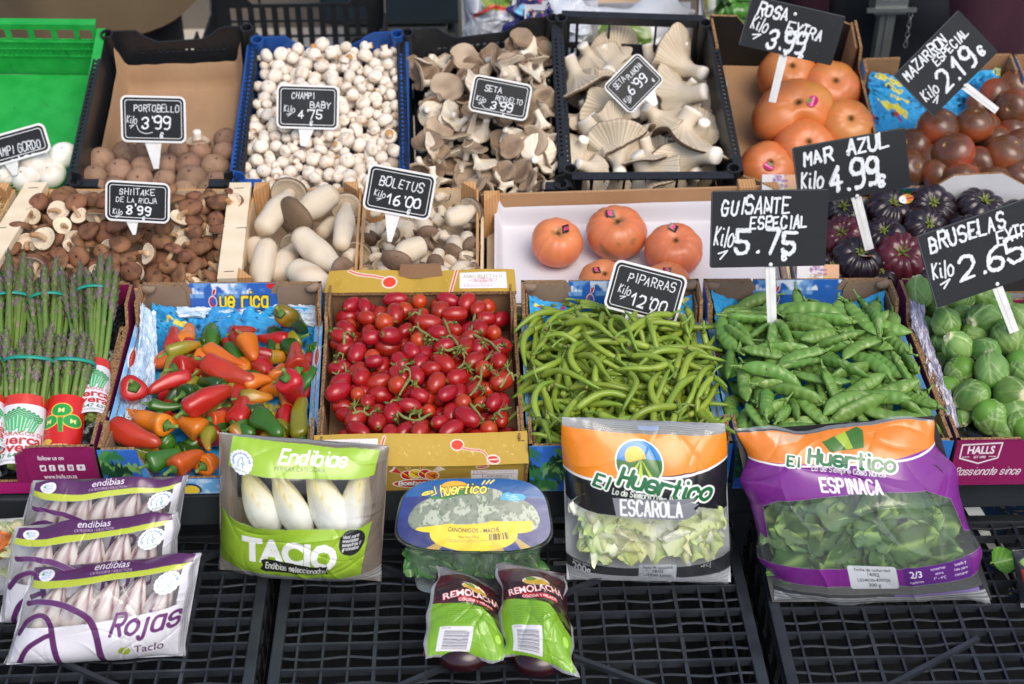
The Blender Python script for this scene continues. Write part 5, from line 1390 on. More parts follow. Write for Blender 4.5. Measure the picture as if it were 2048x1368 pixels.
def underlay(bx, kinds, n, surf, mg, seed, name, label, cat, m, long=False):
    """what lies under the counted top layer, as one mass"""
    rn = np.random.RandomState(seed); VV, FF, CC, o = [], [], [], 0; q = bx.top; lo, hi = q.min(0), q.max(0); dat = []
    for me, _ in kinds:
        V = np.zeros(len(me.vertices) * 3); me.vertices.foreach_get('co', V); c = np.zeros(len(me.vertices) * 4); me.color_attributes['Col'].data.foreach_get('color', c)
        dat.append((V.reshape(-1, 3), [tuple(p.vertices) for p in me.polygons], c.reshape(-1, 4)))
    k = 0
    while k < n:
        x, y = rn.uniform(lo, hi)
        if not bx.inside(x, y, bx.H, mg): continue
        V, F, c = dat[rn.randint(len(dat))]; A = np.array(rot3(rn.uniform(0, 6.28), rn.normal(0, .2), rn.uniform(0, 6.28)) if long else rrot(rn).to_3x3())
        VV.append(V @ A.T + (x, y, surf(x, y) + rn.uniform(-.008, .004))); FF += [tuple(i + o for i in f) for f in F]; CC.append(c * (rn.uniform(.85, 1.05), ) * 1); o += len(V); k += 1
    return tag(obj(name, mesh(name, np.vstack(VV), FF, m, None, np.vstack(CC)), None, bx.M), label, cat, kind='stuff')
def rrot(rn): return Matrix.Rotation(rn.uniform(0, 6.28), 4, Vector(rn.normal(size=3)).normalized())
def where(bx, x, y):
    """plain words for a place in the box"""
    q = bx.top; u = (x - q[3][0]) / (q[2][0] - q[3][0]); v = (y - q[:, 1].min()) / np.ptp(q[:, 1])
    a = 'front' if v < .33 else 'back' if v > .66 else 'middle'; b = 'left' if u < .33 else 'right' if u > .66 else 'centre'
    return a + ' ' + b
# ---------------------------------------------------------------- filling the boxes
# baby white mushrooms
bx = CR['champi']; rn = np.random.RandomState(5)
BM = [mk_button(i, .0118, True, tanamt=.75) for i in range(8)] + [mk_button(20 + i, .0118, False, tanamt=.6, squash=.92) for i in range(4)]
def up(x, y, a=.45):
    return RZ(rn.uniform(0, 6.28)) @ RX(rn.normal(0, a))
def mkb(r, M, i, xy):
    k = rn.randint(12); s = r / .0118
    tumble = rn.rand() < .65
    o = obj('baby_mushroom', BM[k], None, M @ (rrot(rn) if tumble else up(0, 0)) @ SCL(s, s, s))
    tag(o, 'baby white mushroom heaped in the blue crate' if not tumble else 'baby white mushroom tipped over in the blue crate heap', 'mushroom', 'baby white mushrooms in the blue crate')
slope = lambda x, y: .085 + .02 * np.cos((x) * 9) - .12 * np.clip(y - .12, 0, 1)
heap_ball(bx, 360, (.0088, .0152), lambda x, y: 0 * x + slope(x, y) - .030, slope, .004, 5, mkb, tries=24, give=.9)
underlay(bx, [(m, np.zeros(3)) for m in BM[:4]], 130, lambda x, y: slope(x, y) - .024, .010, 71, 'baby_mushroom_bed', 'the rest of the baby white mushrooms lower in the heap', 'mushrooms', MT['mush'])
# big white ones in the green crate
BW = [mk_button(60 + i, .026, i % 2 == 0, white='#f1ede4', tan='#d3b48a', tanamt=.45, sl=.6, seg=30) for i in range(4)]
bx = CR['green']
for i, (u, v, r) in enumerate(((22, 317, 29), (72, 323, 30), (126, 310, 27), (9, 348, 28), (53, 356, 28), (105, 351, 27), (-40, 330, 28), (-30, 356, 28))):
    h = .045 + .012 * (v < 330); p = bx.local(u, v, h); s = r / 27.5
    tag(obj('large_white_mushroom', BW[i % 4], None, bx.M @ T(*p) @ RZ(i * 2.1) @ RX(.5 * math.sin(i * 3)) @ SCL(s, s, s)), ['large white mushroom under the corner of the sign', 'large round white mushroom in the middle of the group', 'large white mushroom against the right wall of the green crate', 'large white mushroom cut by the left edge of the picture', 'large white mushroom with tan streaks at the front', 'ragged large white mushroom in the front corner', 'large white mushroom out at the left', 'large white mushroom at the front far left'][i], 'mushroom', 'large white mushrooms in the green crate')
# portobellos
PB_ = [mk_button(80 + i, .0225, i == 0, white='#9a7a62', tan='#7d5e4a', squash=.86, sl=.5, tanamt=.9, seg=30) for i in range(5)]
V0, F0, c0 = mk_cap(90, .0235, .75, ('#8d6546', '#77543a'), ('#e3d3bd', '#cdb594'), '#8a6243'); PBC = mesh('portobello', V0, F0, MT['mush_brown'], None, c0)
V1, F1, c1 = mk_stem(91, .0085, .0075, .026, '#efe4d2', '#f3ece0', .1); PBS = mesh('stem', V1, F1, MT['mush'], None, c1)
for m in PB_: m.materials.clear(); m.materials.append(MT['mush_brown'])
bx = CR['porto']
for i, (u, v, r) in enumerate(((202, 320, 27), (253, 306, 26), (290, 301, 22), (357, 301, 22), (400, 301, 24), (450, 278, 23), (447, 304, 24), (189, 352, 24), (238, 342, 26), (285, 333, 25), (335, 329, 24), (377, 330, 26), (430, 333, 28), (279, 360, 26), (330, 360, 24), (383, 360, 31), (433, 363, 23), (228, 372, 22), (190, 374, 22), (310, 376, 22), (372, 380, 24), (262, 384, 22), (415, 382, 22))):
    h = .04 + .028 * sst(290, 360, v); p = bx.local(u, v, h); s = r / 24.5; k = i % 5
    tag(obj('portobello', PB_[max(k, 1)], None, bx.M @ T(*p) @ RZ(i * 1.7) @ RX(.45 * math.sin(i * 2.3)) @ SCL(s, s, s)), 'round brown portobello at the %s of its group' % ('far back' if v < 310 else 'front' if v > 350 else 'middle') + (' in the black crate' if 300 < u < 380 else ' to the left' if u <= 300 else ' to the right'), 'mushroom', 'portobellos in the black crate')
p = bx.local(396, 286, .045); M = bx.M @ T(*p) @ RX(2.7)
o = tag(obj('portobello', PBC, None, M), 'portobello lying upside down with its pale stem up', 'mushroom', 'portobellos in the black crate'); obj('stem', PBS, o)

# torn oyster mushrooms
bx = CR['seta']; rn = np.random.RandomState(9)
OY = [mk_oyster(200 + i, .021, .026, .0055, .55 + .3 * (i % 3) / 2, seg=60, wave=.24, top=[('#a58f77', '#846d58'), ('#8f7a65', '#6e5a49'), ('#b9a58c', '#96806a')][i % 3]) for i in range(9)]
def mko(r, M, i, xy):
    s = r / .019; q = rrot(rn)
    tag(obj('oyster_mushroom', OY[rn.randint(9)], None, M @ q @ SCL(s, s, s * rn.uniform(.7, 1.1)) @ T(0, 0, -.018)), 'torn grey-brown oyster mushroom in the jumbled crate', 'mushroom', 'torn oyster mushrooms in the black crate')
tg = lambda x, y: .088 + .012 * np.sin(x * 22) + .010 * np.cos(y * 17) - .08 * np.clip(y - .10, 0, 1)
heap_ball(bx, 135, (.015, .024), lambda x, y: tg(x, y) - .034, tg, .008, 9, mko, tries=14, give=.72)
# large oyster mushrooms, placed one by one
bx = CR['plancha']
LO = [mk_oyster(240 + i, .040, .050, .0105, [.55, .7, .35, .8, .5, .65][i], seg=150, wave=.26, top=('#75604c', '#57473a'), under=[('#d6c8b0', '#a5906f'), ('#d2c5ae', '#9d8968'), ('#d8cbb4', '#a8926f')][i % 3]) for i in range(6)]
SET = [(1203, 92, 1215, 120, 34), (1165, 88, 1182, 122, 46), (1365, 82, 1356, 120, 50), (1296, 88, 1302, 128, 42), (1214, 150, 1230, 128, 60), (1135, 114, 1162, 172, 58), (1410, 150, 1352, 138, 56), (1388, 160, 1365, 185, 34),
       (1180, 215, 1150, 250, 40), (1162, 207, 1200, 190, 34), (1270, 224, 1216, 226, 52), (1412, 183, 1345, 200, 66), (1290, 210, 1320, 240, 50), (1385, 219, 1352, 276, 82), (1170, 234, 1206, 290, 84), (1287, 276, 1300, 318, 44), (1240, 282, 1215, 262, 40),
       (1434, 312, 1362, 304, 68), (1156, 325, 1192, 338, 42), (1240, 352, 1234, 312, 52), (1272, 305, 1296, 350, 56), (1400, 350, 1350, 345, 55), (1180, 372, 1225, 372, 45), (1300, 374, 1335, 368, 55), (1405, 372, 1430, 368, 45), (1430, 252, 1420, 280, 46), (1150, 290, 1140, 310, 40)]
rn = np.random.RandomState(66)
for k in range(16):
    u, v = rn.uniform(1150, 1420), rn.uniform(110, 330); a = rn.uniform(0, 6.28); SET.append((u, v, u + 34 * math.cos(a), v + 30 * math.sin(a), -rn.uniform(38, 50)))
for i, (u0, v0, u1, v1, rp) in enumerate(SET):
    low = rp < 0; rp = abs(rp)
    dz = .026 if rp > 45 else .018; base = (.030 if low else .070) + .02 * sst(200, 320, v0) * (v0 < 345) - (.03 if v0 > 345 and i > 20 else 0)
    a, b = bx.local(u0, v0, base + dz), bx.local(u1, v1, base - dz * .4); d = b - a; k = rp / 1120.0 / .040 * 1.08
    for q_ in range(12):
        if bx.inside(b[0], b[1], bx.H, min(.078, rp / 1120 * (1.0 if u0 > 1330 else .62))) and bx.inside(a[0], a[1], bx.H, .004): break
        a[:2] *= .93; b[:2] *= .93
    M = bx.M @ aim(a, d, i * 1.3 + (2.0 if i % 2 else 0)) @ SCL(k, k, max(.75 * k, np.linalg.norm(d) / .046))
    tag(obj('large_oyster_mushroom', LO[i % 6], None, M), 'large cream oyster mushroom showing its %s, %s of the slotted crate' % (['gills', 'fluted underside', 'cut stem end'][i % 3], where(bx, b[0], b[1])), 'mushroom', 'large oyster mushrooms in the slotted crate')

# shiitake
bx = CR['shii']; rn = np.random.RandomState(14)
SH = []
for i in range(7):
    V, F, c = mk_cap(300 + i, .0185, .42 + .1 * (i % 3), ('#8a6043', '#5f402c'), ('#efe2cc', '#d8c09c'), '#6b4428', gill=.6, wob=.09); SH.append((mesh('shiitake', V, F, MT['mush_brown'], None, c), mesh('stem', *mk_stem(310 + i, .0048, .0038, .024, '#e0c8a6', '#a5764c', .5)[:2], MT['mush'], None, mk_stem(310 + i, .0048, .0038, .024, '#e0c8a6', '#a5764c', .5)[2])))
def mks(r, M, i, xy):
    k = rn.randint(7); s = r / .0165; f = rn.rand()
    q = up(0, 0, .5) if f < .68 else (RZ(rn.uniform(0, 6.28)) @ RX(math.pi + rn.normal(0, .5))) if f < .82 else rrot(rn)
    if 0.68 <= f < .82: q = RX(.5) @ q
    o = tag(obj('shiitake', SH[k][0], None, M @ q @ SCL(s, s * rn.uniform(.8, 1.0), s)), ['brown shiitake lying cap up in the heap', 'shiitake turned over to show its cream gills', 'shiitake tipped on its side in the heap'][0 if f < .68 else 1 if f < .82 else 2], 'mushroom', 'shiitake heaped in the wide wooden tray'); obj('stem', SH[k][1], o)
tg = lambda x, y: .052 + .012 * np.cos(x * 9) + .02 * sst(-.1, .1, y)
heap_ball(bx, 190, (.0125, .0195), lambda x, y: tg(x, y) - .026, tg, .010, 14, mks, tries=16, give=.78)

# king oyster mushrooms: fat white stem, small brown cap
def mk_king(seed, L, w_, cap=1.0, bend=.12):
    rn = np.random.RandomState(seed); z = np.linspace(0, 1, 22)
    r = w_ / 2 * (.62 + .38 * np.sin(np.clip(z * 1.25 + .18, 0, 1.57) * 1.6)) * (1 - .42 * sst(.45, .95, z)); r[0] *= .45; r[1] *= .85
    a = rn.uniform(0, 6.28); P = np.c_[math.cos(a) * bend * L * np.sin(z * 2.6), math.sin(a) * bend * L * np.sin(z * 2.6), z * L]
    V, F, s, t = tube(P, r, 22); V = np.array(V); V += n3(V, 55, seed)[:, None] * w_ * .035
    c = mixc(C_('#d6c8b2'), C_('#b39064'), np.clip(sst(.35, .9, n3(V, 45, seed + 1)) * .6 + .5 * sst(.08, 0, s), 0, 1)); c = mixc(c, C_('#cdb996'), .35 * sst(.45, .95, vn(t * 7, s * 3, seed)))
    body = mesh('king_oyster', V, F, MT['mush'], None, c)
    Vc, Fc, cc = mk_cap(seed + 3, w_ * .50 * cap, .5, ('#7b6552', '#6a5543'), ('#dccdb6', '#b9a58a'), '#5f4b3b', gill=.7, wob=.08)
    e = P[-1]; d = Vector(list(P[-1] - P[-3])).normalized(); Mq = (Matrix.Translation(list(e - np.array(d) * w_ * .06)) @ d.to_track_quat('Z', 'Y').to_matrix().to_4x4())
    return body, mesh('cap', Vc, Fc, MT['mush_brown'], None, cc), Mq
bx = CR['ery']
KING = [(552, 392, 600, 400, 44, 1, .062, 'short king oyster mushroom at the back behind two others'), (640, 470, 700, 425, 40, 1, .05, 'king oyster mushroom in shadow between the pale ones'), (519, 466, 574, 392, 58, 1.15, .078, 'king oyster mushroom leaning to the back left corner post'), (672, 380, 588, 432, 62, 1.25, .098, 'king oyster mushroom with its big dark cap facing the front, topmost at the back'), (680, 500, 690, 420, 46, 1.2, .068, 'upright king oyster mushroom with a torn brown cap at the right'),
        (700, 480, 712, 460, 50, 1.1, .05, 'king oyster mushroom half hidden by the right wall'), (505, 478, 515, 550, 52, 1.1, .056, 'king oyster mushroom with its dark cap down at the front left'), (560, 560, 600, 495, 60, 1.0, .050, 'king oyster mushroom lying under the others in the middle'), (592, 462, 684, 536, 62, .75, .096, 'longest king oyster mushroom, lying diagonally on top'), (538, 480, 530, 578, 54, .6, .078, 'smooth white king oyster mushroom curving down to the front board'), (583, 532, 676, 572, 62, .6, .078, 'pale king oyster mushroom lying along the front board'), (690, 520, 716, 500, 40, 1.2, .06, 'small torn king oyster cap at the right front')]
for i, (u0, v0, u1, v1, wp, cp, h, lb) in enumerate(KING):
    a, b = bx.local(u0, v0, h), bx.local(u1, v1, h - .008); L = np.linalg.norm(b - a)
    bd, cp_, Mq = mk_king(400 + i, L, wp / 1240.0, cp * 1.22, .12)
    o = tag(obj('king_oyster', bd, None, bx.M @ aim(a, b - a, i)), lb, 'mushroom', 'king oyster mushrooms in the small tray'); obj('cap', cp_, o, Mq)
bx = CR['bol']; rn = np.random.RandomState(31)
KS = [mk_king(440 + i, .040, .026, 1.25, .15) for i in range(8)]
BOL = [(745, 455, 735, 478), (760, 450, 748, 470), (800, 470, 812, 445), (838, 445, 852, 470), (868, 452, 870, 432), (890, 440, 925, 425), (930, 400, 912, 412), (915, 445, 938, 450), (870, 425, 855, 440), (757, 502, 740, 508), (790, 500, 775, 490), (850, 490, 812, 520), (820, 500, 852, 488), (880, 500, 872, 520), (905, 480, 900, 505), (918, 510, 945, 505), (895, 525, 910, 500), (775, 530, 752, 528), (790, 560, 765, 545), (815, 540, 800, 560), (830, 560, 850, 540), (870, 540, 885, 560), (905, 555, 930, 535), (925, 560, 950, 545), (860, 570, 840, 555), (745, 560, 735, 540), (935, 470, 945, 490), (770, 475, 790, 470), (840, 525, 860, 525), (900, 545, 880, 530), (740, 430, 755, 420), (830, 420, 845, 405), (870, 400, 885, 395), (740, 520, 760, 515), (950, 520, 940, 540)]
for k in range(24):
    u, v = rn.uniform(745, 945), rn.uniform(400, 560); a = rn.uniform(0, 6.28); BOL.append((u, v, u + 20 * math.cos(a), v + 18 * math.sin(a)))
for i, (u0, v0, u1, v1) in enumerate(BOL):
    h = (.045 if i < 35 else .024) + .028 * rn.rand() - .012 * (i < 9) + (.02 if i in (5, 11) else 0); a, b = bx.local(u0, v0, h), bx.local(u1, v1, h + rn.uniform(-.012, .008)); d = b - a; s = np.clip(np.linalg.norm(d) / .034, .62, 1.35) * (1.25 if i in (5, 11, 2) else 1)
    bd, cp_, Mq = KS[i % 8]; o = tag(obj('boletus_mushroom', bd, None, bx.M @ aim(a, d, i) @ SCL(s, s, s)), 'short boletus-type mushroom with %s, %s of the small tray' % (['brown cap', 'fat pale stem', 'dark rounded cap'][i % 3], where(bx, a[0], a[1])), 'mushroom', 'short boletus mushrooms in the small tray'); obj('cap', cp_, o, Mq)
# straw and a root at the left edge
g = G(); rn = np.random.RandomState(3); bx = CR['straw']
for i in range(150):
    p = bx.local(rn.uniform(-60, 34), rn.uniform(372, 470), rn.uniform(.04, .075)); a, l = rn.uniform(0, 6.28), rn.uniform(.015, .03); d = np.array([math.cos(a) * l, math.sin(a) * l, rn.uniform(-.01, .01)]); k = np.linspace(-1, 1, 6)[:, None]
    g.tube(p + d * k + np.array([d[1], -d[0], .004]) * .4 * (1 - k * k), .0007, 4)
m_('straw', '#d9c48f', rough=.8, c2='#b99c5e', ns=60)
tag(g.build('straw', [MT['straw']], None, bx.M, True), 'dry straw padding in the tray at the left edge', 'straw', kind='stuff')
# pink tomatoes on white paper
bx = CR['pink']
PT = [mk_tomato(500 + i, .046, ribs=[9, 11, 8, 10, 9][i], rib=.045, squash=.80, cols=[(0, '#c9603c'), (.5, '#d96a45'), (1, '#dd7a4e')], scar=('#9a7148', .19 if i < 2 else .09), dimple=.24, lump=.05, shoulder=('#d08a55', -.1, .3), mott='#cf8048', blotch='#6b5a34' if i == 1 else None) for i in range(5)]
def sticker(parent, M, r, seed, kind):
    if kind == 'pink':
        cv = Canvas(24, 18, 26, '#231a1c'); cv.rect(8, 2, 18, 13, '#e04a78'); cv.ell(13, 7, 2.4, 2, '#a52450'); cv.lines(4, 13.5, 14, 1, 2, 1.2, '#b99a5a', seed); w_, h_ = 1.0, .8
    elif kind == 'rosa':
        cv = Canvas(24, 20, 26, '#d8c8c0'); cv.ell(12, 10, 11.5, 9.6, '#c22460'); cv.rect(3, 8, 21, 12, '#e58ab0'); cv.ell(12, 16, 5, 3, '#4f9a3a'); w_, h_ = 1.0, .85
    else:
        cv = Canvas(24, 16, 26, '#e2a32c'); cv.rect(0, 5, 13, 10, '#d9622c'); cv.lines(2, 2, 10, 3, 4.5, 2, '#3a2a1c', seed); cv.ell(18, 9, 6, 6.5, '#e6e4ea'); cv.lines(14.5, 8, 7, 1, 2, 1.5, '#3a4a8a', 2); w_, h_ = 1.0, .7
    def S(u, v):
        x, y = (u - .5) * w_ * r, (.5 - v) * h_ * r
        if kind != 'pink':
            k = np.minimum(1, .5 * r * .98 / (np.hypot(x / w_, y / h_) + 1e-9)); x, y = x * k, y * k
        return np.stack([x, y, -(x * x + y * y) / .09], -1)
    return printed('sticker', cv, S, MT['print_gloss'], parent, M)
def stick_on(o, me, d, r, spin, kind, seed=0):
    """lay a sticker on the fruit where direction d leaves it"""
    V = np.zeros(len(me.vertices) * 3); me.vertices.foreach_get('co', V); V = V.reshape(-1, 3); n = V / (np.linalg.norm(V, axis=1)[:, None] + 1e-9); d = np.array(d, float) / np.linalg.norm(d)
    i = int(np.argmax(n @ d)); N = np.array(me.vertices[i].normal); N = N + d * .3
    sticker(o, aim(V[i] + d * .0022, N, spin), r, seed, kind)
for i, (u, v, rp, lb, dr) in enumerate(((1114, 486, 57, 'left pink tomato of the back three on the white paper', (.45, .15, 1)), (1232, 466, 63, 'largest pink tomato with a brown scar and a dark blemish', (-.35, .35, 1)), (1347, 500, 59, 'right pink tomato of the back three on the white paper', (-.1, .55, .9)), (1207, 566, 51, 'pink tomato in front, half hidden by the left edge of the piparras sign', (-.35, .1, 1)), (1333, 568, 50, 'pink tomato behind the top edge of the piparras sign', (-.05, .3, 1)))):
    k = rp / 1320.0 * 1.06; p = bx.local(u, v, .012 + k * .80)
    o = tag(obj('pink_tomato', PT[i], None, bx.M @ T(*p) @ RX(.22 + .06 * math.sin(i * 4)) @ RZ(0) @ SCL(k / .046, k / .046, k / .046)), lb, 'tomato', 'pink tomatoes on white paper')
    stick_on(o, PT[i], dr, .0155, [.3, .5, .2, .9, .1][i], 'pink', i)
# rose tomatoes at the back
bx = CR['rosa']; RC = [(0, '#bd3f26'), (.45, '#cc5532'), (1, '#cf683c')]
RT = [mk_tomato(520 + i, .046, ribs=[7, 6, 8, 9, 7, 8][i], rib=.03, squash=.86, cols=RC, scar=('#8a6a40', .06), dimple=.14, lump=.07, shoulder=('#c08a44', .2, .4), mott='#bf8a40', pinch=.8 if i == 2 else 0) for i in range(6)]
for i, (u, v, rp, h, lb, dr) in enumerate(((1575, 152, 56, .055, 'orange-pink tomato behind the white stake of the ROSA sign', None), (1660, 182, 58, .05, 'orange-pink tomato against the right wall of the black box', (.9, .1, .35)), (1586, 226, 60, .068, 'kidney-shaped orange-pink tomato with a deep crease', (.4, -.15, .9)), (1690, 256, 54, .055, 'orange-pink tomato with a round sticker low on its front', (.1, -.9, .45)), (1607, 302, 56, .05, 'orange-pink tomato peeping over the MAR AZUL sign', None), (1532, 342, 52, .035, 'redder tomato in the front left corner with a round sticker', (.0, -.15, 1)))):
    k = rp / 1080.0 * 1.14; p = bx.local(u, v, h)
    o = tag(obj('rose_tomato', RT[i], None, bx.M @ T(*p) @ RX(.35) @ RZ(.4 * math.sin(i)) @ SCL(k / .046, k / .046, k / .046)), lb, 'tomato', 'orange-pink tomatoes in the black box')
    if dr: stick_on(o, RT[i], dr, .018, .3, 'rosa', i)
# kumato tomatoes
KT = [mk_tomato(540 + i, .034, ribs=5, rib=.012, squash=.86, cols=[(0, '#b4522e'), (.45, '#9c4a2a'), (1, '#704228')], scar=('#c9a06a', .05), dimple=.10, lump=.03, shoulder=('#4f3a28', .2, .6), mk='fruit_gloss') for i in range(6)]
bx = CR['kumato']
for i, (u, v, rp, h) in enumerate(((1960, 212, 30, .03), (2036, 172, 36, .055), (1826, 292, 36, .028), (1820, 338, 36, .02), (1968, 258, 34, .035), (2030, 262, 34, .035), (1990, 285, 34, .03), (1878, 255, 41, .052), (1990, 190, 34, .05), (1948, 250, 38, .062), (2026, 216, 36, .065), (1905, 308, 41, .055), (2014, 310, 41, .06), (1955, 330, 36, .04), (1880, 350, 34, .03), (1922, 364, 38, .045), (1990, 368, 36, .045), (2040, 352, 34, .05), (1868, 320, 32, .03), (2048, 290, 34, .05))):
    k = rp / 1120.0 * 1.1; p = bx.local(u, v, h + .012); rn = np.random.RandomState(i)
    tag(obj('dark_tomato', KT[i % 6], None, bx.M @ T(*p) @ RX(rn.uniform(-.3, 1.2)) @ RY(rn.uniform(-.7, .7)) @ SCL(k / .034, k / .034, k / .034)), 'dark red-brown tomato, %s of the blue-lined box' % where(bx, p[0], p[1]), 'tomato', 'dark red-brown tomatoes in the blue-lined box')
# black ribbed tomatoes with green calyx
BT = [mk_tomato(560 + i, .036, ribs=[11, 10, 12, 11][i], rib=.12, squash=.62, cols=[(0, '#4a1420'), (.35, '#3a141e'), (1, '#2a1a20')], dimple=.30, lump=.06, shoulder=('#241a20', -.25, .85), mk='fruit_gloss', seg=90) for i in range(3)] + [mk_tomato(570, .036, ribs=10, rib=.12, squash=.66, cols=[(0, '#5a1a26'), (.5, '#6a2230'), (1, '#4a1822')], dimple=.3, lump=.06, mk='fruit_gloss', seg=90)]
def mk_calyx(seed, r):
    rn = np.random.RandomState(seed); V, F, _, _ = lathe([0, .0035, .003, .0032, 0], [0, 0, .004, .008, .009], 8); V = [tuple(v) for v in V]; F = [tuple(f) for f in F]
    for k in range(7):
        a = k * .9 + rn.uniform(-.2, .2); d = np.array([math.cos(a), math.sin(a), 0]); q = np.array([-d[1], d[0], 0]); b0 = len(V); L = r * rn.uniform(.7, 1.2)
        for t, w_, z in ((.12, .0018, .001), (.5, .0021, .003 + .004 * rn.rand()), (1, .0002, .001 + .010 * rn.rand())): V += [tuple(d * L * t + q * w_ + (0, 0, z)), tuple(d * L * t - q * w_ + (0, 0, z))]
        F += [(b0, b0 + 1, b0 + 3, b0 + 2), (b0 + 2, b0 + 3, b0 + 5, b0 + 4)]
    V = np.array(V); return mesh('calyx', V, F, MT['stalk'], None, mixc(C_('#4f6a2c'), C_('#8a8a45'), np.clip(n3(V, 300, seed) * .5 + .5, 0, 1)))
CX = [mk_calyx(i, .016) for i in range(3)]
bx = CR['black']
for i, (u, v, rp, ty, lb) in enumerate(((1682, 420, 42, 0, 'behind the left side of the MAR AZUL stake'), (1780, 418, 45, 1, 'with an orange and white sticker beside the white stake'), (1864, 414, 45, 0, 'with many ribs at the middle of the back row'), (1962, 416, 46, 2, 'deeply creased at the right of the back row'), (1850, 455, 42, 1, 'in the second row above the tilted BRUSELAS sign'), (1940, 470, 44, 0, 'hidden behind the BRUSELAS sign'), (1684, 472, 40, 3, 'dull purple, at the left of the second row'), (1768, 472, 40, 0, 'right of the stake in the second row'), (1715, 518, 46, 2, 'with a sticker in the front row'), (1802, 514, 46, 3, 'reddest of the dark ones, in the front row'), (1660, 540, 36, 1, 'at the left end of the front edge'), (1760, 548, 34, 0, 'low between two others at the front edge'), (1860, 545, 40, 1, 'at the front edge by the BRUSELAS sign'), (2040, 440, 44, 1, 'at the right edge of the picture'))):
    k = rp / 1260.0 * 1.16; p = bx.local(u, v, .015 + k * .62 + (.012 if i < 10 else 0)); rn = np.random.RandomState(i + 4)
    o = tag(obj('black_tomato', BT[ty], None, bx.M @ T(*p) @ RX(rn.uniform(.1, .5)) @ RY(rn.uniform(-.25, .25)) @ RZ(i) @ SCL(k / .036, k / .036, k / .036)), 'dark purple-black ribbed tomato ' + lb, 'tomato', 'dark ribbed tomatoes in the white box')
    obj('calyx', CX[i % 3], o, T(0, 0, .0135) @ RZ(i * 2) @ SCL(.8, .8, .8))
    if i in (1, 8): stick_on(o, BT[ty], (.45, -.45, .8) if i == 1 else (-.45, -.1, .8), .022, -i, 'black', i)

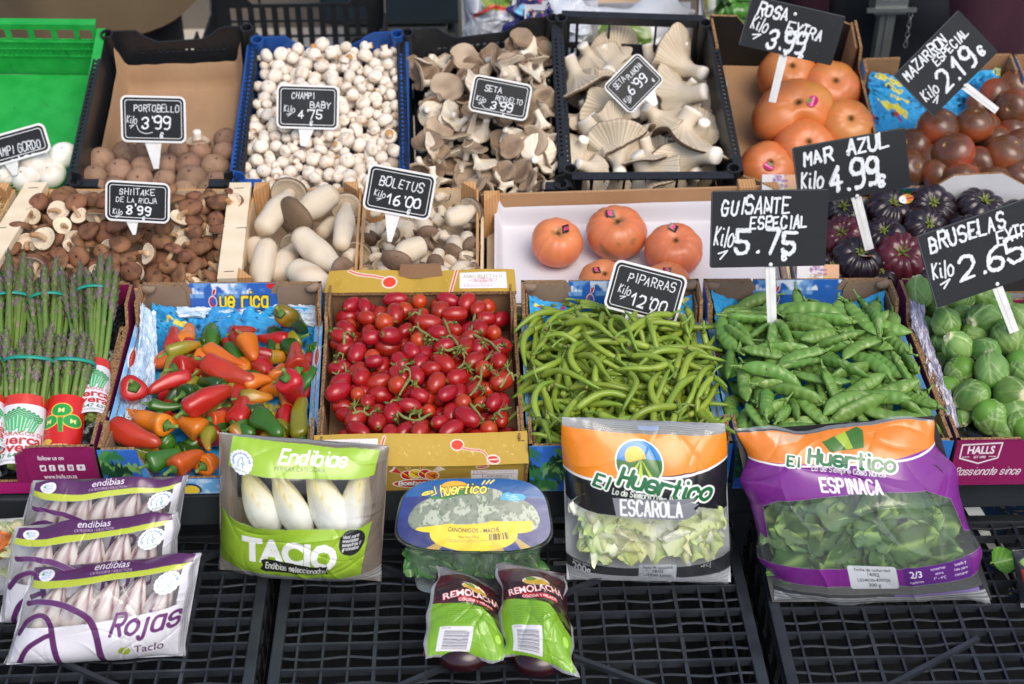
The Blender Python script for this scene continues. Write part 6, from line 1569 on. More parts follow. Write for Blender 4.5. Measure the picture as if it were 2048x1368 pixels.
# small peppers, one by one
RED = [(0, '#a81d18'), (.6, '#b82a20'), (1, '#a8301c')]; ORG = [(0, '#cf7418'), (1, '#d66c20')]; GRN = [(0, '#2f5a18'), (1, '#3f701f')]; OLV = [(0, '#7a7a1c'), (.5, '#8a8420'), (1, '#a8761e')]; DKG = [(0, '#26481a'), (1, '#33571c')]
ORR = [(0, '#c24a1c'), (1, '#cc5a20')]; GOR = [(0, '#c96a16'), (.45, '#5f6f1c'), (1, '#33601c')]; OGR = [(0, '#3f6a1c'), (.5, '#a8801c'), (1, '#e0821a')]; DRD = [(0, '#8f1c14'), (1, '#a02418')]; LIM = [(0, '#7f9020'), (1, '#8fa02a')]
PEP = [(398, 686, 462, 679, 24, GRN, 0, 'dark green pepper lying across the back left'), (466, 666, 513, 662, 26, DRD, 1, 'dark red pepper farthest back'), (333, 707, 403, 690, 31, OLV, 1, 'olive yellow pepper at the back left'), (458, 678, 464, 703, 30, DRD, 0, 'short round red pepper behind the red pair'), (580, 680, 514, 673, 36, RED, 0, 'red pepper under the green and orange one'), (409, 693, 496, 728, 28, ORG, 1, 'long orange pepper running under the big red one'), (610, 716, 634, 742, 34, DRD, 0, 'red pepper by the right wall'), (633, 697, 612, 700, 28, GRN, 1, 'small green pepper at the right wall'), (539, 715, 571, 710, 28, OGR, 0, 'orange pepper with a green shoulder near the middle'), (512, 736, 542, 752, 38, DRD, 0, 'red pepper in the middle beneath an orange one'), (624, 772, 603, 812, 24, DRD, 0, 'thin red pepper low at the right wall'), (348, 738, 411, 708, 42, RED, 1, 'blunt red pepper at the left'), (377, 732, 411, 728, 25, RED, 0, 'small red pepper squeezed between two big ones'), (252, 836, 280, 828, 34, ORG, 0, 'yellow orange pepper half under another at the left'), (310, 787, 347, 780, 32, RED, 0, 'short red pepper beside the green ones on the left'), (383, 752, 296, 792, 28, RED, 1, 'slim red pepper pointing to the left wall'), (459, 788, 491, 757, 36, OLV, 0, 'upright olive pepper in the centre'), (440, 836, 470, 812, 30, DRD, 0, 'dark red pepper low in the centre'), (486, 800, 482, 842, 30, RED, 0, 'red pepper on end in the centre'),
 (557, 760, 580, 736, 34, ORG, 1, 'orange pepper with its stem showing at the centre right'), (488, 676, 506, 718, 42, ORG, 2, 'blocky orange pepper behind the centre'), (410, 721, 516, 757, 42, RED, 2, 'big red pepper lying on top with its green stem to the left'), (450, 773, 392, 765, 37, DKG, 1, 'dark green blocky pepper left of centre'), (365, 791, 398, 780, 38, DKG, 1, 'dark green pepper showing its stem end'), (514, 727, 552, 762, 36, RED, 0, 'red pepper sloping down in the middle'), (267, 772, 269, 817, 45, RED, 2, 'upright red pepper at the left wall with its stem up'), (298, 808, 368, 808, 23, GRN, 1, 'thin green pepper left of the long red one'), (418, 842, 452, 824, 34, ORR, 1, 'small orange red pepper below the long red one'), (480, 797, 547, 796, 31, OGR, 1, 'green and orange pepper on the right of the centre'), (486, 770, 548, 763, 32, ORG, 1, 'smooth orange pepper on the right of the centre'), (470, 849, 480, 794, 38, RED, 1, 'red pepper standing near the front centre'), (495, 832, 530, 818, 36, DKG, 1, 'dark green pepper low on the front right'), (406, 864, 347, 842, 42, ORG, 1, 'orange pepper near the front left with a blunt end'), (336, 852, 263, 828, 42, ORG, 2, 'bright orange pepper with its green stem to the right'), (368, 823, 464, 782, 42, RED, 3, 'long red pepper lying on top with its stem at the left'), (627, 738, 594, 786, 36, GRN, 1, 'green pepper slanting at the right wall'), (560, 626, 612, 676, 38, GOR, 3, 'green pepper with an orange shoulder leaning on the back wall'), (596, 742, 592, 681, 42, RED, 2, 'upright red pepper at the back right'), (572, 754, 578, 832, 44, RED, 3, 'large red pepper standing on end at the right'),
 (290, 905, 320, 890, 36, LIM, 0, 'yellow green pepper at the front left edge'), (249, 896, 309, 906, 36, LIM, 1, 'lime pepper under the big red one at the front left'), (325, 878, 345, 892, 36, GRN, 0, 'green pepper half hidden at the front left'), (228, 851, 327, 886, 42, RED, 2, 'long blunt red pepper at the front left'), (421, 860, 423, 902, 28, OLV, 1, 'olive pepper hanging down at the front'), (360, 905, 392, 896, 36, DKG, 0, 'dark green pepper low at the front'), (295, 930, 364, 904, 36, GRN, 2, 'green pepper along the front edge'), (345, 938, 411, 908, 42, ORR, 2, 'orange red pepper at the front edge'), (404, 934, 436, 914, 38, ORG, 1, 'orange pepper at the front edge beside the green bag'), (465, 873, 495, 848, 32, GOR, 1, 'green and orange pepper beside the top of the green bag'), (555, 864, 592, 850, 40, OGR, 0, 'orange and green pepper at the front right'), (511, 832, 559, 880, 36, GRN, 2, 'green pepper sloping to the front right'), (603, 878, 615, 802, 34, OLV, 1, 'pointed olive pepper at the right wall'), (480, 862, 512, 872, 34, GRN, 1, 'green pepper just above the green bag'), (530, 884, 560, 876, 34, GRN, 0, 'dark pepper at the right front edge')]
rn = np.random.RandomState(77)
for k in range(42):
    u, v = 330 + (k % 6) * 50 + rn.uniform(-16, 16), 682 + (k // 6) * 34 + rn.uniform(-12, 12); a = rn.uniform(0, 6.28); PEP.insert(0, (u - 30 * math.cos(a), v - 24 * math.sin(a), u + 30 * math.cos(a), v + 24 * math.sin(a), 36, [RED, ORG, GRN, DRD, DKG, OLV, ORR][k % 7], 0, '%s pepper underneath the others, %s' % (['red', 'orange', 'green', 'dark red', 'dark green', 'olive', 'orange red'][k % 7], 'row %s from the back, %s' % (['one', 'two', 'three', 'four', 'five', 'six', 'seven'][k // 6], ['at the left', 'left of centre', 'just left of middle', 'just right of middle', 'right of centre', 'at the right'][k % 6]))))
bx = CR['pepper']
for i, (u0, v0, u1, v1, wp, c, lay, lb) in enumerate(PEP):
    fr = sst(640, 930, (v0 + v1) / 2); h = .038 + lay * .013 - .012 * (v0 > 880); wd = wp / 1430.0 * 1.2; up_ = .022 if lb.startswith(('upright', 'large red pepper st', 'green pepper with an orange')) else 0
    a, b = bx.local(u0, v0, h + (up_ if v0 < v1 else 0)), bx.local(u1, v1, (h - .004 + (up_ if v0 > v1 else 0)) if not (up_ and v0 < v1) else .014); L = np.linalg.norm(b - a)
    bl = .42 if wp < L * 1430 * .6 else .72
    bd, st_ = mk_pepper(600 + i, L, wd, c, (.60 if L * 1430 > 85 else bl))
    o = tag(obj('small_pepper', bd, None, bx.M @ aim(a, b - a, i * 1.1)), lb, 'pepper', 'small peppers in the blue-lined box'); obj('stem', st_, o)
def lin_pepper(cv): blue_art(4)(cv)
crumple('paper_liner', 'crumpled blue printed paper under the small peppers', bx, [[(.05, .96, .06), (.3, .97, .045), (.6, .97, .05), (.95, .96, .055)], [(.05, .9, .02), (.3, .85, .012), (.6, .85, .012), (.95, .9, .015)], [(.05, .5, .014), (.3, .5, .008), (.6, .5, .008), (.95, .5, .012)], [(.05, .05, .012), (.3, .05, .008), (.6, .05, .008), (.95, .05, .012)]], lin_pepper, 4)
def white_art(seed):
    def f(cv): cv.rect(0, 0, cv.W, cv.H, '#b9cfe2'); cv.mottle(0, 0, cv.W, cv.H, '#dfe6ec', 14, .45, seed, .9, soft=.2); cv.mottle(0, 0, cv.W, cv.H, '#7fb0d8', 8, .62, seed + 2, .6, soft=.1)
    return f
crumple('paper_liner', 'pale back of the blue paper folded up along the left wall of the pepper box', bx, [[(.03, .88, .085), (.06, .85, .085), (.10, .86, .075)], [(.035, .7, .06), (.08, .68, .055), (.13, .7, .035)], [(.035, .45, .055), (.08, .45, .045), (.13, .45, .025)], [(.04, .3, .045), (.07, .3, .035), (.10, .3, .025)]], white_art(3), 6, .008)
crumple('paper_liner', 'pale folded edge of blue paper along the back wall of the pepper box', bx, [[(.18, .965, .055), (.4, .97, .048), (.6, .97, .045), (.8, .97, .055), (.97, .95, .06)], [(.2, .93, .045), (.4, .945, .038), (.6, .945, .034), (.8, .935, .04), (.97, .9, .03)]], white_art(5), 7, .008)
crumple('paper_liner', 'crumpled blue printed paper under the dark tomatoes', CR['kumato'], [[(.06, .95, .075), (.35, .97, .055), (.7, .97, .06), (.95, .95, .07)], [(.05, .85, .045), (.35, .8, .018), (.7, .8, .016), (.95, .85, .03)], [(.05, .5, .03), (.35, .45, .012), (.7, .5, .012), (.95, .5, .02)], [(.05, .05, .02), (.35, .05, .01), (.7, .05, .01), (.95, .05, .02)]], blue_art(9), 9, .012)

# plum cherry tomatoes
CH = []
for i in range(6):
    rn = np.random.RandomState(700 + i); a = np.linspace(0, np.pi, 18); rr = np.sin(a) ** .9; zz = np.cos(a) * rn.uniform(1.3, 1.7)
    V, F, s, t = _lathe(rr, zz, 20); V = np.array(V) * (1 + .03 * n3(np.array(V), 1.2, i))[:, None]
    c = mixc(C_('#a01a16'), C_('#b0361e'), sst(.2, .9, n3(V, 1.2, i + 3)) * .6); c = np.where((V[:, 2] > zz.max() - .025)[:, None], C_('#8a6a35'), c); CH.append(mesh('cherry_tomato', V, F, MT['fruit_gloss'], None, c))
for i in range(2):
    V, F, s, t = _lathe(np.sin(np.linspace(0, np.pi, 16)), np.cos(np.linspace(0, np.pi, 16)), 20); V = np.array(V); c = np.tile(C_('#b8451a'), (len(V), 1)); c = mixc(c, C_('#b8200f'), sst(-.4, .6, n3(V, 1.3, i))); c = np.where((V[:, 2] > .975)[:, None], C_('#8a6a35'), c); CH.append(mesh('cherry_tomato', V, F, MT['fruit_gloss'], None, c))
bx = CR['cherry']; rn = np.random.RandomState(17); CHP = []
def mkc(me, M, i):
    k = rn.randint(8); f = rn.uniform(.88, 1.12); 
    tag(obj('cherry_tomato', CH[k if k < 6 or rn.rand() < .6 else 0], None, M @ SCL(me[4] * f, me[4] * f, me[4] * f)), 'red plum cherry tomato heaped in the gold box' if k < 6 else 'rounder orange cherry tomato in the gold box', 'tomato', 'cherry tomatoes in the gold box')
    CHP.append(np.array((bx.M.inverted() @ M).translation))
KC_ = [(None, None, [((0, 0, z * r * .62), r * .86) for z in (-1, 0, 1)], None, r) for r in (.0122, .0132, .0114, .0138)]
tg = lambda x, y: .050 + .022 * np.cos(x * 8) + .012 * np.cos((y) * 9)
hp_c = heap_long(bx, KC_, 260, lambda x, y: tg(x, y) - .034, tg, .025, 17, mkc, 14, .84, .18)
def surf(hp, x, y, rad=.012):
    d = np.hypot(hp.P[:, 0] - x, hp.P[:, 1] - y); m = d < rad + hp.r; return (hp.P[m, 2] + np.sqrt(np.maximum(hp.r[m] ** 2 - np.minimum(d[m], hp.r[m]) ** 2, 0))).max() if m.any() else .05
# vine trusses lying on them
VN = [[(668, 665), (690, 690), (684, 720), (692, 750), (664, 745)], [(842, 645), (838, 680), (870, 700), (890, 730), (925, 722)], [(950, 640), (945, 690), (985, 712), (1000, 730)], [(782, 740), (810, 760), (822, 785), (800, 815)], [(985, 720), (965, 760), (960, 790), (940, 812)], [(770, 820), (800, 842), (830, 848), (865, 838)], [(940, 825), (965, 845), (990, 838), (1005, 850)], [(888, 660), (905, 700), (930, 740), (905, 765)], [(706, 850), (730, 842), (745, 850)], [(1000, 790), (1020, 770), (1028, 776)]]
for i, pl in enumerate(VN):
    rn = np.random.RandomState(i + 50); q = _catmull([bx.local(u, v, .072)[:2] for u, v in pl], 6); z = np.array([surf(hp_c, a, b, .006) for a, b in q]); z = np.convolve(np.pad(z, 2, mode='edge'), np.ones(5) / 5, 'valid') + .003
    P = np.c_[q, z]; g = G(); g.tube(P, .0019 + .0005 * np.sin(np.arange(len(P))), 7)
    cal = []
    for j in range(2, len(P) - 1, 4):
        d = P[j + 1] - P[j - 1]; d /= np.linalg.norm(d); s_ = rn.choice([-1, 1]); nrm = np.array([-d[1] * s_, d[0] * s_, 0]); e = P[j] + nrm * .010 + (0, 0, .004 * rn.rand()) + d * .004
        m_p = P[j] + nrm * .006 + (0, 0, .004); g.tube(_catmull([P[j], m_p, e]), .0014, 6); cal.append((e, nrm))
    root = tag(g.build('tomato_vine', [m_('vine', '#6f7f42', rough=.7, c2='#8a8a50', ns=200)], None, bx.M, True), 'bare green tomato vine truss lying on the cherry tomatoes, %s of the gold box' % where(bx, *q[len(q) // 2]), 'vine', 'bare vine trusses on the cherry tomatoes')
    for e, nrm in cal: obj('calyx', CX[rn.randint(3)], root, aim(e, nrm + (0, 0, .5 * rn.rand())) @ SCL(.75, .75, .75))

# green chillies
bx = CR['chilli']; CHI = [mk_chilli(i) for i in range(14)]; rn = np.random.RandomState(23)
def mkh(me, M, i):
    s = rn.uniform(.9, 1.1); o = tag(obj('green_chilli', me[0], None, M @ SCL(s, s, s)), 'thin green chilli in the piled blue box', 'chilli', 'green chillies piled in the blue box'); obj('stem', me[1], o)
tg = lambda x, y: .062 + .034 * np.cos(np.clip(x * 8.2, -1.5, 1.5)) * np.cos(np.clip(y * 5, -1.5, 1.5)) - .042 * sst(.05, .17, y)
heap_long(bx, CHI, 297, lambda x, y: tg(x, y) - .024, tg, .010, 23, mkh, 16, .70, .2)
underlay(bx, [(c[0], 0) for c in CHI[:6]], 260, lambda x, y: tg(x, y) - .020, .022, 72, 'chilli_bed', 'the rest of the green chillies lower in the pile', 'chillies', MT['fruit_satin'], True)
for key, sd in (('chilli', 41), ('pea', 43)):
    crumple('paper_liner', 'crumpled blue printed paper under the %s' % ('green chillies' if key == 'chilli' else 'pea pods'), CR[key], [[(.04, .96, .075), (.3, .97, .045), (.7, .97, .045), (.96, .96, .075)], [(.05, .85, .05), (.3, .85, .02), (.7, .85, .02), (.95, .85, .05)], [(.05, .5, .045), (.3, .5, .014), (.7, .5, .014), (.95, .5, .045)], [(.05, .05, .04), (.3, .05, .012), (.7, .05, .012), (.95, .05, .04)]], blue_art(sd), sd, .010, 110)
# pea pods
bx = CR['pea']; POD = [mk_pod(i) for i in range(10)]; rn = np.random.RandomState(29)
def mkp(me, M, i):
    s = rn.uniform(.82, 1.06); o = tag(obj('pea_pod', me[0], None, M @ SCL(s, s, s)), 'plump green pea pod in the piled blue box', 'pea pod', 'pea pods piled in the blue box'); obj('calyx', me[1], o)
tg = lambda x, y: .066 + .040 * np.cos(np.clip(x * 7.6, -1.5, 1.5)) * np.cos(np.clip(y * 5, -1.5, 1.5)) - .034 * sst(.06, .18, y)
heap_long(bx, POD, 240, lambda x, y: tg(x, y) - .034, tg, .010, 29, mkp, 14, .74, .2)
# brussels sprouts
bx = CR['sprout']; SP = [mk_sprout(i) for i in range(7)]; rn = np.random.RandomState(37)
SPX = [(1835, 590, 32, 3), (1920, 600, 30, 2), (1960, 585, 32, 2), (1995, 610, 30, 1), (1878, 615, 26, 1), (1925, 633, 26, 2), (1860, 625, 24, 0), (2040, 640, 30, 1), (2010, 690, 22, 1), (1846, 655, 24, 1), (1893, 650, 30, 3), (1970, 640, 34, 3), (1945, 668, 28, 2), (1878, 690, 22, 1), (1916, 695, 30, 3), (2015, 672, 34, 3), (2045, 700, 30, 2), (1974, 705, 29, 3), (1935, 728, 26, 0), (1880, 728, 22, 0), (1922, 742, 31, 2), (1983, 745, 34, 3), (2040, 735, 34, 2), (1898, 778, 27, 1), (1948, 790, 32, 2), (2020, 788, 34, 2), (1975, 775, 24, 0), (2075, 760, 34, 1), (1925, 830, 22, 0), (1978, 832, 34, 1), (2030, 826, 34, 1), (1900, 845, 20, 0), (2005, 860, 26, 0), (2045, 850, 30, 1), (2090, 820, 34, 1), (2085, 680, 34, 1), (2100, 720, 34, 1), (1830, 690, 20, 0), (2070, 620, 32, 1), (2060, 790, 30, 1), (1900, 668, 20, 0), (1960, 820, 24, 0)]
for i, (u, v, rp, lay) in enumerate(SPX):
    k = rp / 1500.0; p = bx.local(u, v, .026 + lay * .016); s = k / .0195
    rt = RZ(i * 1.9) @ RX(rn.uniform(.2, 2.6)) if i != 21 else RX(2.3)
    tag(obj('brussels_sprout', SP[i % 7], None, bx.M @ T(*p) @ rt @ SCL(s, s, s)), 'green brussels sprout %s, %s of the purple box' % (['on top of the heap', 'showing pale leaf veins', 'with a loose outer leaf'][i % 3] if lay > 1 else 'low in the heap', where(bx, p[0], p[1])), 'sprout', 'brussels sprouts in the purple box')
crumple('paper_liner', 'crumpled white lining paper along the left wall of the brussels sprouts box', bx, [[(.02, .90, .075), (.07, .90, .075), (.12, .90, .06)], [(.02, .65, .062), (.07, .65, .062), (.10, .65, .045)], [(.02, .4, .062), (.07, .4, .060), (.11, .4, .04)], [(.025, .14, .06), (.06, .14, .058), (.09, .14, .035)]], lambda cv: (cv.rect(0, 0, 999, 999, '#c9c5d2'), cv.mottle(0, 0, cv.W, cv.H, '#dedbe4', 12, .5, 4, .8, soft=.2)), 21, .012)
def black_print(cv): cv.rect(0, 0, 999, 999, '#15171a'); rn = np.random.RandomState(6); [cv.hand('agro', rn.uniform(0, 100), rn.uniform(0, cv.H), 3, .5, '#b9c2c0', rot=rn.uniform(-.6, .6), seed=k) for k in range(40)]
m_('print_black_film', attr=True, rough=.3, coat=.3)
crumple('plastic_liner', 'crinkled black printed film under the brussels sprouts', bx, [[(.03, .95, .02), (.5, .95, .015), (.97, .95, .02)], [(.03, .5, .015), (.5, .5, .010), (.97, .5, .015)], [(.03, .04, .016), (.5, .05, .012), (.97, .05, .015)]], black_print, 22, .012, key='print_black_film')
crumple('plastic_liner', 'crinkled black printed film under the asparagus', CR['spear'], [[(.03, .95, .05), (.5, .95, .015), (.975, .95, .065)], [(.03, .5, .02), (.5, .5, .010), (.975, .5, .05)], [(.03, .04, .02), (.5, .05, .012), (.975, .05, .035)]], black_print, 23, .016, key='print_black_film')

# ---------------------------------------------------------------- asparagus bundles
def mk_spear(seed, L=.21, w_=.0082):
    rn = np.random.RandomState(seed); N = 40; z = np.linspace(0, 1, N)
    r = w_ / 2 * (1 + .05 * np.sin(z * 9)) * np.where(z > .68, 1 + .55 * np.sin((z - .68) / .32 * np.pi) * (1 - .2 * z), 1) * np.sqrt(np.clip((1.0 - z) / .10, 0, 1)); r[-1] = .0004
    a = rn.uniform(0, 6.28); P = np.c_[.004 * math.cos(a) * np.sin(z * 3 + seed), .004 * math.sin(a) * np.sin(z * 3 + seed), z * L]; P[:, :2] -= P[0, :2]
    V, F, s, t = tube(P, r, 10); V = [tuple(v) for v in V]; F = [tuple(f) for f in F]
    Va = np.array(V); c = list(cgrad(np.clip(s + .06 * n3(Va, 200, seed), 0, 1), [(0, '#82984a'), (.4, '#728f40'), (.64, '#637f3c'), (.85, '#646a4a'), (1, '#665a58')]))
    def scale(zz, ang, ln, wd, lift, col):
        i = zz * (N - 1); k = int(i); b = P[k]; rr = r[k]; d = np.array([math.cos(ang), math.sin(ang), 0]); q = np.array([-d[1], d[0], 0]); o = len(V)
        V.extend(tuple(b + d * (rr + e) + q * x + np.array([0, 0, y])) for x, y, e in ((-wd, 0, .0000), (wd, 0, .0000), (wd * .9, ln * .45, lift * .8), (0, ln, lift * .5), (-wd * .9, ln * .45, lift * .8), (0, ln * .4, lift * 1.5)))
        F.extend([(o, o + 1, o + 5), (o + 1, o + 2, o + 5), (o + 2, o + 3, o + 5), (o + 3, o + 4, o + 5), (o + 4, o, o + 5)]); c.extend([C_(col)] * 6)
    for j, zz in enumerate(np.linspace(.12, .66, 6)): scale(zz + rn.uniform(-.03, .03), j * 2.4, .010, .0026, .0008, '#8f7a72' if j % 2 else '#7f8a55')
    for j in range(46):
        f = j / 45; scale(.68 + .29 * f, j * 2.4, .0105 * (1 - .45 * f), .0030 * (1 - .4 * f), .0026 * (1 - .5 * f), ['#5f6f3a', '#6f6458', '#55662f', '#74606a', '#4f6a30'][rn.randint(5)])
    return mesh('spear', V, F, MT['leaf_satin'], None, np.array(c), smooth=True)
SPM = [mk_spear(800 + i) for i in range(8)]
m_('rubber', '#1f9a86', rough=.45, c2='#1a8a78', ns=60)
def wrap_label(cv, red=False):
    W, H = cv.W, cv.H
    if red:
        cv.rect(0, 0, W, H, '#c9231c'); x, y = W * .5, H * .40
        for k, cc in ((1.16, '#d9b64a'), (1.0, '#23963c')):
            for a, b in ((0, -17), (-19, 6), (19, 6)): cv.ell(x + a, y + b, 14.5 * k, 13.5 * k, cc)
            cv.poly([(x - 4 * k, y), (x + 4 * k, y), (x + 5 * k, y + 32), (x - 1, y + 32)], cc)
        for a, b in ((0, -17), (-19, 6), (19, 6)): cv.text('M', x + a, y + b + 5, 13, '#e8d98a', align='C', bold=.03)
        cv.ell(x - 22, y + 52, 13, 8, '#d9b64a'); cv.hand('asparagus', x - 40, y + 66, 10, 1.6, '#e8d98a')
    else:
        cv.rect(0, 0, W, H, '#dcd9de'); cv.rect(0, 0, W, H * .15, '#c9382c')
        x, y = W * .5, H * .22
        for k in range(11):
            a = (k - 5) * .09; l = H * (.20 + .03 * math.cos(k * 2)); p0 = (x + (k - 5) * 4.0, y + l * 1.5); p1 = (x + (k - 5) * 6.2, y + abs(k - 5) * 3)
            cv.stroke([p0, p1], 5.6, '#4aa86a'); cv.stroke([p0, p1], 1.2, '#bfe0c8'); cv.ell(p1[0], p1[1] + 4, 3.6, 8, '#2f8a50', rot=a)
            for j in range(3): cv.stroke([(p1[0] - 3, p1[1] + 3 + j * 4), (p1[0] + 3, p1[1] + j * 4)], .8, '#bfe0c8')
        cv.text('ESPARRAGOS DE', W * .5, H * .60, W * .105, '#b52a24', align='C', bold=.015)
        cv.text('Huercal', W * .5, H * .72, W * .25, '#b52a24', align='C', bold=.03); cv.text('Overa', W * .5, H * .83, W * .25, '#b52a24', align='C', bold=.03)
        cv.text('647 647 639', W * .5, H * .91, W * .12, '#1f7a4a', align='C', bold=.02); cv.text('huercalovera@gmail.com', W * .5, H * .96, W * .075, '#1f7a4a', align='C')
bx = CR['spear']
def bundle(u0, v0, u1, v1, wp, h0, h1, lb, wrap=None, band=.56, n=26, seed=0, Ls=1.0, ux=0.0):
    """butt end at pixel u0 v0, tips at u1 v1; wp = width in photo pixels"""
    n = int(n * 1.3); rn = np.random.RandomState(seed); a, b = bx.local(u0, v0, h0), bx.local(u1, v1, h1); L = np.linalg.norm(b - a); Rw = wp / 1460.0 / 2 * .84
    z = (b - a) / L; x = np.cross([0, 0, 1.0], z); x = np.array([1.0, 0, 0]) - z * z[0]; x /= np.linalg.norm(x); y = np.cross(z, x)
    M = bx.M @ axes(a, x, y, z); root = thing('asparagus_bundle', lb, 'asparagus', M, 'bundles of green asparagus')
    for i in range(n):
        n_ = n; q = math.sqrt((i + .5) / n); t = i * 2.39996; px, py = q * Rw * .86 * math.cos(t), q * Rw * .70 * math.sin(t); k = L / .21 * rn.uniform(.86, 1.06)
        fan = .11 + rn.uniform(-.04, .06); d = np.array([px * 2.2 * fan / Rw * .5 + rn.normal(0, .012), py * 2.0 * fan / Rw * .5 + rn.normal(0, .012), 1])
        obj('spear', SPM[rn.randint(8)], root, aim((px - d[0] * L * .32, py - d[1] * L * .32, 0), d, rn.uniform(0, 6.28)) @ SCL(.94, .94, k))
    th = np.linspace(0, 2 * np.pi, 41)[:-1]; zb = min((k for k in np.linspace(.2, .9, 141) * L), key=lambda k: abs(proj(M @ Vector((0, -Rw * .8, k)))[1] - band)); Rb = Rw * 1.05 + .0085
    P = np.c_[Rb * np.cos(th), Rb * .84 * np.sin(th), zb + .0016 * np.sin(th * 2 + 1)]; g = G()
    for i in range(40):
        j = (i + 1) % 40; o0, o1 = P[i] * (1.045, 1.045, 1), P[j] * (1.045, 1.045, 1); e = np.array([0, 0, .0026])
        g.add([P[i] - e, P[j] - e, o1 - e, o0 - e, P[i] + e, P[j] + e, o1 + e, o0 + e], [(3, 2, 6, 7), (4, 7, 6, 5), (0, 1, 2, 3), (1, 0, 4, 5)])
    g.build('rubber_band', [MT['rubber']], root, None, True)
    if wrap:
        H = wrap[1]; cv = Canvas(100, 100 * H / (Rw * 2.9), 130); wrap_label(cv, wrap[0] == 'red')
        def S(u, v):
            ang = -math.pi / 2 + (u - .5) * 3.6; r = 1.10 + .02 * fbm(u * 9, v * 7, seed) + (.04 * vn(u * 14, v * 4, seed + 1) if wrap[0] != 'red' else 0)
            return np.stack([Rw * r * np.cos(ang), Rw * .9 * r * np.sin(ang), (1 - v) * H - .004], -1)
        printed('paper_wrapper', cv, S, MT['print_gloss'], root)
    return root
bundle(18, 800, 22, 530, 88, .05, .120, 'asparagus bundle cut by the left edge, back row', None, 592, 21, 1)
bundle(98, 800, 97, 534, 78, .05, .120, 'asparagus bundle in the middle of the back row with a dark teal band', ('white', .085), 592, 21, 2)
bundle(182, 840, 192, 534, 82, .05, .118, 'asparagus bundle at the right of the back row in a white wrapper', ('white', .105), 578, 22, 3)
bundle(-25, 905, -30, 672, 84, .06, .12, 'asparagus bundle at the far left of the front row', ('white', .09), 722, 18, 4)
bundle(38, 935, 66, 666, 92, .035, .135, 'asparagus bundle in the front row with a white wrapper printed with green spears', ('white', .105), 718, 22, 5)
bundle(122, 915, 150, 672, 84, .035, .118, 'asparagus bundle in the front row with a red clover wrapper', ('red', .092), 722, 20, 6)
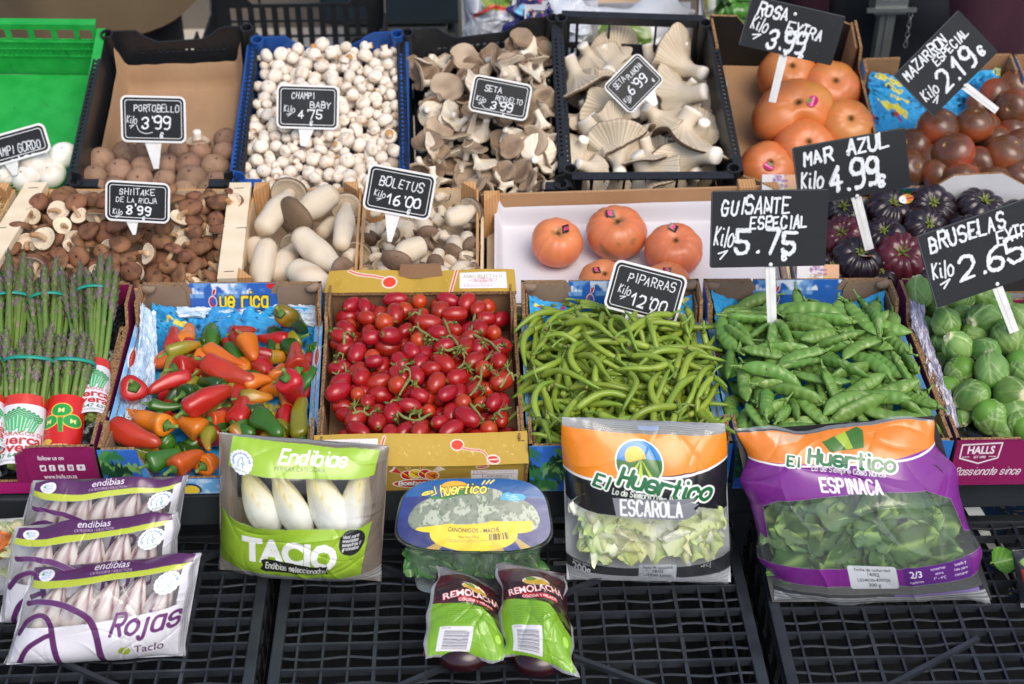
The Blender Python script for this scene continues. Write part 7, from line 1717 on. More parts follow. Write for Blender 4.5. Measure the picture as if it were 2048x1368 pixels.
# ---------------------------------------------------------------- packs on the low shelf
class Pack:
    """a pillow bag: four corner points (TL TR BR BL), bulge thickness, wrinkles"""
    def __init__(s, name, label, cat, pts, thick, wr=.004, ws=4.0, seed=0, group=None, pw=(2.2, 2.2), edge=.0):
        s.q = [np.asarray(p, float) for p in pts]; s.n = qnorm(*s.q); s.S0 = quad(*s.q); s.th, s.wr, s.ws, s.seed, s.pw, s.edge = thick, wr, ws, seed, pw, edge
        o = (s.q[2] + s.q[3]) / 2; s.o = o
        s.W = np.linalg.norm(s.q[1] - s.q[0]); s.H = np.linalg.norm(s.q[3] - s.q[0])
        s.root = thing(name, label, cat, T(*o), group)
    def prof(s, u, v): return (1 - np.abs(2 * u - 1) ** s.pw[0]) ** .75 * (1 - np.abs(2 * v - 1) ** s.pw[1]) ** .75
    def vm(s, v):
        """even out the print: it is laid on the filled bag so that it is not squeezed where the skin curves under"""
        if not hasattr(s, 'tab'):
            t = np.linspace(0, 1, 60); U = np.full((60, 1), .5); V = t[:, None]
            P = s.S0(U, V)[:, 0] + (s.th * .9 * s.prof(U, V))[:, 0][:, None] * s.n
            y = np.maximum.accumulate(np.array([proj(p)[1] for p in P])); y = (y - y[0]) / (y[-1] - y[0]); y = .96 * y + .04 * t; s.tab = (y, t)
        return np.interp(v, *s.tab)
    def front(s, u, v, k=1.0, lift=0.0):
        v = s.vm(v); P = s.S0(u, v); b = s.prof(np.clip(u, 0, 1), np.clip(v, 0, 1))
        rn = np.random.RandomState(s.seed); asp = s.W / s.H; x, y = u * asp, v; cr = 0 * u
        for q_ in range(44):                 # straight creases, most of them running in from an edge
            px, py = rn.uniform(0, asp), rn.uniform(0, 1); a = rn.uniform(0, 3.14); ln, w_ = rn.uniform(.10, .42), rn.uniform(.007, .026); am = rn.uniform(-1, .9)
            if q_ < 14: px, py = [(0, py), (asp, py), (px, 0), (px, 1)][q_ % 4]
            t = (x - px) * math.cos(a) + (y - py) * math.sin(a); d = (x - px) * -math.sin(a) + (y - py) * math.cos(a) + .04 * np.sin(t * 9 + q_)
            cr = cr + am * np.exp(-np.abs(d) / w_) * np.exp(-(t / ln) ** 2)
        cr = cr + .5 * (fbm(x * 3, y * 3, s.seed + 9) - .5)
        h = s.th * b * (.86 + .28 * vn(u * 3, v * 3, s.seed + 1)) + s.wr * cr * (.45 + .55 * b) + s.wr * .10 * np.sin(u * 90 + 5 * vn(u * 3, v * 3, s.seed)) * np.maximum(0, 1 - np.minimum(v, 1 - v) / .07)
        e = s.edge * (vn(v * 7, u * 0 + 3.3, s.seed + 2) - .5) * np.where(u < .5, -1, 1) * np.abs(2 * u - 1) ** 6
        ev = s.edge * (vn(u * 6, v * 0 + 7.3, s.seed + 4) - .5) * np.abs(2 * v - 1) ** 8
        return P + (h * k + lift)[..., None] * s.n + e[..., None] * (s.q[1] - s.q[0]) / s.W + ev[..., None] * (s.q[0] - s.q[3]) / s.H - s.o
    def back(s, u, v):
        v = s.vm(v); return s.S0(u, v) - (s.th * .35 * s.prof(u, v) + .0012)[..., None] * s.n - s.o
    def at(s, u, v, f=.5):
        """a point inside, f of the way from back to front skin"""
        u, v = np.array([[u]]), np.array([[v]]); return (s.back(u, v) * (1 - f) + (s.front(u, v)) * f)[0, 0]
    def build(s, cv, back_mat, mat_='print_film', name='printed_film', seal='tb'):
        W, H = cv.W, cv.H
        if mat_ == 'print_film':              # crimped clear seals along the edges
            if 't' in seal: cv.rect(0, 0, W, H * .018, '#b9bec0', .35)
            if 'b' in seal:
                cv.rect(0, H * .965, W, H, '#a7adb0', .40)
                for k in range(3): cv.rect(0, H * (.968 + k * .011), W, H * (.972 + k * .011), '#e2e6e8', .5)
            if 's' in seal:
                for x0, x1 in ((0, W * .028), (W * .965, W)):
                    cv.rect(x0, 0, x1, H, '#a9a7ae', .40)
                    for k in range(3): cv.rect(x0 + (x1 - x0) * (k + .2) / 3, 0, x0 + (x1 - x0) * (k + .5) / 3, H, '#e4e2e8', .55)
        printed(name, cv, s.front, MT[mat_], s.root)
        c2 = Canvas(30, 30, 40); c2.a[..., 3] = 1
        v, u = np.meshgrid(np.linspace(0, 1, 24), np.linspace(0, 1, 24), indexing='ij'); P = s.back(u, v).reshape(-1, 3)
        i = np.arange(23)[:, None] * 24 + np.arange(23)[None]; F = np.stack([i, i + 1, i + 25, i + 24], -1).reshape(-1, 4)
        obj('back_film', mesh('back_film', P, F, back_mat), s.root)
        return s
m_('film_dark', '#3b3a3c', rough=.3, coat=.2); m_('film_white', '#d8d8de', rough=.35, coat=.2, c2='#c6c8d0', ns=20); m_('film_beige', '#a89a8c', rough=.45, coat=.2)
m_('endive', attr=True, rough=.5, sss=.0); m_('salad', attr=True, rough=.5, spec=.4, rand=.15, hrand=.012)
GZ = GRID_Z + .002
def zigzag(cv, x0, x1, y, up, c, step=5, dep=3):
    n = int((x1 - x0) / step); p = []
    for i in range(n + 1): p += [(x0 + i * step, y), (x0 + (i + .5) * step, y + (-dep if up else dep))]
    cv.poly([(x0, y + (4 if up else -4))] + p + [(x1, y + (4 if up else -4))], c)
def mum_badge(cv, x, y, r):
    for k in range(16): cv.ell(x + r * .9 * math.cos(k * .3927), y + r * .9 * math.sin(k * .3927), r * .24, r * .24, '#e6e8ec')
    cv.ell(x, y, r, r, '#e6e8ec')
    t = 'BUENO PARA MI BUENO PARA MI BEBE'
    for i, ch in enumerate(t):
        a = -math.pi * .95 + i * (math.pi * 1.15 / len(t)); cv.text(ch, x + r * .72 * math.cos(a - .6), y + r * .72 * math.sin(a - .6), r * .26, '#2a6aa8', align='C', rot=a - .6 + math.pi / 2, bold=.01)
    cv.stroke(_catmull([(x - .25 * r, y + .5 * r), (x - .3 * r, y + .05 * r), (x - .1 * r, y - .35 * r), (x + .12 * r, y - .42 * r), (x + .1 * r, y - .15 * r), (x + .3 * r, y + .1 * r), (x + .12 * r, y + .35 * r), (x + .25 * r, y + .5 * r)]), r * .07, '#4a8ac0'); cv.ell(x + .08 * r, y + .14 * r, r * .09, r * .08, '#5aa83a')
    cv.text('Endivia Sana', x, y + r * .82, r * .24, '#5aa83a', align='C', bold=.01)
def mk_endive(seed, L, w_, red=False):
    rn = np.random.RandomState(seed); N = 26; a = np.linspace(0, 1, N); r = w_ / 2 * np.where(a < .3, .45 + .55 * np.sin(np.clip(a / .3, 0, 1) * 1.5708), (1 - np.clip((a - .3) / .7, 0, 1) ** 1.7)); r[0] = .0003; r[-1] = .0003
    V, F, s, t = _lathe(r, a * L, 36); V = np.array(V); c = None
    k = np.floor((t + s * 1.4) / (2 * np.pi / 5)); fr = (t + s * 1.4) / (2 * np.pi / 5) - k; ridge = .93 + .10 * fr; V[:, :2] *= ridge[:, None]
    if red:
        ed = np.clip(sst(.25, .0, fr) + sst(.7, 1, fr), 0, 1) * sst(.2, .5, s) + sst(.82, 1, s); ed = ed * (.55 + .6 * vn(t * 8, s * 9, seed)); c = mixc(C_('#e8e0da'), C_('#6b2135'), np.clip(ed, 0, 1)); c = mixc(c, C_('#b78a96'), .5 * sst(.5, .8, vn(t * 14, s * 3, seed + 3)) * sst(.2, .6, s))
    else:
        c = mixc(C_('#f1f0ea'), C_('#e3cf5a'), np.clip(sst(.35, .95, s) * .85 + sst(.80, 1, fr) * .6 * sst(.25, .6, s), 0, 1)); c = mixc(c, C_('#b89a4a'), sst(.93, 1, fr) * sst(.4, .7, s) * .5)
    return mesh('endive', V, F, MT['endive'], None, c)

# --- green and clear bag of white endives
bot = [at_z(760, 1163, GZ), at_z(440, 1140, GZ)]
d0 = 1.478
pk = Pack('endive_bag', 'clear bag of white endives with lime green bands lettered TACIO', 'salad bag', [at_d(438, 866, d0), at_d(778, 892, d0), bot[0], bot[1]], .060, .0035, 5, 3, edge=.006, pw=(3.6, 3.0))
cv = Canvas(340, 285, 330, '#bcbec2', 0.0)
cv.rect(0, 0, 30, 285, '#9a8d80', .42); cv.rect(302, 0, 340, 285, '#8f8276', .55); cv.rect(0, 0, 340, 12, '#9a8d80', .35)
zigzag(cv, 24, 316, 74, False, '#97bb36'); cv.poly([(30, 4), (322, 14), (318, 75), (24, 75)], '#97bb36'); cv.poly([(30, 4), (50, 5), (40, 75), (24, 75)], '#8fb832')
zigzag(cv, 8, 318, 178, True, '#97bb36'); cv.poly([(8, 178), (318, 178), (300, 285), (4, 285)], '#97bb36'); cv.mottle(8, 180, 310, 285, '#8fb62e', 40, .55, 4, .6, soft=.15); cv.mottle(20, 10, 320, 72, '#95bd33', 50, .55, 5, .5, soft=.2)
for wd in (4.6,): cv.hand('Endibias', 128, 48, 26, wd, '#f2f4ee', wx=.80, adv=.92, slant=.16)
cv.text('PRIMERA CATEGORIA', 170, 62, 12.5, '#3d4a2c', align='C', sx=.82); mum_badge(cv, 52, 58, 22)
cv.text('TACIO', 160, 250, 64, '#f4f6f2', align='C', bold=.055, sx=.98)
cv.poly([(100, 250), (108, 246), (228, 248), (238, 244), (234, 256), (238, 266), (228, 264), (108, 270), (98, 266), (104, 258)], '#26281f'); cv.hand('Endibias seleccionadas', 110, 263, 10.5, 1.5, '#eef0e8', wx=.62, adv=.95, slant=.12); cv.text('LOTE', 122, 278, 7, '#4a5a2a')
cv.ell(283, 203, 25, 26, '#2c2d30')
for i, t in enumerate(('Ideal para', 'ensaladas,', 'menestras y', 'gratinados')): cv.hand(t, 265, 193 + i * 8, 6, 1.0, '#d8dade', wx=.62, adv=.95, slant=.12)
pk.build(cv, MT['film_beige'])
for i, (u0, v0, u1, v1, w_) in enumerate(((.34, .80, .15, .29, .050), (.54, .80, .33, .25, .050), (.76, .80, .53, .16, .062), (.80, .80, .86, .12, .054))):
    a, b = pk.at(u0, v0, .50), pk.at(u1, v1, .50); L = np.linalg.norm(b - a); 
    me = mk_endive(900 + i, L, w_); obj('endive', me, pk.root, axes(a, np.cross(pk.n, (b - a) / L), pk.n - (b - a) / L * np.dot(pk.n, (b - a) / L), (b - a) / L) @ SCL(1, .72, 1) @ RZ(i * 1.3))
# dark sheet added behind them, standing in for the shaded bag interior
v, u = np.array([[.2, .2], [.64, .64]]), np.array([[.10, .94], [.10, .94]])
P = pk.back(u, v).reshape(-1, 3) + pk.n * .004; obj('dark_interior_sheet', mesh('dark_interior_sheet', P, [(0, 2, 3, 1)], MT['film_dark']), pk.root)

# --- three purple banded bags of red endives
def red_bag(pts, label, seed, zb=False):
    pk = Pack('endive_bag', label, 'salad bag', pts, .046, .0030, 5, seed, 'purple bags of red endives overlapping on the left', edge=.010, pw=(3.4, 3.0))
    cv = Canvas(345, 225, 300, '#d9d6dd', 0.0)
    cv.poly([(0, 0), (345, 0), (345, 38), (180, 30), (0, 46)], '#552a55'); cv.poly([(0, 46), (180, 30), (345, 38), (345, 26), (180, 40), (0, 58)], '#a9b83c'); cv.poly([(0, 38), (180, 28), (330, 24), (330, 36), (180, 42), (0, 56)], '#b3bf3a')
    cv.poly([(0, 150), (60, 142), (200, 132), (345, 118), (345, 225), (0, 225)], '#dddbe2'); cv.poly([(318, 30), (345, 20), (345, 225), (320, 225)], '#dcdbe2')
    def band(p, wd): cv.stroke(_catmull(p, 10), wd, '#5f2f62')
    band([(20, 92), (50, 82), (100, 88), (150, 118), (178, 165), (196, 225)], 13); band([(14, 165), (30, 130), (58, 112), (80, 130), (95, 180), (112, 225)], 12); band([(30, 225), (45, 190), (72, 166), (84, 160)], 12)
    cv.text('endibias', 170, 16, 22, '#e8dfe8', align='C'); cv.text('CATEGORIA I SELECTION', 172, 25, 8, '#b9a3ba', align='C', sx=.9); mum_badge(cv, 294, 64, 23)
    cv.hand('Rojas', 205, 165, 44, 7.5, '#6b3a6e', wx=.66, adv=.98, slant=.10); cv.ell(236, 203, 12, 9, '#a3b32e'); cv.stroke(_catmull([(232, 210), (236, 200), (241, 197)]), 2.5, '#e8e6ea'); cv.text('TacIo', 254, 209, 24, '#5a3560', bold=.012)
    cv.ell(40, 22, 17, 15, '#e4e2ea'); cv.lines(30, 14, 20, 5, 4, 1.8, '#3a7ab0', 3); cv.ell(32, 20, 3, 3, '#5aa83a')
    pk.build(cv, MT['film_white'], seal='s')
    rn = np.random.RandomState(seed)
    for i in range(5):
        u0, u1 = .15 + i * .155, .23 + i * .155; a, b = pk.at(u0, .80, .46), pk.at(u1, .20, .46); L = np.linalg.norm(b - a)
        obj('endive', mk_endive(920 + seed * 7 + i, L, .042, True), pk.root, axes(a, np.cross(pk.n, (b - a) / L), pk.n - (b - a) / L * np.dot(pk.n, (b - a) / L), (b - a) / L) @ SCL(1, .78, 1) @ RZ(rn.uniform(0, 6.28)))
    return pk
def rb(tl, tr, br, bl, dz0, dtop): return [at_d(*tl, dtop), at_d(*tr, dtop), at_z(*br, GZ + dz0), at_z(*bl, GZ + dz0)]
red_bag(rb((66, 962), (374, 954), (348, 1120), (18, 1135), .03, 1.45), 'purple banded bag of red endives at the back of the three', 1)
red_bag(rb((30, 1055), (356, 1024), (352, 1210), (-2, 1245), .012, 1.405), 'purple banded bag of red endives between the two others', 2)
red_bag(rb((62, 1138), (402, 1106), (366, 1312), (12, 1330), 0, 1.362), 'purple banded bag of red endives nearest the front, lettered ROJAS', 3)

# --- orange and black bag of escarole, orange and purple bag of spinach
def farm_logo(cv, x, y, s, sun=True):
    cv.ell(x, y, 52 * s, 52 * s, '#f0efe6'); cv.ell(x, y, 49 * s, 49 * s, '#3d86c4'); cv.ell(x - 8 * s, y - 14 * s, 22 * s, 22 * s, '#f2b52c')
    a = np.linspace(R(-8), R(188), 20); cv.poly([(x + 49 * s * math.cos(k), y + 49 * s * math.sin(k)) for k in a] + [(x - 20 * s, y - 2 * s), (x + 5 * s, y - 10 * s)], '#3f6f2a')
    for k in range(7):
        if k % 2: cv.poly([(x + 4 * s, y - 9 * s), (x + (-52 + k * 15) * s, y + 36 * s), (x + (-38 + k * 15) * s, y + 44 * s)], '#b9c63a')
def brush(cv, t, x, y, sz, rot, c='#1f6a3c', o='#eef2ea'):
    for wd, col in ((sz * .46, o), (sz * .24, c)): cv.hand(t, x, y, sz, wd, col, rot=rot, wx=.86, adv=.94, slant=.22)
def leaves(pk, n, art, u0, u1, v0, v1, size, seed, name, curl):
    rn = np.random.RandomState(seed); ms = []
    for k in range(8):
        v, u = np.meshgrid(np.linspace(0, 1, 15), np.linspace(-1, 1, 9), indexing='ij'); wdt = np.sin(np.clip(v * 1.02, 0, 1) ** .75 * np.pi) ** .7 * .36 + .02; wav = curl * (vn(v * 8, u * 3 + 5, k + seed) - .5)
        P = np.stack([u * wdt * (1 + wav * 1.5), v - .5, (np.abs(u) ** 1.5) * .10 * (1 - curl) + wav * np.abs(u) * .5 + .12 * np.sin(v * 3 + k)], -1).reshape(-1, 3)
        i = np.arange(14)[:, None] * 9 + np.arange(8)[None]; F = np.stack([i, i + 1, i + 10, i + 9], -1).reshape(-1, 4)
        ms.append(mesh(name, P, F, MT['salad'], None, art(v.ravel(), u.ravel(), k, rn)))
    for i in range(n):
        u, v = u0 + (u1 - u0) * rn.rand(), v0 + (v1 - v0) * rn.rand(); edge = min(u, 1 - u, v, 1 - v); p = pk.at(u, v, rn.uniform(.25, .55)); s = size * rn.uniform(.7, 1.25) * min(1, .55 + edge * 2.5)
        z = pk.n + rn.normal(0, .20, 3); z /= np.linalg.norm(z); a = rn.uniform(0, 6.28); x = np.cross(z, [math.cos(a), math.sin(a), .3]); x /= np.linalg.norm(x); y = np.cross(z, x)
        obj(name, ms[rn.randint(8)], pk.root, axes(p, x, y, z) @ SCL(s, s, s))
def esc(v, u, k, rn): 
    c = cgrad(np.clip(v + .3 * np.abs(u) + rn.uniform(-.2, .2), 0, 1.3), [(0, '#fbfbf4'), (.5, '#f3f5dc'), (.9, '#dbe7a4'), (1.3, '#b5cc70')]); return mixc(c, C_('#e6d98a'), np.full(len(v), .35 * (k % 3 == 0)))
def spi(v, u, k, rn): c = cgrad(np.clip(.5 + .5 * vn(v * 5, u * 3 + 4, k), 0, 1), [(0, '#2f5226'), (1, '#4a7036')]); return mixc(c, C_('#8fb05a'), np.clip(np.exp(-(u / .10) ** 2) * .9 + .9 * sst(.16, .08, v), 0, 1))
d0 = 1.468
pk = Pack('escarole_bag', 'orange and black bag of escarole salad dated 18/02', 'salad bag', [at_d(1124, 835, d0), at_d(1450, 848, d0), at_z(1462, 1165, GZ), at_z(1134, 1160, GZ)], .056, .0035, 5, 11, edge=.008, pw=(3.2, 2.6))
cv = Canvas(328, 325, 330, '#dfe6e2', 0.07)
cv.rect(0, 0, 328, 26, '#a9b0a4', .25)
for k in range(5): cv.rect(0, 3 + k * 4.6, 328, 4.2 + k * 4.6, '#dfe4e0', .35)
cv.rect(150, 8, 192, 18, '#8fa0c0', .9); cv.poly([(0, 26), (328, 26), (328, 92), (140, 112), (0, 128)], '#ee8a24'); cv.mottle(0, 26, 328, 100, '#e27d1a', 50, .55, 3, .5, soft=.2)
cv.poly([(0, 128), (140, 112), (328, 92), (328, 205), (300, 190), (262, 172), (240, 188), (30, 190), (0, 188)], '#202226'); cv.stroke(_catmull([(0, 128), (60, 124), (140, 113), (230, 108), (328, 92)]), 5, '#efeeea')
farm_logo(cv, 148, 84, .92); brush(cv, 'El', 56, 134, 24, .18); brush(cv, 'Huertico', 104, 126, 33, .20)
for wd, c in ((3.6, '#1d2a22'), (1.7, '#e4ece2')): cv.hand('Lo de Siempre Como Nunca', 92, 147, 11.5, wd, c, rot=.10, wx=.58, adv=.95, slant=.15)
cv.poly([(92, 155), (240, 151), (256, 154), (246, 160), (262, 166), (250, 172), (258, 182), (236, 193), (98, 190)], '#83868c')
cv.hand('ESCAROLA', 108, 186, 28, 4.6, '#eceeee', wx=.56, adv=.98, rot=0)
cv.poly([(0, 296), (328, 286), (328, 325), (0, 325)], '#26282b', .92); cv.rect(0, 312, 328, 325, '#b9bdc2', .25)
cv.text('peso neto:', 14, 301, 8, '#e6e6e6'); cv.text('200g', 12, 315, 18, '#f0f0f0', bold=.02); cv.rect(140, 284, 214, 316, '#c9ced2', r=4)
cv.text('Fecha de caducidad', 177, 293, 7.4, '#2a2c2e', align='C', bold=.015); cv.text('18/02', 177, 302, 10, '#2a2c2e', align='C', bold=.015); cv.text('L039040-330900', 177, 311, 8, '#2a2c2e', align='C', bold=.01)
cv.text('5', 236, 288, 14, '#cfd6e0', bold=.02); cv.text('+4\u00baC', 262, 296, 8, '#d6d8da'); cv.rect(282, 278, 283, 300, '#c6c8ca')
pk.build(cv, MT['film_white']); leaves(pk, 90, esc, .17, .86, .57, .885, .066, 5, 'escarole_leaf', .9)
d0 = 1.462
pk = Pack('spinach_bag', 'slumped orange and purple bag of spinach leaves dated 14/02', 'salad bag', [at_d(1470, 862, d0), at_d(1868, 832, d0), at_z(1985, 1200, GZ), at_z(1545, 1205, GZ)], .060, .006, 5, 14, edge=.02, pw=(3.0, 2.4))
cv = Canvas(420, 370, 400, '#c8d2cc', 0.08)
cv.poly([(0, 12), (420, 4), (420, 70), (250, 84), (0, 78)], '#e0802c'); cv.mottle(0, 10, 420, 88, '#d97716', 50, .55, 3, .5, soft=.2); cv.poly([(60, 14), (140, 12), (120, 30), (80, 40)], '#e3b48a', .8)
cv.poly([(0, 76), (250, 82), (420, 68), (420, 262), (404, 250), (392, 180), (345, 150), (270, 141), (215, 140), (120, 150), (52, 160), (22, 180), (16, 250), (0, 262)], '#7a2a86'); cv.mottle(0, 86, 420, 122, '#6b2276', 40, .5, 8, .6, soft=.2); cv.stroke(_catmull([(0, 76), (80, 82), (170, 84), (260, 80), (340, 82), (420, 68)]), 4, '#efeeea')
cv.poly([(170, 32), (252, 8), (262, 16), (250, 50), (180, 56)], '#3f6f2a'); cv.poly([(200, 24), (225, 16), (228, 50), (214, 52)], '#9fb83a'); brush(cv, 'El', 86, 82, 21, .10); brush(cv, 'Huertico', 130, 75, 30, .16)
for wd, c in ((3.4, '#45184e'), (1.6, '#e8dfe8')): cv.hand('Lo de Siempre Como Nunca', 132, 93, 11.5, wd, c, rot=.12, wx=.58, adv=.95, slant=.15)
cv.hand('ESPINACA', 140, 135, 27, 4.6, '#efe8f0', wx=.60, adv=.98, rot=.08)
cv.poly([(0, 300), (420, 292), (420, 330), (0, 336)], '#7a2a86', .96); cv.rect(0, 350, 420, 370, '#2d3340', .55); cv.rect(230, 352, 405, 362, '#8f7ab8', .8)
cv.rect(150, 290, 240, 338, '#cfd3d8', r=5)
for i, t in enumerate(('Fecha de caducidad', '14/02', 'L034030-450700', '300 g')): cv.text(t, 195, 301 + i * 11, (8.6, 10.5, 9, 10.5)[i], '#2a2c2e', align='C', bold=.015)
cv.rect(252, 292, 395, 332, '#5a2a7a', r=6); cv.text('2/3', 275, 314, 20, '#efe8f4', align='C', bold=.01); cv.text('raciones', 275, 326, 8, '#e0d4ea', align='C')
for i, (t, x) in enumerate((('conservar', 322), ('entre', 322), ('1\u00ba - 4\u00baC', 322), ('lavada y', 368), ('lista para', 368), ('consumir', 368))): cv.text(t, x, 303 + (i % 3) * 10, 8, '#e0d4ea', align='C')
pk.build(cv, MT['film_dark']); leaves(pk, 98, spi, .13, .88, .38, .84, .078, 6, 'spinach_leaf', .5)

# --- tray of lamb's lettuce under printed lid film
LZ = .100
tl, tr, br, bl = [at_z(u, v, z) for u, v, z in ((812, 958, .458), (1086, 956, .458), (1110, 1104, .398), (784, 1100, .398))]
def lid_pt(u, v): return quad(tl, tr, br, bl)(u, v)
c0 = (bl + br) / 2; c0[2] = GRID_Z
tray = thing('salad_tray', "sealed clear tray of lamb's lettuce under a blue and yellow printed lid", 'salad tray', T(*c0))
def sq(u, v, ex=3.4):
    """square -> rounded square"""
    x, y = 2 * u - 1, 2 * v - 1; m = np.maximum(np.abs(x), np.abs(y)); L = (np.abs(x) ** ex + np.abs(y) ** ex) ** (1 / ex) + 1e-9; f = m / L; return (x * f + 1) / 2, (y * f + 1) / 2
cv = Canvas(320, 140, 330, '#1f2a66')
cv.mottle(0, 0, 320, 140, '#2a3f86', 60, .5, 3, .7, soft=.3); cv.poly([(0, 0), (320, 0), (320, 40), (0, 36)], '#1f5f9a', op=.7)
cv.ell(160, 80, 138, 60, '#8f9a86', .72)
cv.mottle(22, 20, 298, 104, '#c3cbb4', 16, .5, 4, .75, .9); cv.mottle(22, 20, 298, 104, '#4f6f42', 7, .66, 7, .7, .8); cv.mottle(22, 20, 298, 104, '#6a665f', 9, .70, 9, .6, .85)
X, Y = None, None
k = Canvas(320, 140, 330, '#1f2a66'); msk = ((np.mgrid[0:cv.a.shape[0], 0:cv.a.shape[1]][1] / cv.k - 160) / 138) ** 2 + ((np.mgrid[0:cv.a.shape[0], 0:cv.a.shape[1]][0] / cv.k - 80) / 60) ** 2 > 1
k.mottle(0, 0, 320, 140, '#2a3f86', 60, .5, 3, .7, soft=.3); k.poly([(0, 0), (320, 0), (320, 40), (0, 36)], '#1f5f9a', op=.8); cv.a[msk] = k.a[msk]
a = np.linspace(R(24), R(156), 24); cv.poly([(160 + 138 * math.cos(t), 80 + 60 * math.sin(t)) for t in a] + [(40, 100), (160, 92), (282, 84)][::1], '#e8c81e')
for j in range(4): cv.poly([(120 + j * 40, 112), (60 + j * 66, 140), (90 + j * 66, 140)], '#d9b318', op=.6)
cv.ell(112, 20, 34, 14, '#e8a82a')
cv.poly([(52, 36), (150, 22), (162, 34), (60, 42)], '#2f7a32')
for wd, c in ((7.0, '#22261c'), (3.6, '#f0dc5a')): cv.hand('el huertico', 34, 32, 18, wd, c, wx=.92, adv=.98, slant=.3)
for j in range(3): cv.stroke([(178 + j * 9, 14 - j * 1), (184 + j * 11, 6 - j)], 3, '#f0dc5a')
cv.ell(254, 36, 26, 11, '#3fa6d8')
for j, t in enumerate(('Si bueno', 'es fresco', 'mas rico')): cv.text(t, 254, 32 + j * 6, 6, '#e6f2f8', align='C')
cv.text('CANÓNIGOS - MACHE', 160, 108, 11, '#26281e', align='C', bold=.02); cv.text('Peso neto: 150 g', 150, 118, 6, '#3a3a24', align='C', bold=.01); cv.bars(190, 110, 238, 121, '#3a3420', 24, 3); cv.lines(110, 121, 90, 2, 3, 1.2, '#6a5a20', 4)
def SLid(u, v):
    a, b = sq(u, v); P = lid_pt(a, b); P[..., 2] += .004 * np.maximum(0, (1 - (2 * a - 1) ** 4) * (1 - (2 * b - 1) ** 4)) + .0012 * (fbm(a * 6, b * 5, 3) - .5) ; return P - c0
printed('printed_lid', cv, SLid, MT['print_film'], tray)
th = np.linspace(0, 2 * np.pi, 73)[:-1]; ex = 3.4
def ring(f, z, off=(0, 0)):
    x, y = np.cos(th), np.sin(th); L = (np.abs(x) ** ex + np.abs(y) ** ex) ** (1 / ex); P = lid_pt(.5 + .5 * f * x / L, .5 + .5 * f * y / L); 
    if z is None: return P - c0
    P[:, 2] = P[:, 2] - z * 1.0; return P - c0
rings = [ring(1.03, -.0002), ring(1.035, .003), ring(.96, .006), ring(.92, .012), ring(.86, .055), ring(.80, LZ - .004)]
rings[-1][:, 2] = .004; rings[-2][:, 2] = rings[-2][:, 2] * .5 + .02
V = np.vstack(rings); n = 72; F = [(i * n + j, i * n + (j + 1) % n, (i + 1) * n + (j + 1) % n, (i + 1) * n + j)[::-1] for i in range(5) for j in range(n)] + [tuple(5 * n + j for j in range(n))]
fg = np.c_[np.tile(lin('#b9c4bd'), (len(V), 1)), .10 + .30 * sst(.45, .8, fbm(V[:, 0] * 60 + 9, V[:, 2] * 60 + 5, 4))]; obj('clear_tub', mesh('clear_tub', V, F, MT['print_film'], None, fg), tray)
class TP:      # leaves inside the tub
    root = tray; n = np.array([0, -.5, .8])
    @staticmethod
    def at(u, v, f):
        P = lid_pt(np.array([.5 + (u - .5) * .86]), np.array([.5 + (v - .5) * .84]))[0] - c0; P[2] = P[2] * (.1 + .82 * f); P[1] += .01 * (1 - f); return P
def mache(v, u, k, rn): c = cgrad(np.clip(.5 + .5 * vn(v * 4, u * 2 + 4, k), 0, 1), [(0, '#1f4a26'), (1, '#4a7f3f')]); return mixc(c, C_('#a9c48a'), np.exp(-(u / .12) ** 2) * .6)
leaves(TP, 98, mache, 0, 1, .0, 1.0, .045, 8, 'lettuce_leaf', .3)

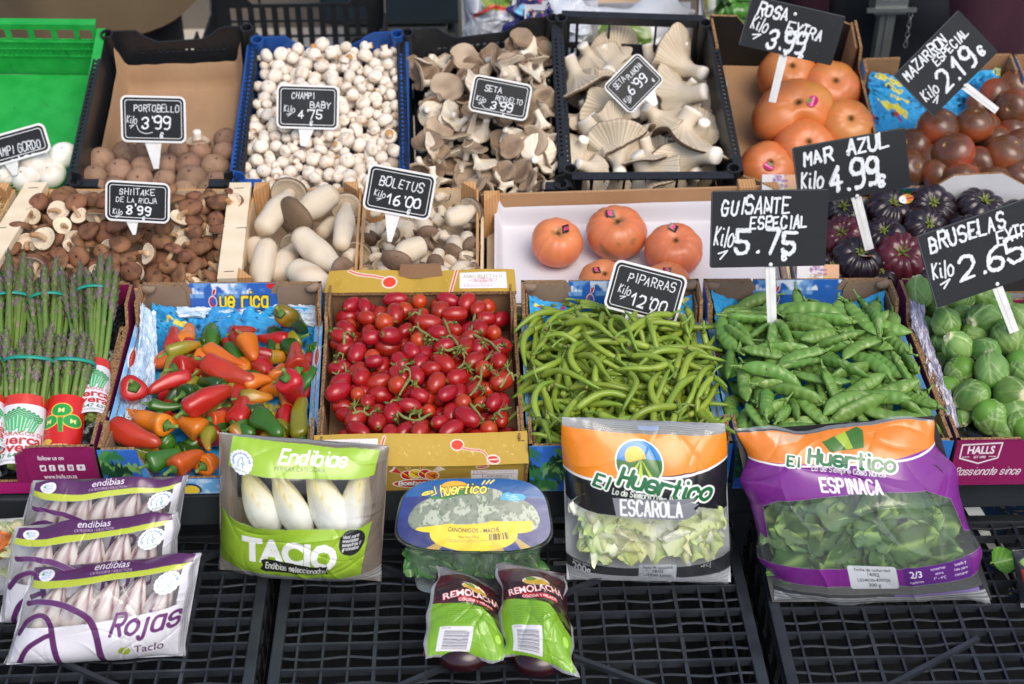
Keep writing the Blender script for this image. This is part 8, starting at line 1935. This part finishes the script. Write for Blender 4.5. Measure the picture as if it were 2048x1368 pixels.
# --- two vacuum packs of cooked beetroot
m_('beet', '#1d070d', rough=.25, coat=.25, c2='#330b16', ns=40)
def beet(px, label, seed, dt):
    pts = [at_d(*px[0], dt), at_d(*px[1], dt), at_z(*px[2], GZ + .026), at_z(*px[3], GZ + .026)]
    pk = Pack('beetroot_pack', label, 'beetroot pack', pts, .040, .0028, 6, seed, 'vacuum packs of beetroot side by side', pw=(2.0, 2.6), edge=.012)
    cv = Canvas(135, 210, 150, '#3a1820', .55); cv.mottle(0, 0, 135, 70, '#5a1426', 18, .5, 3, .8, .9); cv.rect(0, 0, 135, 8, '#c0bcc0', .3)
    cv.poly([(26, 34), (112, 30), (124, 80), (30, 74)], '#33201c'); cv.ell(70, 32, 26, 9, '#d9cfae'); cv.ell(70, 34, 24, 6, '#c9a23a'); cv.ell(60, 28, 10, 4, '#6a8a3a')
    cv.poly([(4, 66), (40, 72), (90, 78), (120, 110), (135, 120), (135, 210), (0, 210)], '#7cab2c'); cv.mottle(0, 70, 135, 210, '#6f9d26', 30, .52, 4, .6, soft=.2)
    cv.text('REMOLACHA', 70, 54, 19, '#d9302a', align='C', bold=.05, rot=-.14, sx=.95); cv.text('REMOLACHA', 70, 54, 19, '#f0e4e0', align='C', bold=.012, rot=-.14, sx=.95)
    cv.rect(40, 58, 108, 68, '#b32a2a', r=4); cv.text('COCIDA Y PELADA', 74, 66, 7.6, '#f0dada', align='C', bold=.015, rot=-.05)
    cv.lines(24, 84, 78, 8, 5, 1.6, '#5a8a1c', seed); cv.rect(18, 128, 72, 192, '#dcdade'); 
    for j in range(17): cv.rect(26, 138 + j * 2.9, 66, 138 + j * 2.9 + (1.6 if j % 3 else .9), '#3a3c44')
    cv.lines(22, 131, 20, 1, 2, 1.6, '#555', 2); cv.ell(118, 140, 6, 12, '#a9d65a'); cv.lines(86, 186, 30, 3, 5, 2, '#6a9a2a', 5)
    for x0, x1 in ((0, 4), (131, 135)): cv.rect(x0, 0, x1, 210, '#cfd0d4', .55)
    cv.rect(0, 205, 135, 210, '#cfd0d4', .6)
    pk.build(cv, MT['beet'], name='printed_film')
    for (u, v, r) in ((.5, .70, .016), (.52, .50, .020), (.5, .28, .018)):
        p = pk.at(u, v, .34); V, F, s, t = _lathe(np.sin(np.linspace(0, np.pi, 18)) * r, np.cos(np.linspace(0, np.pi, 18)) * r * .92, 26); V = np.array(V) * (1 + .06 * n3(np.array(V), 40, seed)[:, None])
        V[:, 1] *= .78; obj('beetroot', mesh('beetroot', V, F, MT['beet']), pk.root, T(*p))
    p = pk.at(.5, .96, .0) + np.array([0, .012, -.004]); V, F, s, t = _lathe(np.sin(np.linspace(0, np.pi, 18)) * .030, np.cos(np.linspace(0, np.pi, 18)) * .020, 26); V = np.array(V) * (1.18, .9, 1); obj('beetroot', mesh('beetroot', V, F, MT['beet']), pk.root, T(*p))
beet([(876, 1128), (1000, 1180), (1012, 1325), (846, 1312)], 'left of the two vacuum packs of beetroot, its label slumped to the right', 4, 1.385)
beet([(992, 1124), (1128, 1146), (1152, 1348), (1008, 1312)], 'right of the two vacuum packs of beetroot, standing straighter', 7, 1.385)

# --- bits cut off by the edges, and one stray leaf
pk = Pack('salad_bag', 'clear bag of chopped carrot and cabbage cut by the left edge', 'salad bag', [at_d(-220, 1050, 1.44), at_d(48, 1036, 1.44), at_z(30, 1190, GZ), at_z(-240, 1200, GZ)], .045, .003, 5, 31)
cv = Canvas(270, 150, 120, '#c8ccc8', 0.0); cv.rect(0, 0, 270, 10, '#ddd', .3); pk.build(cv, MT['film_white'])
def chop(v, u, k, rn): return np.tile(C_(['#d9803a', '#dfe6b0', '#e8e6da', '#c9d47a', '#8fae5a', '#d9803a', '#e6dcae', '#dfe6c0'][k]), (len(v), 1))
leaves(pk, 70, chop, .3, .98, .1, .9, .04, 12, 'salad_shred', .3)
V = None
v, u = np.meshgrid(np.linspace(0, 1, 21), np.linspace(-1, 1, 17), indexing='ij'); wd = np.sin(v ** .8 * np.pi * .96 + .05) ** .8 * .020
P = np.stack([(v - .5) * .040, u * wd, .010 * u ** 2 + .010 * (v - .5) ** 2 * 4 * .3 + .004], -1).reshape(-1, 3); i = np.arange(20)[:, None] * 17 + np.arange(16)[None]; F = np.stack([i, i + 1, i + 18, i + 17], -1).reshape(-1, 4)
ve = np.exp(-(u / .06) ** 2); 
for q in (.25, .45, .65): ve = np.maximum(ve, np.exp(-((v - q - .22 * np.abs(u)) / .018) ** 2) * .7)
tag(obj('stray_leaf', mesh('stray_leaf', P, F, MT['leaf_satin'], None, mixc(C_('#5f9a35'), C_('#b9d68f'), np.clip(ve, 0, 1).ravel() * .6)), None, T(*at_z(2000, 1125, GZ + .004)) @ RZ(.25) @ RX(.5)), 'single loose brussels sprout leaf on the black crate lattice', 'leaf')
pk = Pack('salad_bag', 'black and red salad bag mostly cut off by the right edge', 'salad bag', [at_d(2024, 1100, 1.40), at_d(2300, 1090, 1.40), at_z(2330, 1215, GZ), at_z(2042, 1215, GZ)], .04, .003, 5, 33)
cv = Canvas(270, 150, 120, '#26282b'); cv.rect(10, 60, 270, 95, '#b32a2a'); cv.ell(60, 40, 50, 24, '#8fae5a'); pk.build(cv, MT['film_dark'])

# ---------------------------------------------------------------- the price signs
def chk(cv, t, x, y, sz, fit, wd=1.6, seed=0, **k): chalk(cv, t, x, y, sz, fit, wd * .8, seed, **{'jit': .05, **k})
def price(cv, num, ux, uy, uf, us, nx, ny, ns, nf, wd, seed=0, ch=.4, passes=2, uw=1.3):
    uw *= .85; wd *= .82
    chalk(cv, 'Kilo', ux, uy, us, uf, uw, seed, rot=6, ch=.3); cv.stroke([(ux + uf * .25, uy + us * .45), (ux + uf * .7, uy + us * .3), (ux + uf * .35, uy + us * .75)], uw, CHALK, chalk=.3)
    chalk(cv, num, nx, ny, ns, nf, wd, seed + 2, passes=passes, ch=ch, jit=.045)
def eur(cv, x, y, s, wd, passes=1): chalk(cv, '\u20ac', x, y, s, s * .75, wd, 5, passes=passes)
def a1(cv): chk(cv, 'CHAMPI GORDO', 10, 30, 12, 78, 1.7, 1, rot=3); price(cv, "2'95", 12, 56, 15, 9, 36, 58, 18, 46, 2.4, 3); eur(cv, 78, 66, 9, 1.6)
def a2(cv): chk(cv, 'PORTOBELLO', 21, 24, 10, 70, 1.6, 1); price(cv, "3'99", 9, 42, 16, 11, 32, 50, 17, 46, 2.3, 3); eur(cv, 60, 64, 8, 2.0); cv.stroke(_catmull([(24, 45), (28, 54), (38, 58), (48, 56)]), 1.2, CHALK, chalk=.4)
def a3(cv): chk(cv, 'CHAMPI', 24, 22, 10, 38, 1.6, 1); chk(cv, 'BABY', 54, 36, 9, 34, 1.7, 2); price(cv, "4'75", 12, 43, 18, 10, 35, 53, 13, 40, 2.0, 3); eur(cv, 54, 64, 7, 1.8)
def a4(cv): chk(cv, 'SETA', 22, 24, 9, 30, 1.7, 1); chk(cv, 'REVUELTO', 43, 36, 8, 46, 1.5, 2); price(cv, "3'99", 11, 42, 17, 8, 37, 51, 12, 38, 2.0, 3); eur(cv, 58, 62, 6, 1.5); cv.stroke([(22, 48), (28, 53), (38, 53)], 1.2, CHALK, chalk=.4)
def a5(cv): chk(cv, 'SETA', 16, 24, 11, 30, 1.8, 1); chk(cv, 'PLANCHA', 48, 28, 10, 40, 1.6, 2); price(cv, "6'99", 11, 56, 16, 9, 31, 54, 18, 48, 2.3, 3); eur(cv, 80, 66, 7, 1.4)
def a6(cv): chk(cv, 'SHIITAKE', 22, 21, 9, 56, 1.7, 1); chk(cv, 'DE LA RIOJA', 17, 33, 7, 64, 1.4, 2); price(cv, "8'99", 12, 52, 15, 8, 33, 51, 13, 40, 2.3, 3); eur(cv, 58, 60, 6, 1.6)
def a7(cv): chk(cv, 'BOLETUS', 19, 28, 13, 66, 2.0, 1); price(cv, "16'00", 14, 45, 17, 9, 35, 53, 15, 52, 2.3, 3); eur(cv, 66, 63, 7, 1.8)
def a8(cv): chk(cv, 'PIPARRAS', 23, 25, 12, 66, 1.7, 1); price(cv, "12'00", 14, 42, 17, 11, 35, 54, 17, 50, 2.1, 3); eur(cv, 62, 64, 8, 1.6)
def b1(cv): chk(cv, 'ROSA', 10, 17, 12, 34, 2.4, 1, passes=2); chk(cv, 'EXTRA', 44, 29, 11, 40, 2.0, 2, passes=2); price(cv, '3.99', 7, 32, 18, 13, 28, 47, 19, 42, 2.8, 3, passes=3, ch=.62, uw=1.9); eur(cv, 64, 54, 7, 2.2, 2)
def b2(cv): chk(cv, 'MAZARRON', 8, 17, 12, 62, 2.0, 1, passes=2); chk(cv, 'ESPECIAL', 42, 29, 10, 50, 1.9, 2, passes=2); price(cv, '2.19', 6, 50, 20, 13, 30, 58, 25, 52, 3.0, 3, passes=3, ch=.62, uw=2.0); eur(cv, 84, 58, 11, 2.6, 2)
def b3(cv): chk(cv, 'MAR', 9, 18, 12, 28, 2.5, 1, passes=2); chk(cv, 'AZUL', 48, 15, 12, 38, 2.5, 2, passes=2); price(cv, '4.99', 4, 38, 20, 14, 30, 45, 22, 46, 3.2, 3, passes=3, ch=.62, uw=2.3); eur(cv, 72, 48, 10, 2.7, 2)
def b4(cv): chk(cv, 'GUISANTE', 9, 20, 13, 60, 1.9, 1, passes=2); chk(cv, 'ESPECIAL', 34, 33, 10, 50, 1.8, 2, passes=2); price(cv, '5.75', 3, 47, 17, 16, 22, 54, 21, 56, 2.7, 3, passes=3, ch=.62, uw=1.8); eur(cv, 62, 61, 8, 1.8, 2)
def b5(cv): chk(cv, 'BRUSELAS', 8, 17, 13, 66, 2.0, 1, passes=2); chk(cv, 'EXTRA', 62, 30, 10, 34, 1.8, 2, passes=2); price(cv, '2.65', 4, 40, 18, 13, 26, 48, 19, 58, 2.6, 3, passes=3, ch=.62, uw=1.9); eur(cv, 86, 54, 9, 2.0, 2)
sign([(-48, 275), (88, 249), (103, 296), (-28, 345)], 2.34, 30, a1, 'white-edged slate sign reading CHAMPI GORDO 2.95 in the green crate', stake=((20, 320, 40), (30, 350, 10)))
sign([(242, 190), (373, 193), (371, 287), (241, 284)], 2.33, 25, a2, 'white-edged slate sign reading PORTOBELLO 3.99 above the brown mushrooms', stake=((306, 284, 40), (312, 338, 10)))
sign([(556, 168), (681, 172), (675, 260), (550, 256)], 2.35, 30, a3, 'white-edged slate sign reading CHAMPI BABY 4.75 among the baby mushrooms', stake=((612, 256, 38), (607, 292, 12)))
sign([(946, 146), (1063, 170), (1056, 244), (937, 222)], 2.345, 30, a4, 'white-edged slate sign reading SETA REVUELTO 3.99 in the torn mushrooms')
sign([(1201, 177), (1271, 107), (1334, 155), (1264, 227)], 2.40, 35, a5, 'tilted white-edged slate sign reading SETA PLANCHA 6.99', stake=((1300, 190, 34), (1312, 210, 10)))
sign([(218, 360), (349, 367), (331, 448), (203, 440)], 2.03, 25, a6, 'white-edged slate sign reading SHIITAKE DE LA RIOJA 8.99', stake=((264, 444, 34), (268, 470, 6)))
sign([(740, 327), (874, 350), (859, 444), (723, 416)], 2.01, 25, a7, 'white-edged slate sign reading BOLETUS 16.00 over the small wooden tray', stake=((785, 430, 36), (779, 484, 8)))
sign([(1233, 517), (1376, 554), (1352, 653), (1204, 614)], 1.80, 28, a8, 'white-edged slate sign reading PIPARRAS 12.00 stuck in the chillies', stake=((1270, 632, 44), (1262, 655, 26)))
sign([(1502, -8), (1690, 30), (1664, 134), (1479, 88)], 2.36, 15, b1, 'large black slate sign reading ROSA EXTRA 3.99 on a white stake', True, ((1568, 110, 17), (1545, 205, 15)), rnd=((1590, 28), (1570, 109)))
sign([(1787, 157), (1910, 20), (2003, 103), (1866, 228)], 2.34, 20, b2, 'large steeply tilted black slate sign priced 2.19 above the dark red tomatoes', True, ((1930, 172, 17), (1995, 222, 15)), rnd=((1868, 111), (1930, 171)))
sign([(1584, 297), (1803, 254), (1828, 374), (1598, 413)], 2.04, 20, b3, 'large black slate sign reading MAR AZUL 4.99', True, ((1714, 398, 20), (1740, 500, 18)), rnd=((1695, 303), (1714, 392)))
sign([(1418, 381), (1648, 379), (1660, 530), (1424, 537)], 1.80, 20, b4, 'large black slate sign with a chipped corner reading GUISANTE ESPECIAL 5.75', True, ((1541, 535, 20), (1545, 655, 19)), rnd=((1534, 419), (1541, 529)))
sign([(1825, 475), (2062, 392), (2112, 535), (1880, 614)], 1.76, 22, b5, 'large tilted black slate sign reading BRUSELAS EXTRA 2.65', True, ((1994, 570, 22), (2030, 665, 20)), rnd=((1955, 466), (1994, 568)))
# ---------------------------------------------------------------- behind the stall
# stacked black crate
def bg_crate(p, w_, d_, h, label, rz=0.0, n=16):
    root = thing('plastic_crate', label, 'crate', T(*p) @ RZ(rz), None); g = G(); hw = w_ / 2
    g.box((-hw, 0, 0), (hw, d_, .006)); g.build('base_panel', [MT['plastic_black']], root)
    for nm, o, ex, L, nn in (('front_wall', (-hw, 0, 0), (1, 0, 0), w_, (0, .004, 0)), ('back_wall', (-hw, d_ - .004, 0), (1, 0, 0), w_, (0, .004, 0)), ('side_wall', (-hw, .004, 0), (0, 1, 0), d_ - .008, (.004, 0, 0)), ('side_wall', (hw - .004, .004, 0), (0, 1, 0), d_ - .008, (.004, 0, 0))):
        xs = np.linspace(.09, .91, n * 2 + 1) * L; ys = [0, .015, .05, .056, .09, .096, .128, h * .86]; g = G()
        holed(g, o, ex, (0, 0, 1), nn, [0, *xs, L], ys, {(i, j) for i in range(1, n * 2 + 1, 2) for j in (1, 3, 5)})
        o, ex = np.array(o, float), np.array(ex, float)
        for a, b, c in ((0, .14, .22), (1, .86, .78)): g.prism([o + ex * L * k + np.array([0, 0, z]) for k, z in ((a, h * .86), (c, h * .86), (b, h * 1.12), (a, h * 1.12))], nn)
        g.build(nm, [MT['plastic_black']], root)
    return root
q = at_d(580, 74, 3.05); bg_crate((q[0], 3.0, q[2] - .16), .42, .30, .16, 'black slotted crate behind the blue crate', 0.0, 12)
g = G(); hw = .24; g.box((q[0] - hw, 2.98, 0), (q[0] + hw, 3.32, q[2] - .163)); tag(g.build('storage_box', [MT['card_black']]), 'dark box under the stacked black crates behind the stall', 'box')
# dark trolley with bumper
q = at_d(800, 30, 3.5); root = thing('dark_trolley', 'blurred dark blue trolley bin behind the stall', 'trolley', T(q[0], 3.5, 0)); m_('trolley', '#22303a', rough=.5)
g = G(); g.prism([(-.20, 0, .24), (.20, 0, .24), (.25, 0, .60), (-.25, 0, .60)], (0, .35, 0)); g.build('bin', [MT['trolley']], root, bevel=.02)
g = G(); g.box((-.14, -.02, .20), (.12, .30, .235)); g.build('chassis', [MT['steel_light']], root)
for x in (-.13, .13):
    for y in (.05, .28): 
        V, F, _, _ = lathe([0, .07, .08, .08, .07, 0], [-.02, -.02, -.012, .012, .02, .02], 20); obj('wheel', mesh('wheel', V, F, MT['plastic_black']), root, T(x, y, .08) @ RY(math.pi / 2))
        g = G(); g.box((x - .012, y - .012, .15), (x + .012, y + .012, .205)); g.build('caster_fork', [MT['steel_light']], root)
def at_post(u, v, d, lb):
    q = at_d(u, v, d); g = G(); g.box((q[0] - .016, d, 0), (q[0] + .016, d + .03, 1.9)); return q, g
q, g = at_post(930, 30, 3.3, ''); m_('post_grey', '#6f7068', rough=.5, metal=.3); tag(g.build('thin_post', [MT['post_grey']]), 'thin grey post behind the torn oyster mushrooms', 'post')
# metal stall post with clamp
q = at_d(1772, 60, 2.80); root = thing('metal_post', 'galvanised metal stall post with a clamp and chain behind the right boxes', 'post', T(q[0], 2.8, 0))
g = G(); g.box((-.016, 0, 0), (.016, .03, 2.1)); g.box((-.0035, -.003, 0), (.0035, 0, 2.1)); g.build('upright', [MT['steel_light']], root)
z = at_d(1772, 14, 2.8)[2]; g = G(); g.box((-.034, -.012, z - .012), (.034, .042, z + .02)); g.bar((-.052, -.016, z), (.052, -.016, z), .008, .008); g.build('clamp', [MT['steel_light']], root)
for k in range(7):
    th = np.linspace(0, 2 * np.pi, 13)[:-1]; V, F, _, _ = tube(np.vstack([np.c_[.004 * np.cos(th), 0 * th, .007 * np.sin(th)], [[.004, 0, 0.0]]]), .0013, 6); obj('chain_link', mesh('chain_link', V, F, MT['steel_light']), root, T(.042, -.016, z - .012 - k * .011) @ RZ(k * 1.57))
# packs and bags heaped on the ground
def bg_pack(u, v, d, w_, h, art, label, seed, lean=.05, rot=0.0, name='plastic_bag', cat='bag', th=.08):
    q = at_d(u, v, d); dx, dz = np.array([math.cos(rot), 0, math.sin(rot)]), np.array([-math.sin(rot), 0, math.cos(rot)]); dz[1] = lean / h
    pk = Pack(name, label, cat, [q - dx * w_ / 2 + dz * h / 2, q + dx * w_ / 2 + dz * h / 2, q + dx * w_ / 2 - dz * h / 2, q - dx * w_ / 2 - dz * h / 2], th, .022, 4, seed, edge=.05)
    cv = Canvas(100, 100 * h / w_, 70, '#d5d8dc'); art(cv); pk.build(cv, MT['film_white'], 'print_gloss'); return pk
def art_leafbag(cv): cv.mottle(0, 0, 100, 200, '#c3c8d0', 25, .5, 3, .8, soft=.2); cv.ell(46, 26, 22, 18, '#9aa84a'); cv.mottle(26, 10, 66, 42, '#5f8038', 8, .5, 5, .9); cv.stroke([(16, 52), (40, 38), (80, 50)], 5, '#c23a2a')
bg_pack(1000, 26, 3.0, .17, .16, art_leafbag, 'white bag printed with green leaves behind the torn oyster mushrooms', 3)
bg_pack(1250, 72, 3.05, .30, .14, art_leafbag, 'crumpled white plastic bag with a leaf print seen through the slotted crate', 5)
bg_pack(1140, 80, 2.86, .12, .16, lambda cv: (cv.mottle(0, 0, 100, 200, '#c9ced6', 20, .5, 3, .8)), 'white plastic bag behind the left end of the slotted crate', 7)
def art_navy(cv): cv.rect(0, 0, 100, 200, '#2b2a66'); rn = np.random.RandomState(3); [cv.ell(rn.uniform(10, 90), rn.uniform(8, 60), 4, 4, ['#e0b83a', '#d94a6a', '#7fc3e0'][k % 3]) for k in range(14)]
bg_pack(1100, 26, 2.92, .17, .11, art_navy, 'navy blue packet with coloured dots behind the stall', 8, rot=-.2, name='snack_packet', cat='packet', th=.03)
bg_pack(1078, 90, 2.80, .06, .16, art_navy, 'narrow navy packet between the two black crates', 9, name='snack_packet', cat='packet', th=.02)
# big pale bundle and a cardboard box beyond it
V, F, s, t = lathe([0, .10, .17, .20, .19, .14, .06, .02, 0], [0, .005, .03, .08, .12, .16, .20, .22, .225], 40); V = np.array(V); V[:, :2] *= (1 + .05 * np.cos(t * 15) * (s > .3))[:, None]
q = at_d(1195, 55, 3.2); m_('bundle', '#cdb394', rough=.8, c2='#b89c7c', ns=20); tag(obj('cloth_bundle', mesh('cloth_bundle', V, F, MT['bundle']), None, T(q[0], 3.2, q[2] - .12)), 'pale tied cloth bundle behind the slotted crate', 'bundle')
g = G(); g.box((q[0] - .25, 3.05, 0), (q[0] + .35, 3.5, q[2] - .12)); tag(g.build('cardboard_box', [MT['card']]), 'plain cardboard box under the pale bundle', 'cardboard box')
def art_green(cv): cv.rect(0, 0, 100, 200, '#4a8030'); cv.rect(0, 0, 22, 200, '#d8d8c8'); cv.rect(4, 0, 10, 200, '#c9b83a'); cv.mottle(25, 0, 100, 200, '#1d2f1a', 22, .58, 4, .9)
bg_pack(1462, 22, 2.9, .14, .22, art_green, 'upright green and white packet left of the ROSA sign', 12, name='snack_packet', cat='packet', th=.04)
g = G(); q = at_d(1990, 1030, 1.75); g.box((q[0] - .05, 1.66, 0), (q[0] + .3, 1.95, q[2] + .04)); m_('blue_box', '#1d4a86', rough=.6, c2='#16335e', ns=20, spots=(60, .62, '#b9a23a')); tag(g.build('storage_box', [MT['blue_box']]), 'blue patterned box in the dark under the shelf at the right', 'box')
g = G(); q = at_d(1122, 1025, 1.75); g.box((q[0] - .02, 1.70, 0), (q[0] + .04, 1.9, q[2] + .02)); tag(g.build('storage_box', [MT['card_white']]), 'pale carton just visible under the shelf behind the tray', 'box')

# ---------------------------------------------------------------- the two people behind the stall
m_('skin', '#b98a6c', rough=.6); m_('trousers', '#1c1c1f', rough=.85, c2='#242428', ns=12); m_('apron', '#6b5a42', rough=.85, c2='#5c4c37', ns=8, bump=.2, bs=60); m_('puffer', '#15181c', rough=.45, c2='#1d2126', ns=8); m_('maroon', '#3a1024', rough=.85, c2='#2c0b1b', ns=20, bump=.2, bs=90); m_('hair', '#2a1d15', rough=.7); m_('shoe', '#17171a', rough=.5)
def person(label, x, y, rz, cloth, stoop=0.0, seat=None):
    """standing figure grown as one skin from a skeleton; clothes are children"""
    J = {'hip': (0, 0, .93), 'waist': (0, .0, 1.08), 'chest': (0, -.02 - stoop * .3, 1.30), 'neck': (0, -.03 - stoop * .6, 1.48), 'chin': (0, -.05 - stoop * .7, 1.56), 'head': (0, -.05 - stoop * .7, 1.68), 'crown': (0, -.03 - stoop * .7, 1.75)}
    E = [('hip', 'waist'), ('waist', 'chest'), ('chest', 'neck'), ('neck', 'chin'), ('chin', 'head'), ('head', 'crown')]; Rd = {'hip': .145, 'waist': .13, 'chest': .15, 'neck': .055, 'chin': .07, 'head': .092, 'crown': .06}
    for s, n in ((-1, 'l'), (1, 'r')):
        J.update({n + 'th': (s * .095, 0, .88), n + 'kn': (s * .105, -.02, .49), n + 'an': (s * .11, .02, .09), n + 'to': (s * .125, -.13, .04), n + 'sh': (s * .19, -.02 - stoop * .35, 1.40), n + 'el': (s * .25, -.05 - stoop * .4, 1.12), n + 'wr': (s * .22, -.22 - stoop * .4, .98), n + 'pa': (s * .20, -.29 - stoop * .4, .96)})
        Rd.update({n + 'th': .092, n + 'kn': .062, n + 'an': .042, n + 'to': .038, n + 'sh': .062, n + 'el': .045, n + 'wr': .03, n + 'pa': .030})
        E += [('hip', n + 'th'), (n + 'th', n + 'kn'), (n + 'kn', n + 'an'), (n + 'an', n + 'to'), ('chest', n + 'sh'), (n + 'sh', n + 'el'), (n + 'el', n + 'wr'), (n + 'wr', n + 'pa')]
        for k in range(4):
            a = (s * (.182 + .014 * k), -.345 - stoop * .4 - .006 * (1.5 - abs(k - 1.5)), .945); b = (a[0] + .002 * s, a[1] - .028, a[2] - .022); J[n + 'f%d' % k] = a; J[n + 'g%d' % k] = b; Rd[n + 'f%d' % k] = .0092; Rd[n + 'g%d' % k] = .0075; E += [(n + 'pa', n + 'f%d' % k), (n + 'f%d' % k, n + 'g%d' % k)]
        J[n + 'tb'] = (s * .165, -.31 - stoop * .4, .945); Rd[n + 'tb'] = .009; E.append((n + 'wr', n + 'tb'))
    ks = list(J); me = bpy.data.meshes.new('person'); me.from_pydata([J[k] for k in ks], [(ks.index(a), ks.index(b)) for a, b in E], [])
    o = obj('person', me, None, T(x, y, .0) @ RZ(rz)); tag(o, label, 'person')
    mo = o.modifiers.new('skin', 'SKIN'); o.modifiers.new('smooth', 'SUBSURF').render_levels = 1
    for i, k in enumerate(ks): me.skin_vertices[0].data[i].radius = (Rd[k], Rd[k]); me.skin_vertices[0].data[i].use_root = k == 'hip'
    me.materials.append(MT['skin'])
    def shell(name, z, rx, ry, m, cy=0.0, fold=.0, sg=0, n=48, hem=0.0):
        th = np.linspace(0, 2 * np.pi, n, endpoint=False); V = []
        for zz, a, b in zip(z, rx, ry): V.append(np.c_[a * np.cos(th) * (1 + fold * np.sin(th * 7 + zz * 6)), cy - stoop * .35 * max(0, zz - .9) + b * np.sin(th) * (1 + fold * np.cos(th * 6)), np.full(n, zz) + hem * np.cos(th - .6) * (zz == z[0])])
        V = np.vstack(V); F = [(i * n + j, i * n + (j + 1) % n, (i + 1) * n + (j + 1) % n, (i + 1) * n + j) for i in range(len(z) - 1) for j in range(n)]; return obj(name, mesh(name, V, F, m), o)
    for s in (-1, 1):
        V, F, _, _ = tube([(s * .095, 0, .95), (s * .10, -.01, .7), (s * .105, -.02, .49), (s * .11, .0, .3), (s * .112, .02, .06)], [.112, .105, .086, .078, .074], 20); obj('trouser_leg', mesh('trouser_leg', V, F, MT['trousers']), o)
        V, F, _, _ = tube([(s * .11, .07, .05), (s * .115, .0, .06), (s * .12, -.10, .05), (s * .125, -.19, .04)], [.04, .052, .048, .03], 14); obj('shoe', mesh('shoe', V, F, MT['shoe']), o)
        V, F, _, _ = tube([J['chest'], J[('l' if s < 0 else 'r') + 'sh'], J[('l' if s < 0 else 'r') + 'el'], np.array(J[('l' if s < 0 else 'r') + 'wr']) + (0, .02, .005)], [.09, .082, .064, .048], 18); obj('sleeve', mesh('sleeve', V, F, MT['maroon' if cloth == 'coat' else 'trousers']), o)
    if cloth == 'apron':
        shell('apron', [.40, .62, .9, 1.08, 1.3, 1.42], [.26, .235, .20, .175, .19, .13], [.20, .185, .165, .15, .165, .12], MT['apron'], 0, .03, hem=.035)
        shell('jumper', [.92, 1.08, 1.3, 1.43, 1.49], [.185, .165, .185, .12, .065], [.155, .14, .16, .11, .065], MT['trousers'])
    else:
        z = np.linspace(.34, 1.46, 34); w_ = np.interp(z, [.34, .7, 1.05, 1.35, 1.46], [.30, .27, .22, .24, .08]) * (1 + .035 * np.abs(np.sin(z * 26)))
        shell('puffer_coat', list(z), list(w_), list(w_ * .78), MT['puffer'], 0, .012)
        shell('scarf', [.42, .60, .9, 1.2, 1.44, 1.50], [.13, .15, .15, .14, .12, .085], [.245, .235, .20, .195, .12, .085], MT['maroon'], -.035, .04)
    V, F, s_, t_ = lathe([0, .06, .098, .108, .104, .09, .0], [.13, .12, .08, .02, -.05, -.10, -.10], 26); obj('hair', mesh('hair', V, F, MT['hair']), o, T(0, -.025 - stoop * .7, 1.665) @ RX(-.3))
    hy = J['head'][1]
    for s in (-1, 1):
        V, F, _, _ = lathe([0, .010, .012, .010, 0], [-.010, -.006, 0, .006, .010], 12); obj('eye', mesh('eye', V, F, MT['sign_white']), o, T(s * .032, hy - .088, 1.655)); obj('ear', mesh('ear', np.array(V) * (.8, 1.6, 2.6), F, MT['skin']), o, T(s * .092, hy, 1.65))
    V, F, _, _ = lathe([0, .016, .012, .007, 0], [0, .004, .022, .036, .04], 12); obj('nose', mesh('nose', V, F, MT['skin']), o, T(0, hy - .092, 1.612)); V, F, _, _ = tube([(-.024, 0, 0), (0, -.006, -.002), (.024, 0, 0)], [.003, .006, .003], 8); obj('mouth', mesh('mouth', V, F, MT['maroon']), o, T(0, hy - .088, 1.583))
    return o
q = at_d(215, 30, 3.2); person('person in a brown apron and dark trousers behind the green crate', q[0] - .04, 3.3, .25, 'apron', .1)
q = at_d(1900, 60, 2.98); person('person in a black quilted coat and maroon scarf behind the dark tomatoes', q[0], 3.02, .1, 'coat', .05)
q = at_d(1650, 60, 3.1); o = person('person in a black quilted coat beside the metal post', q[0] + .02, 3.22, -.2, 'coat', .05)
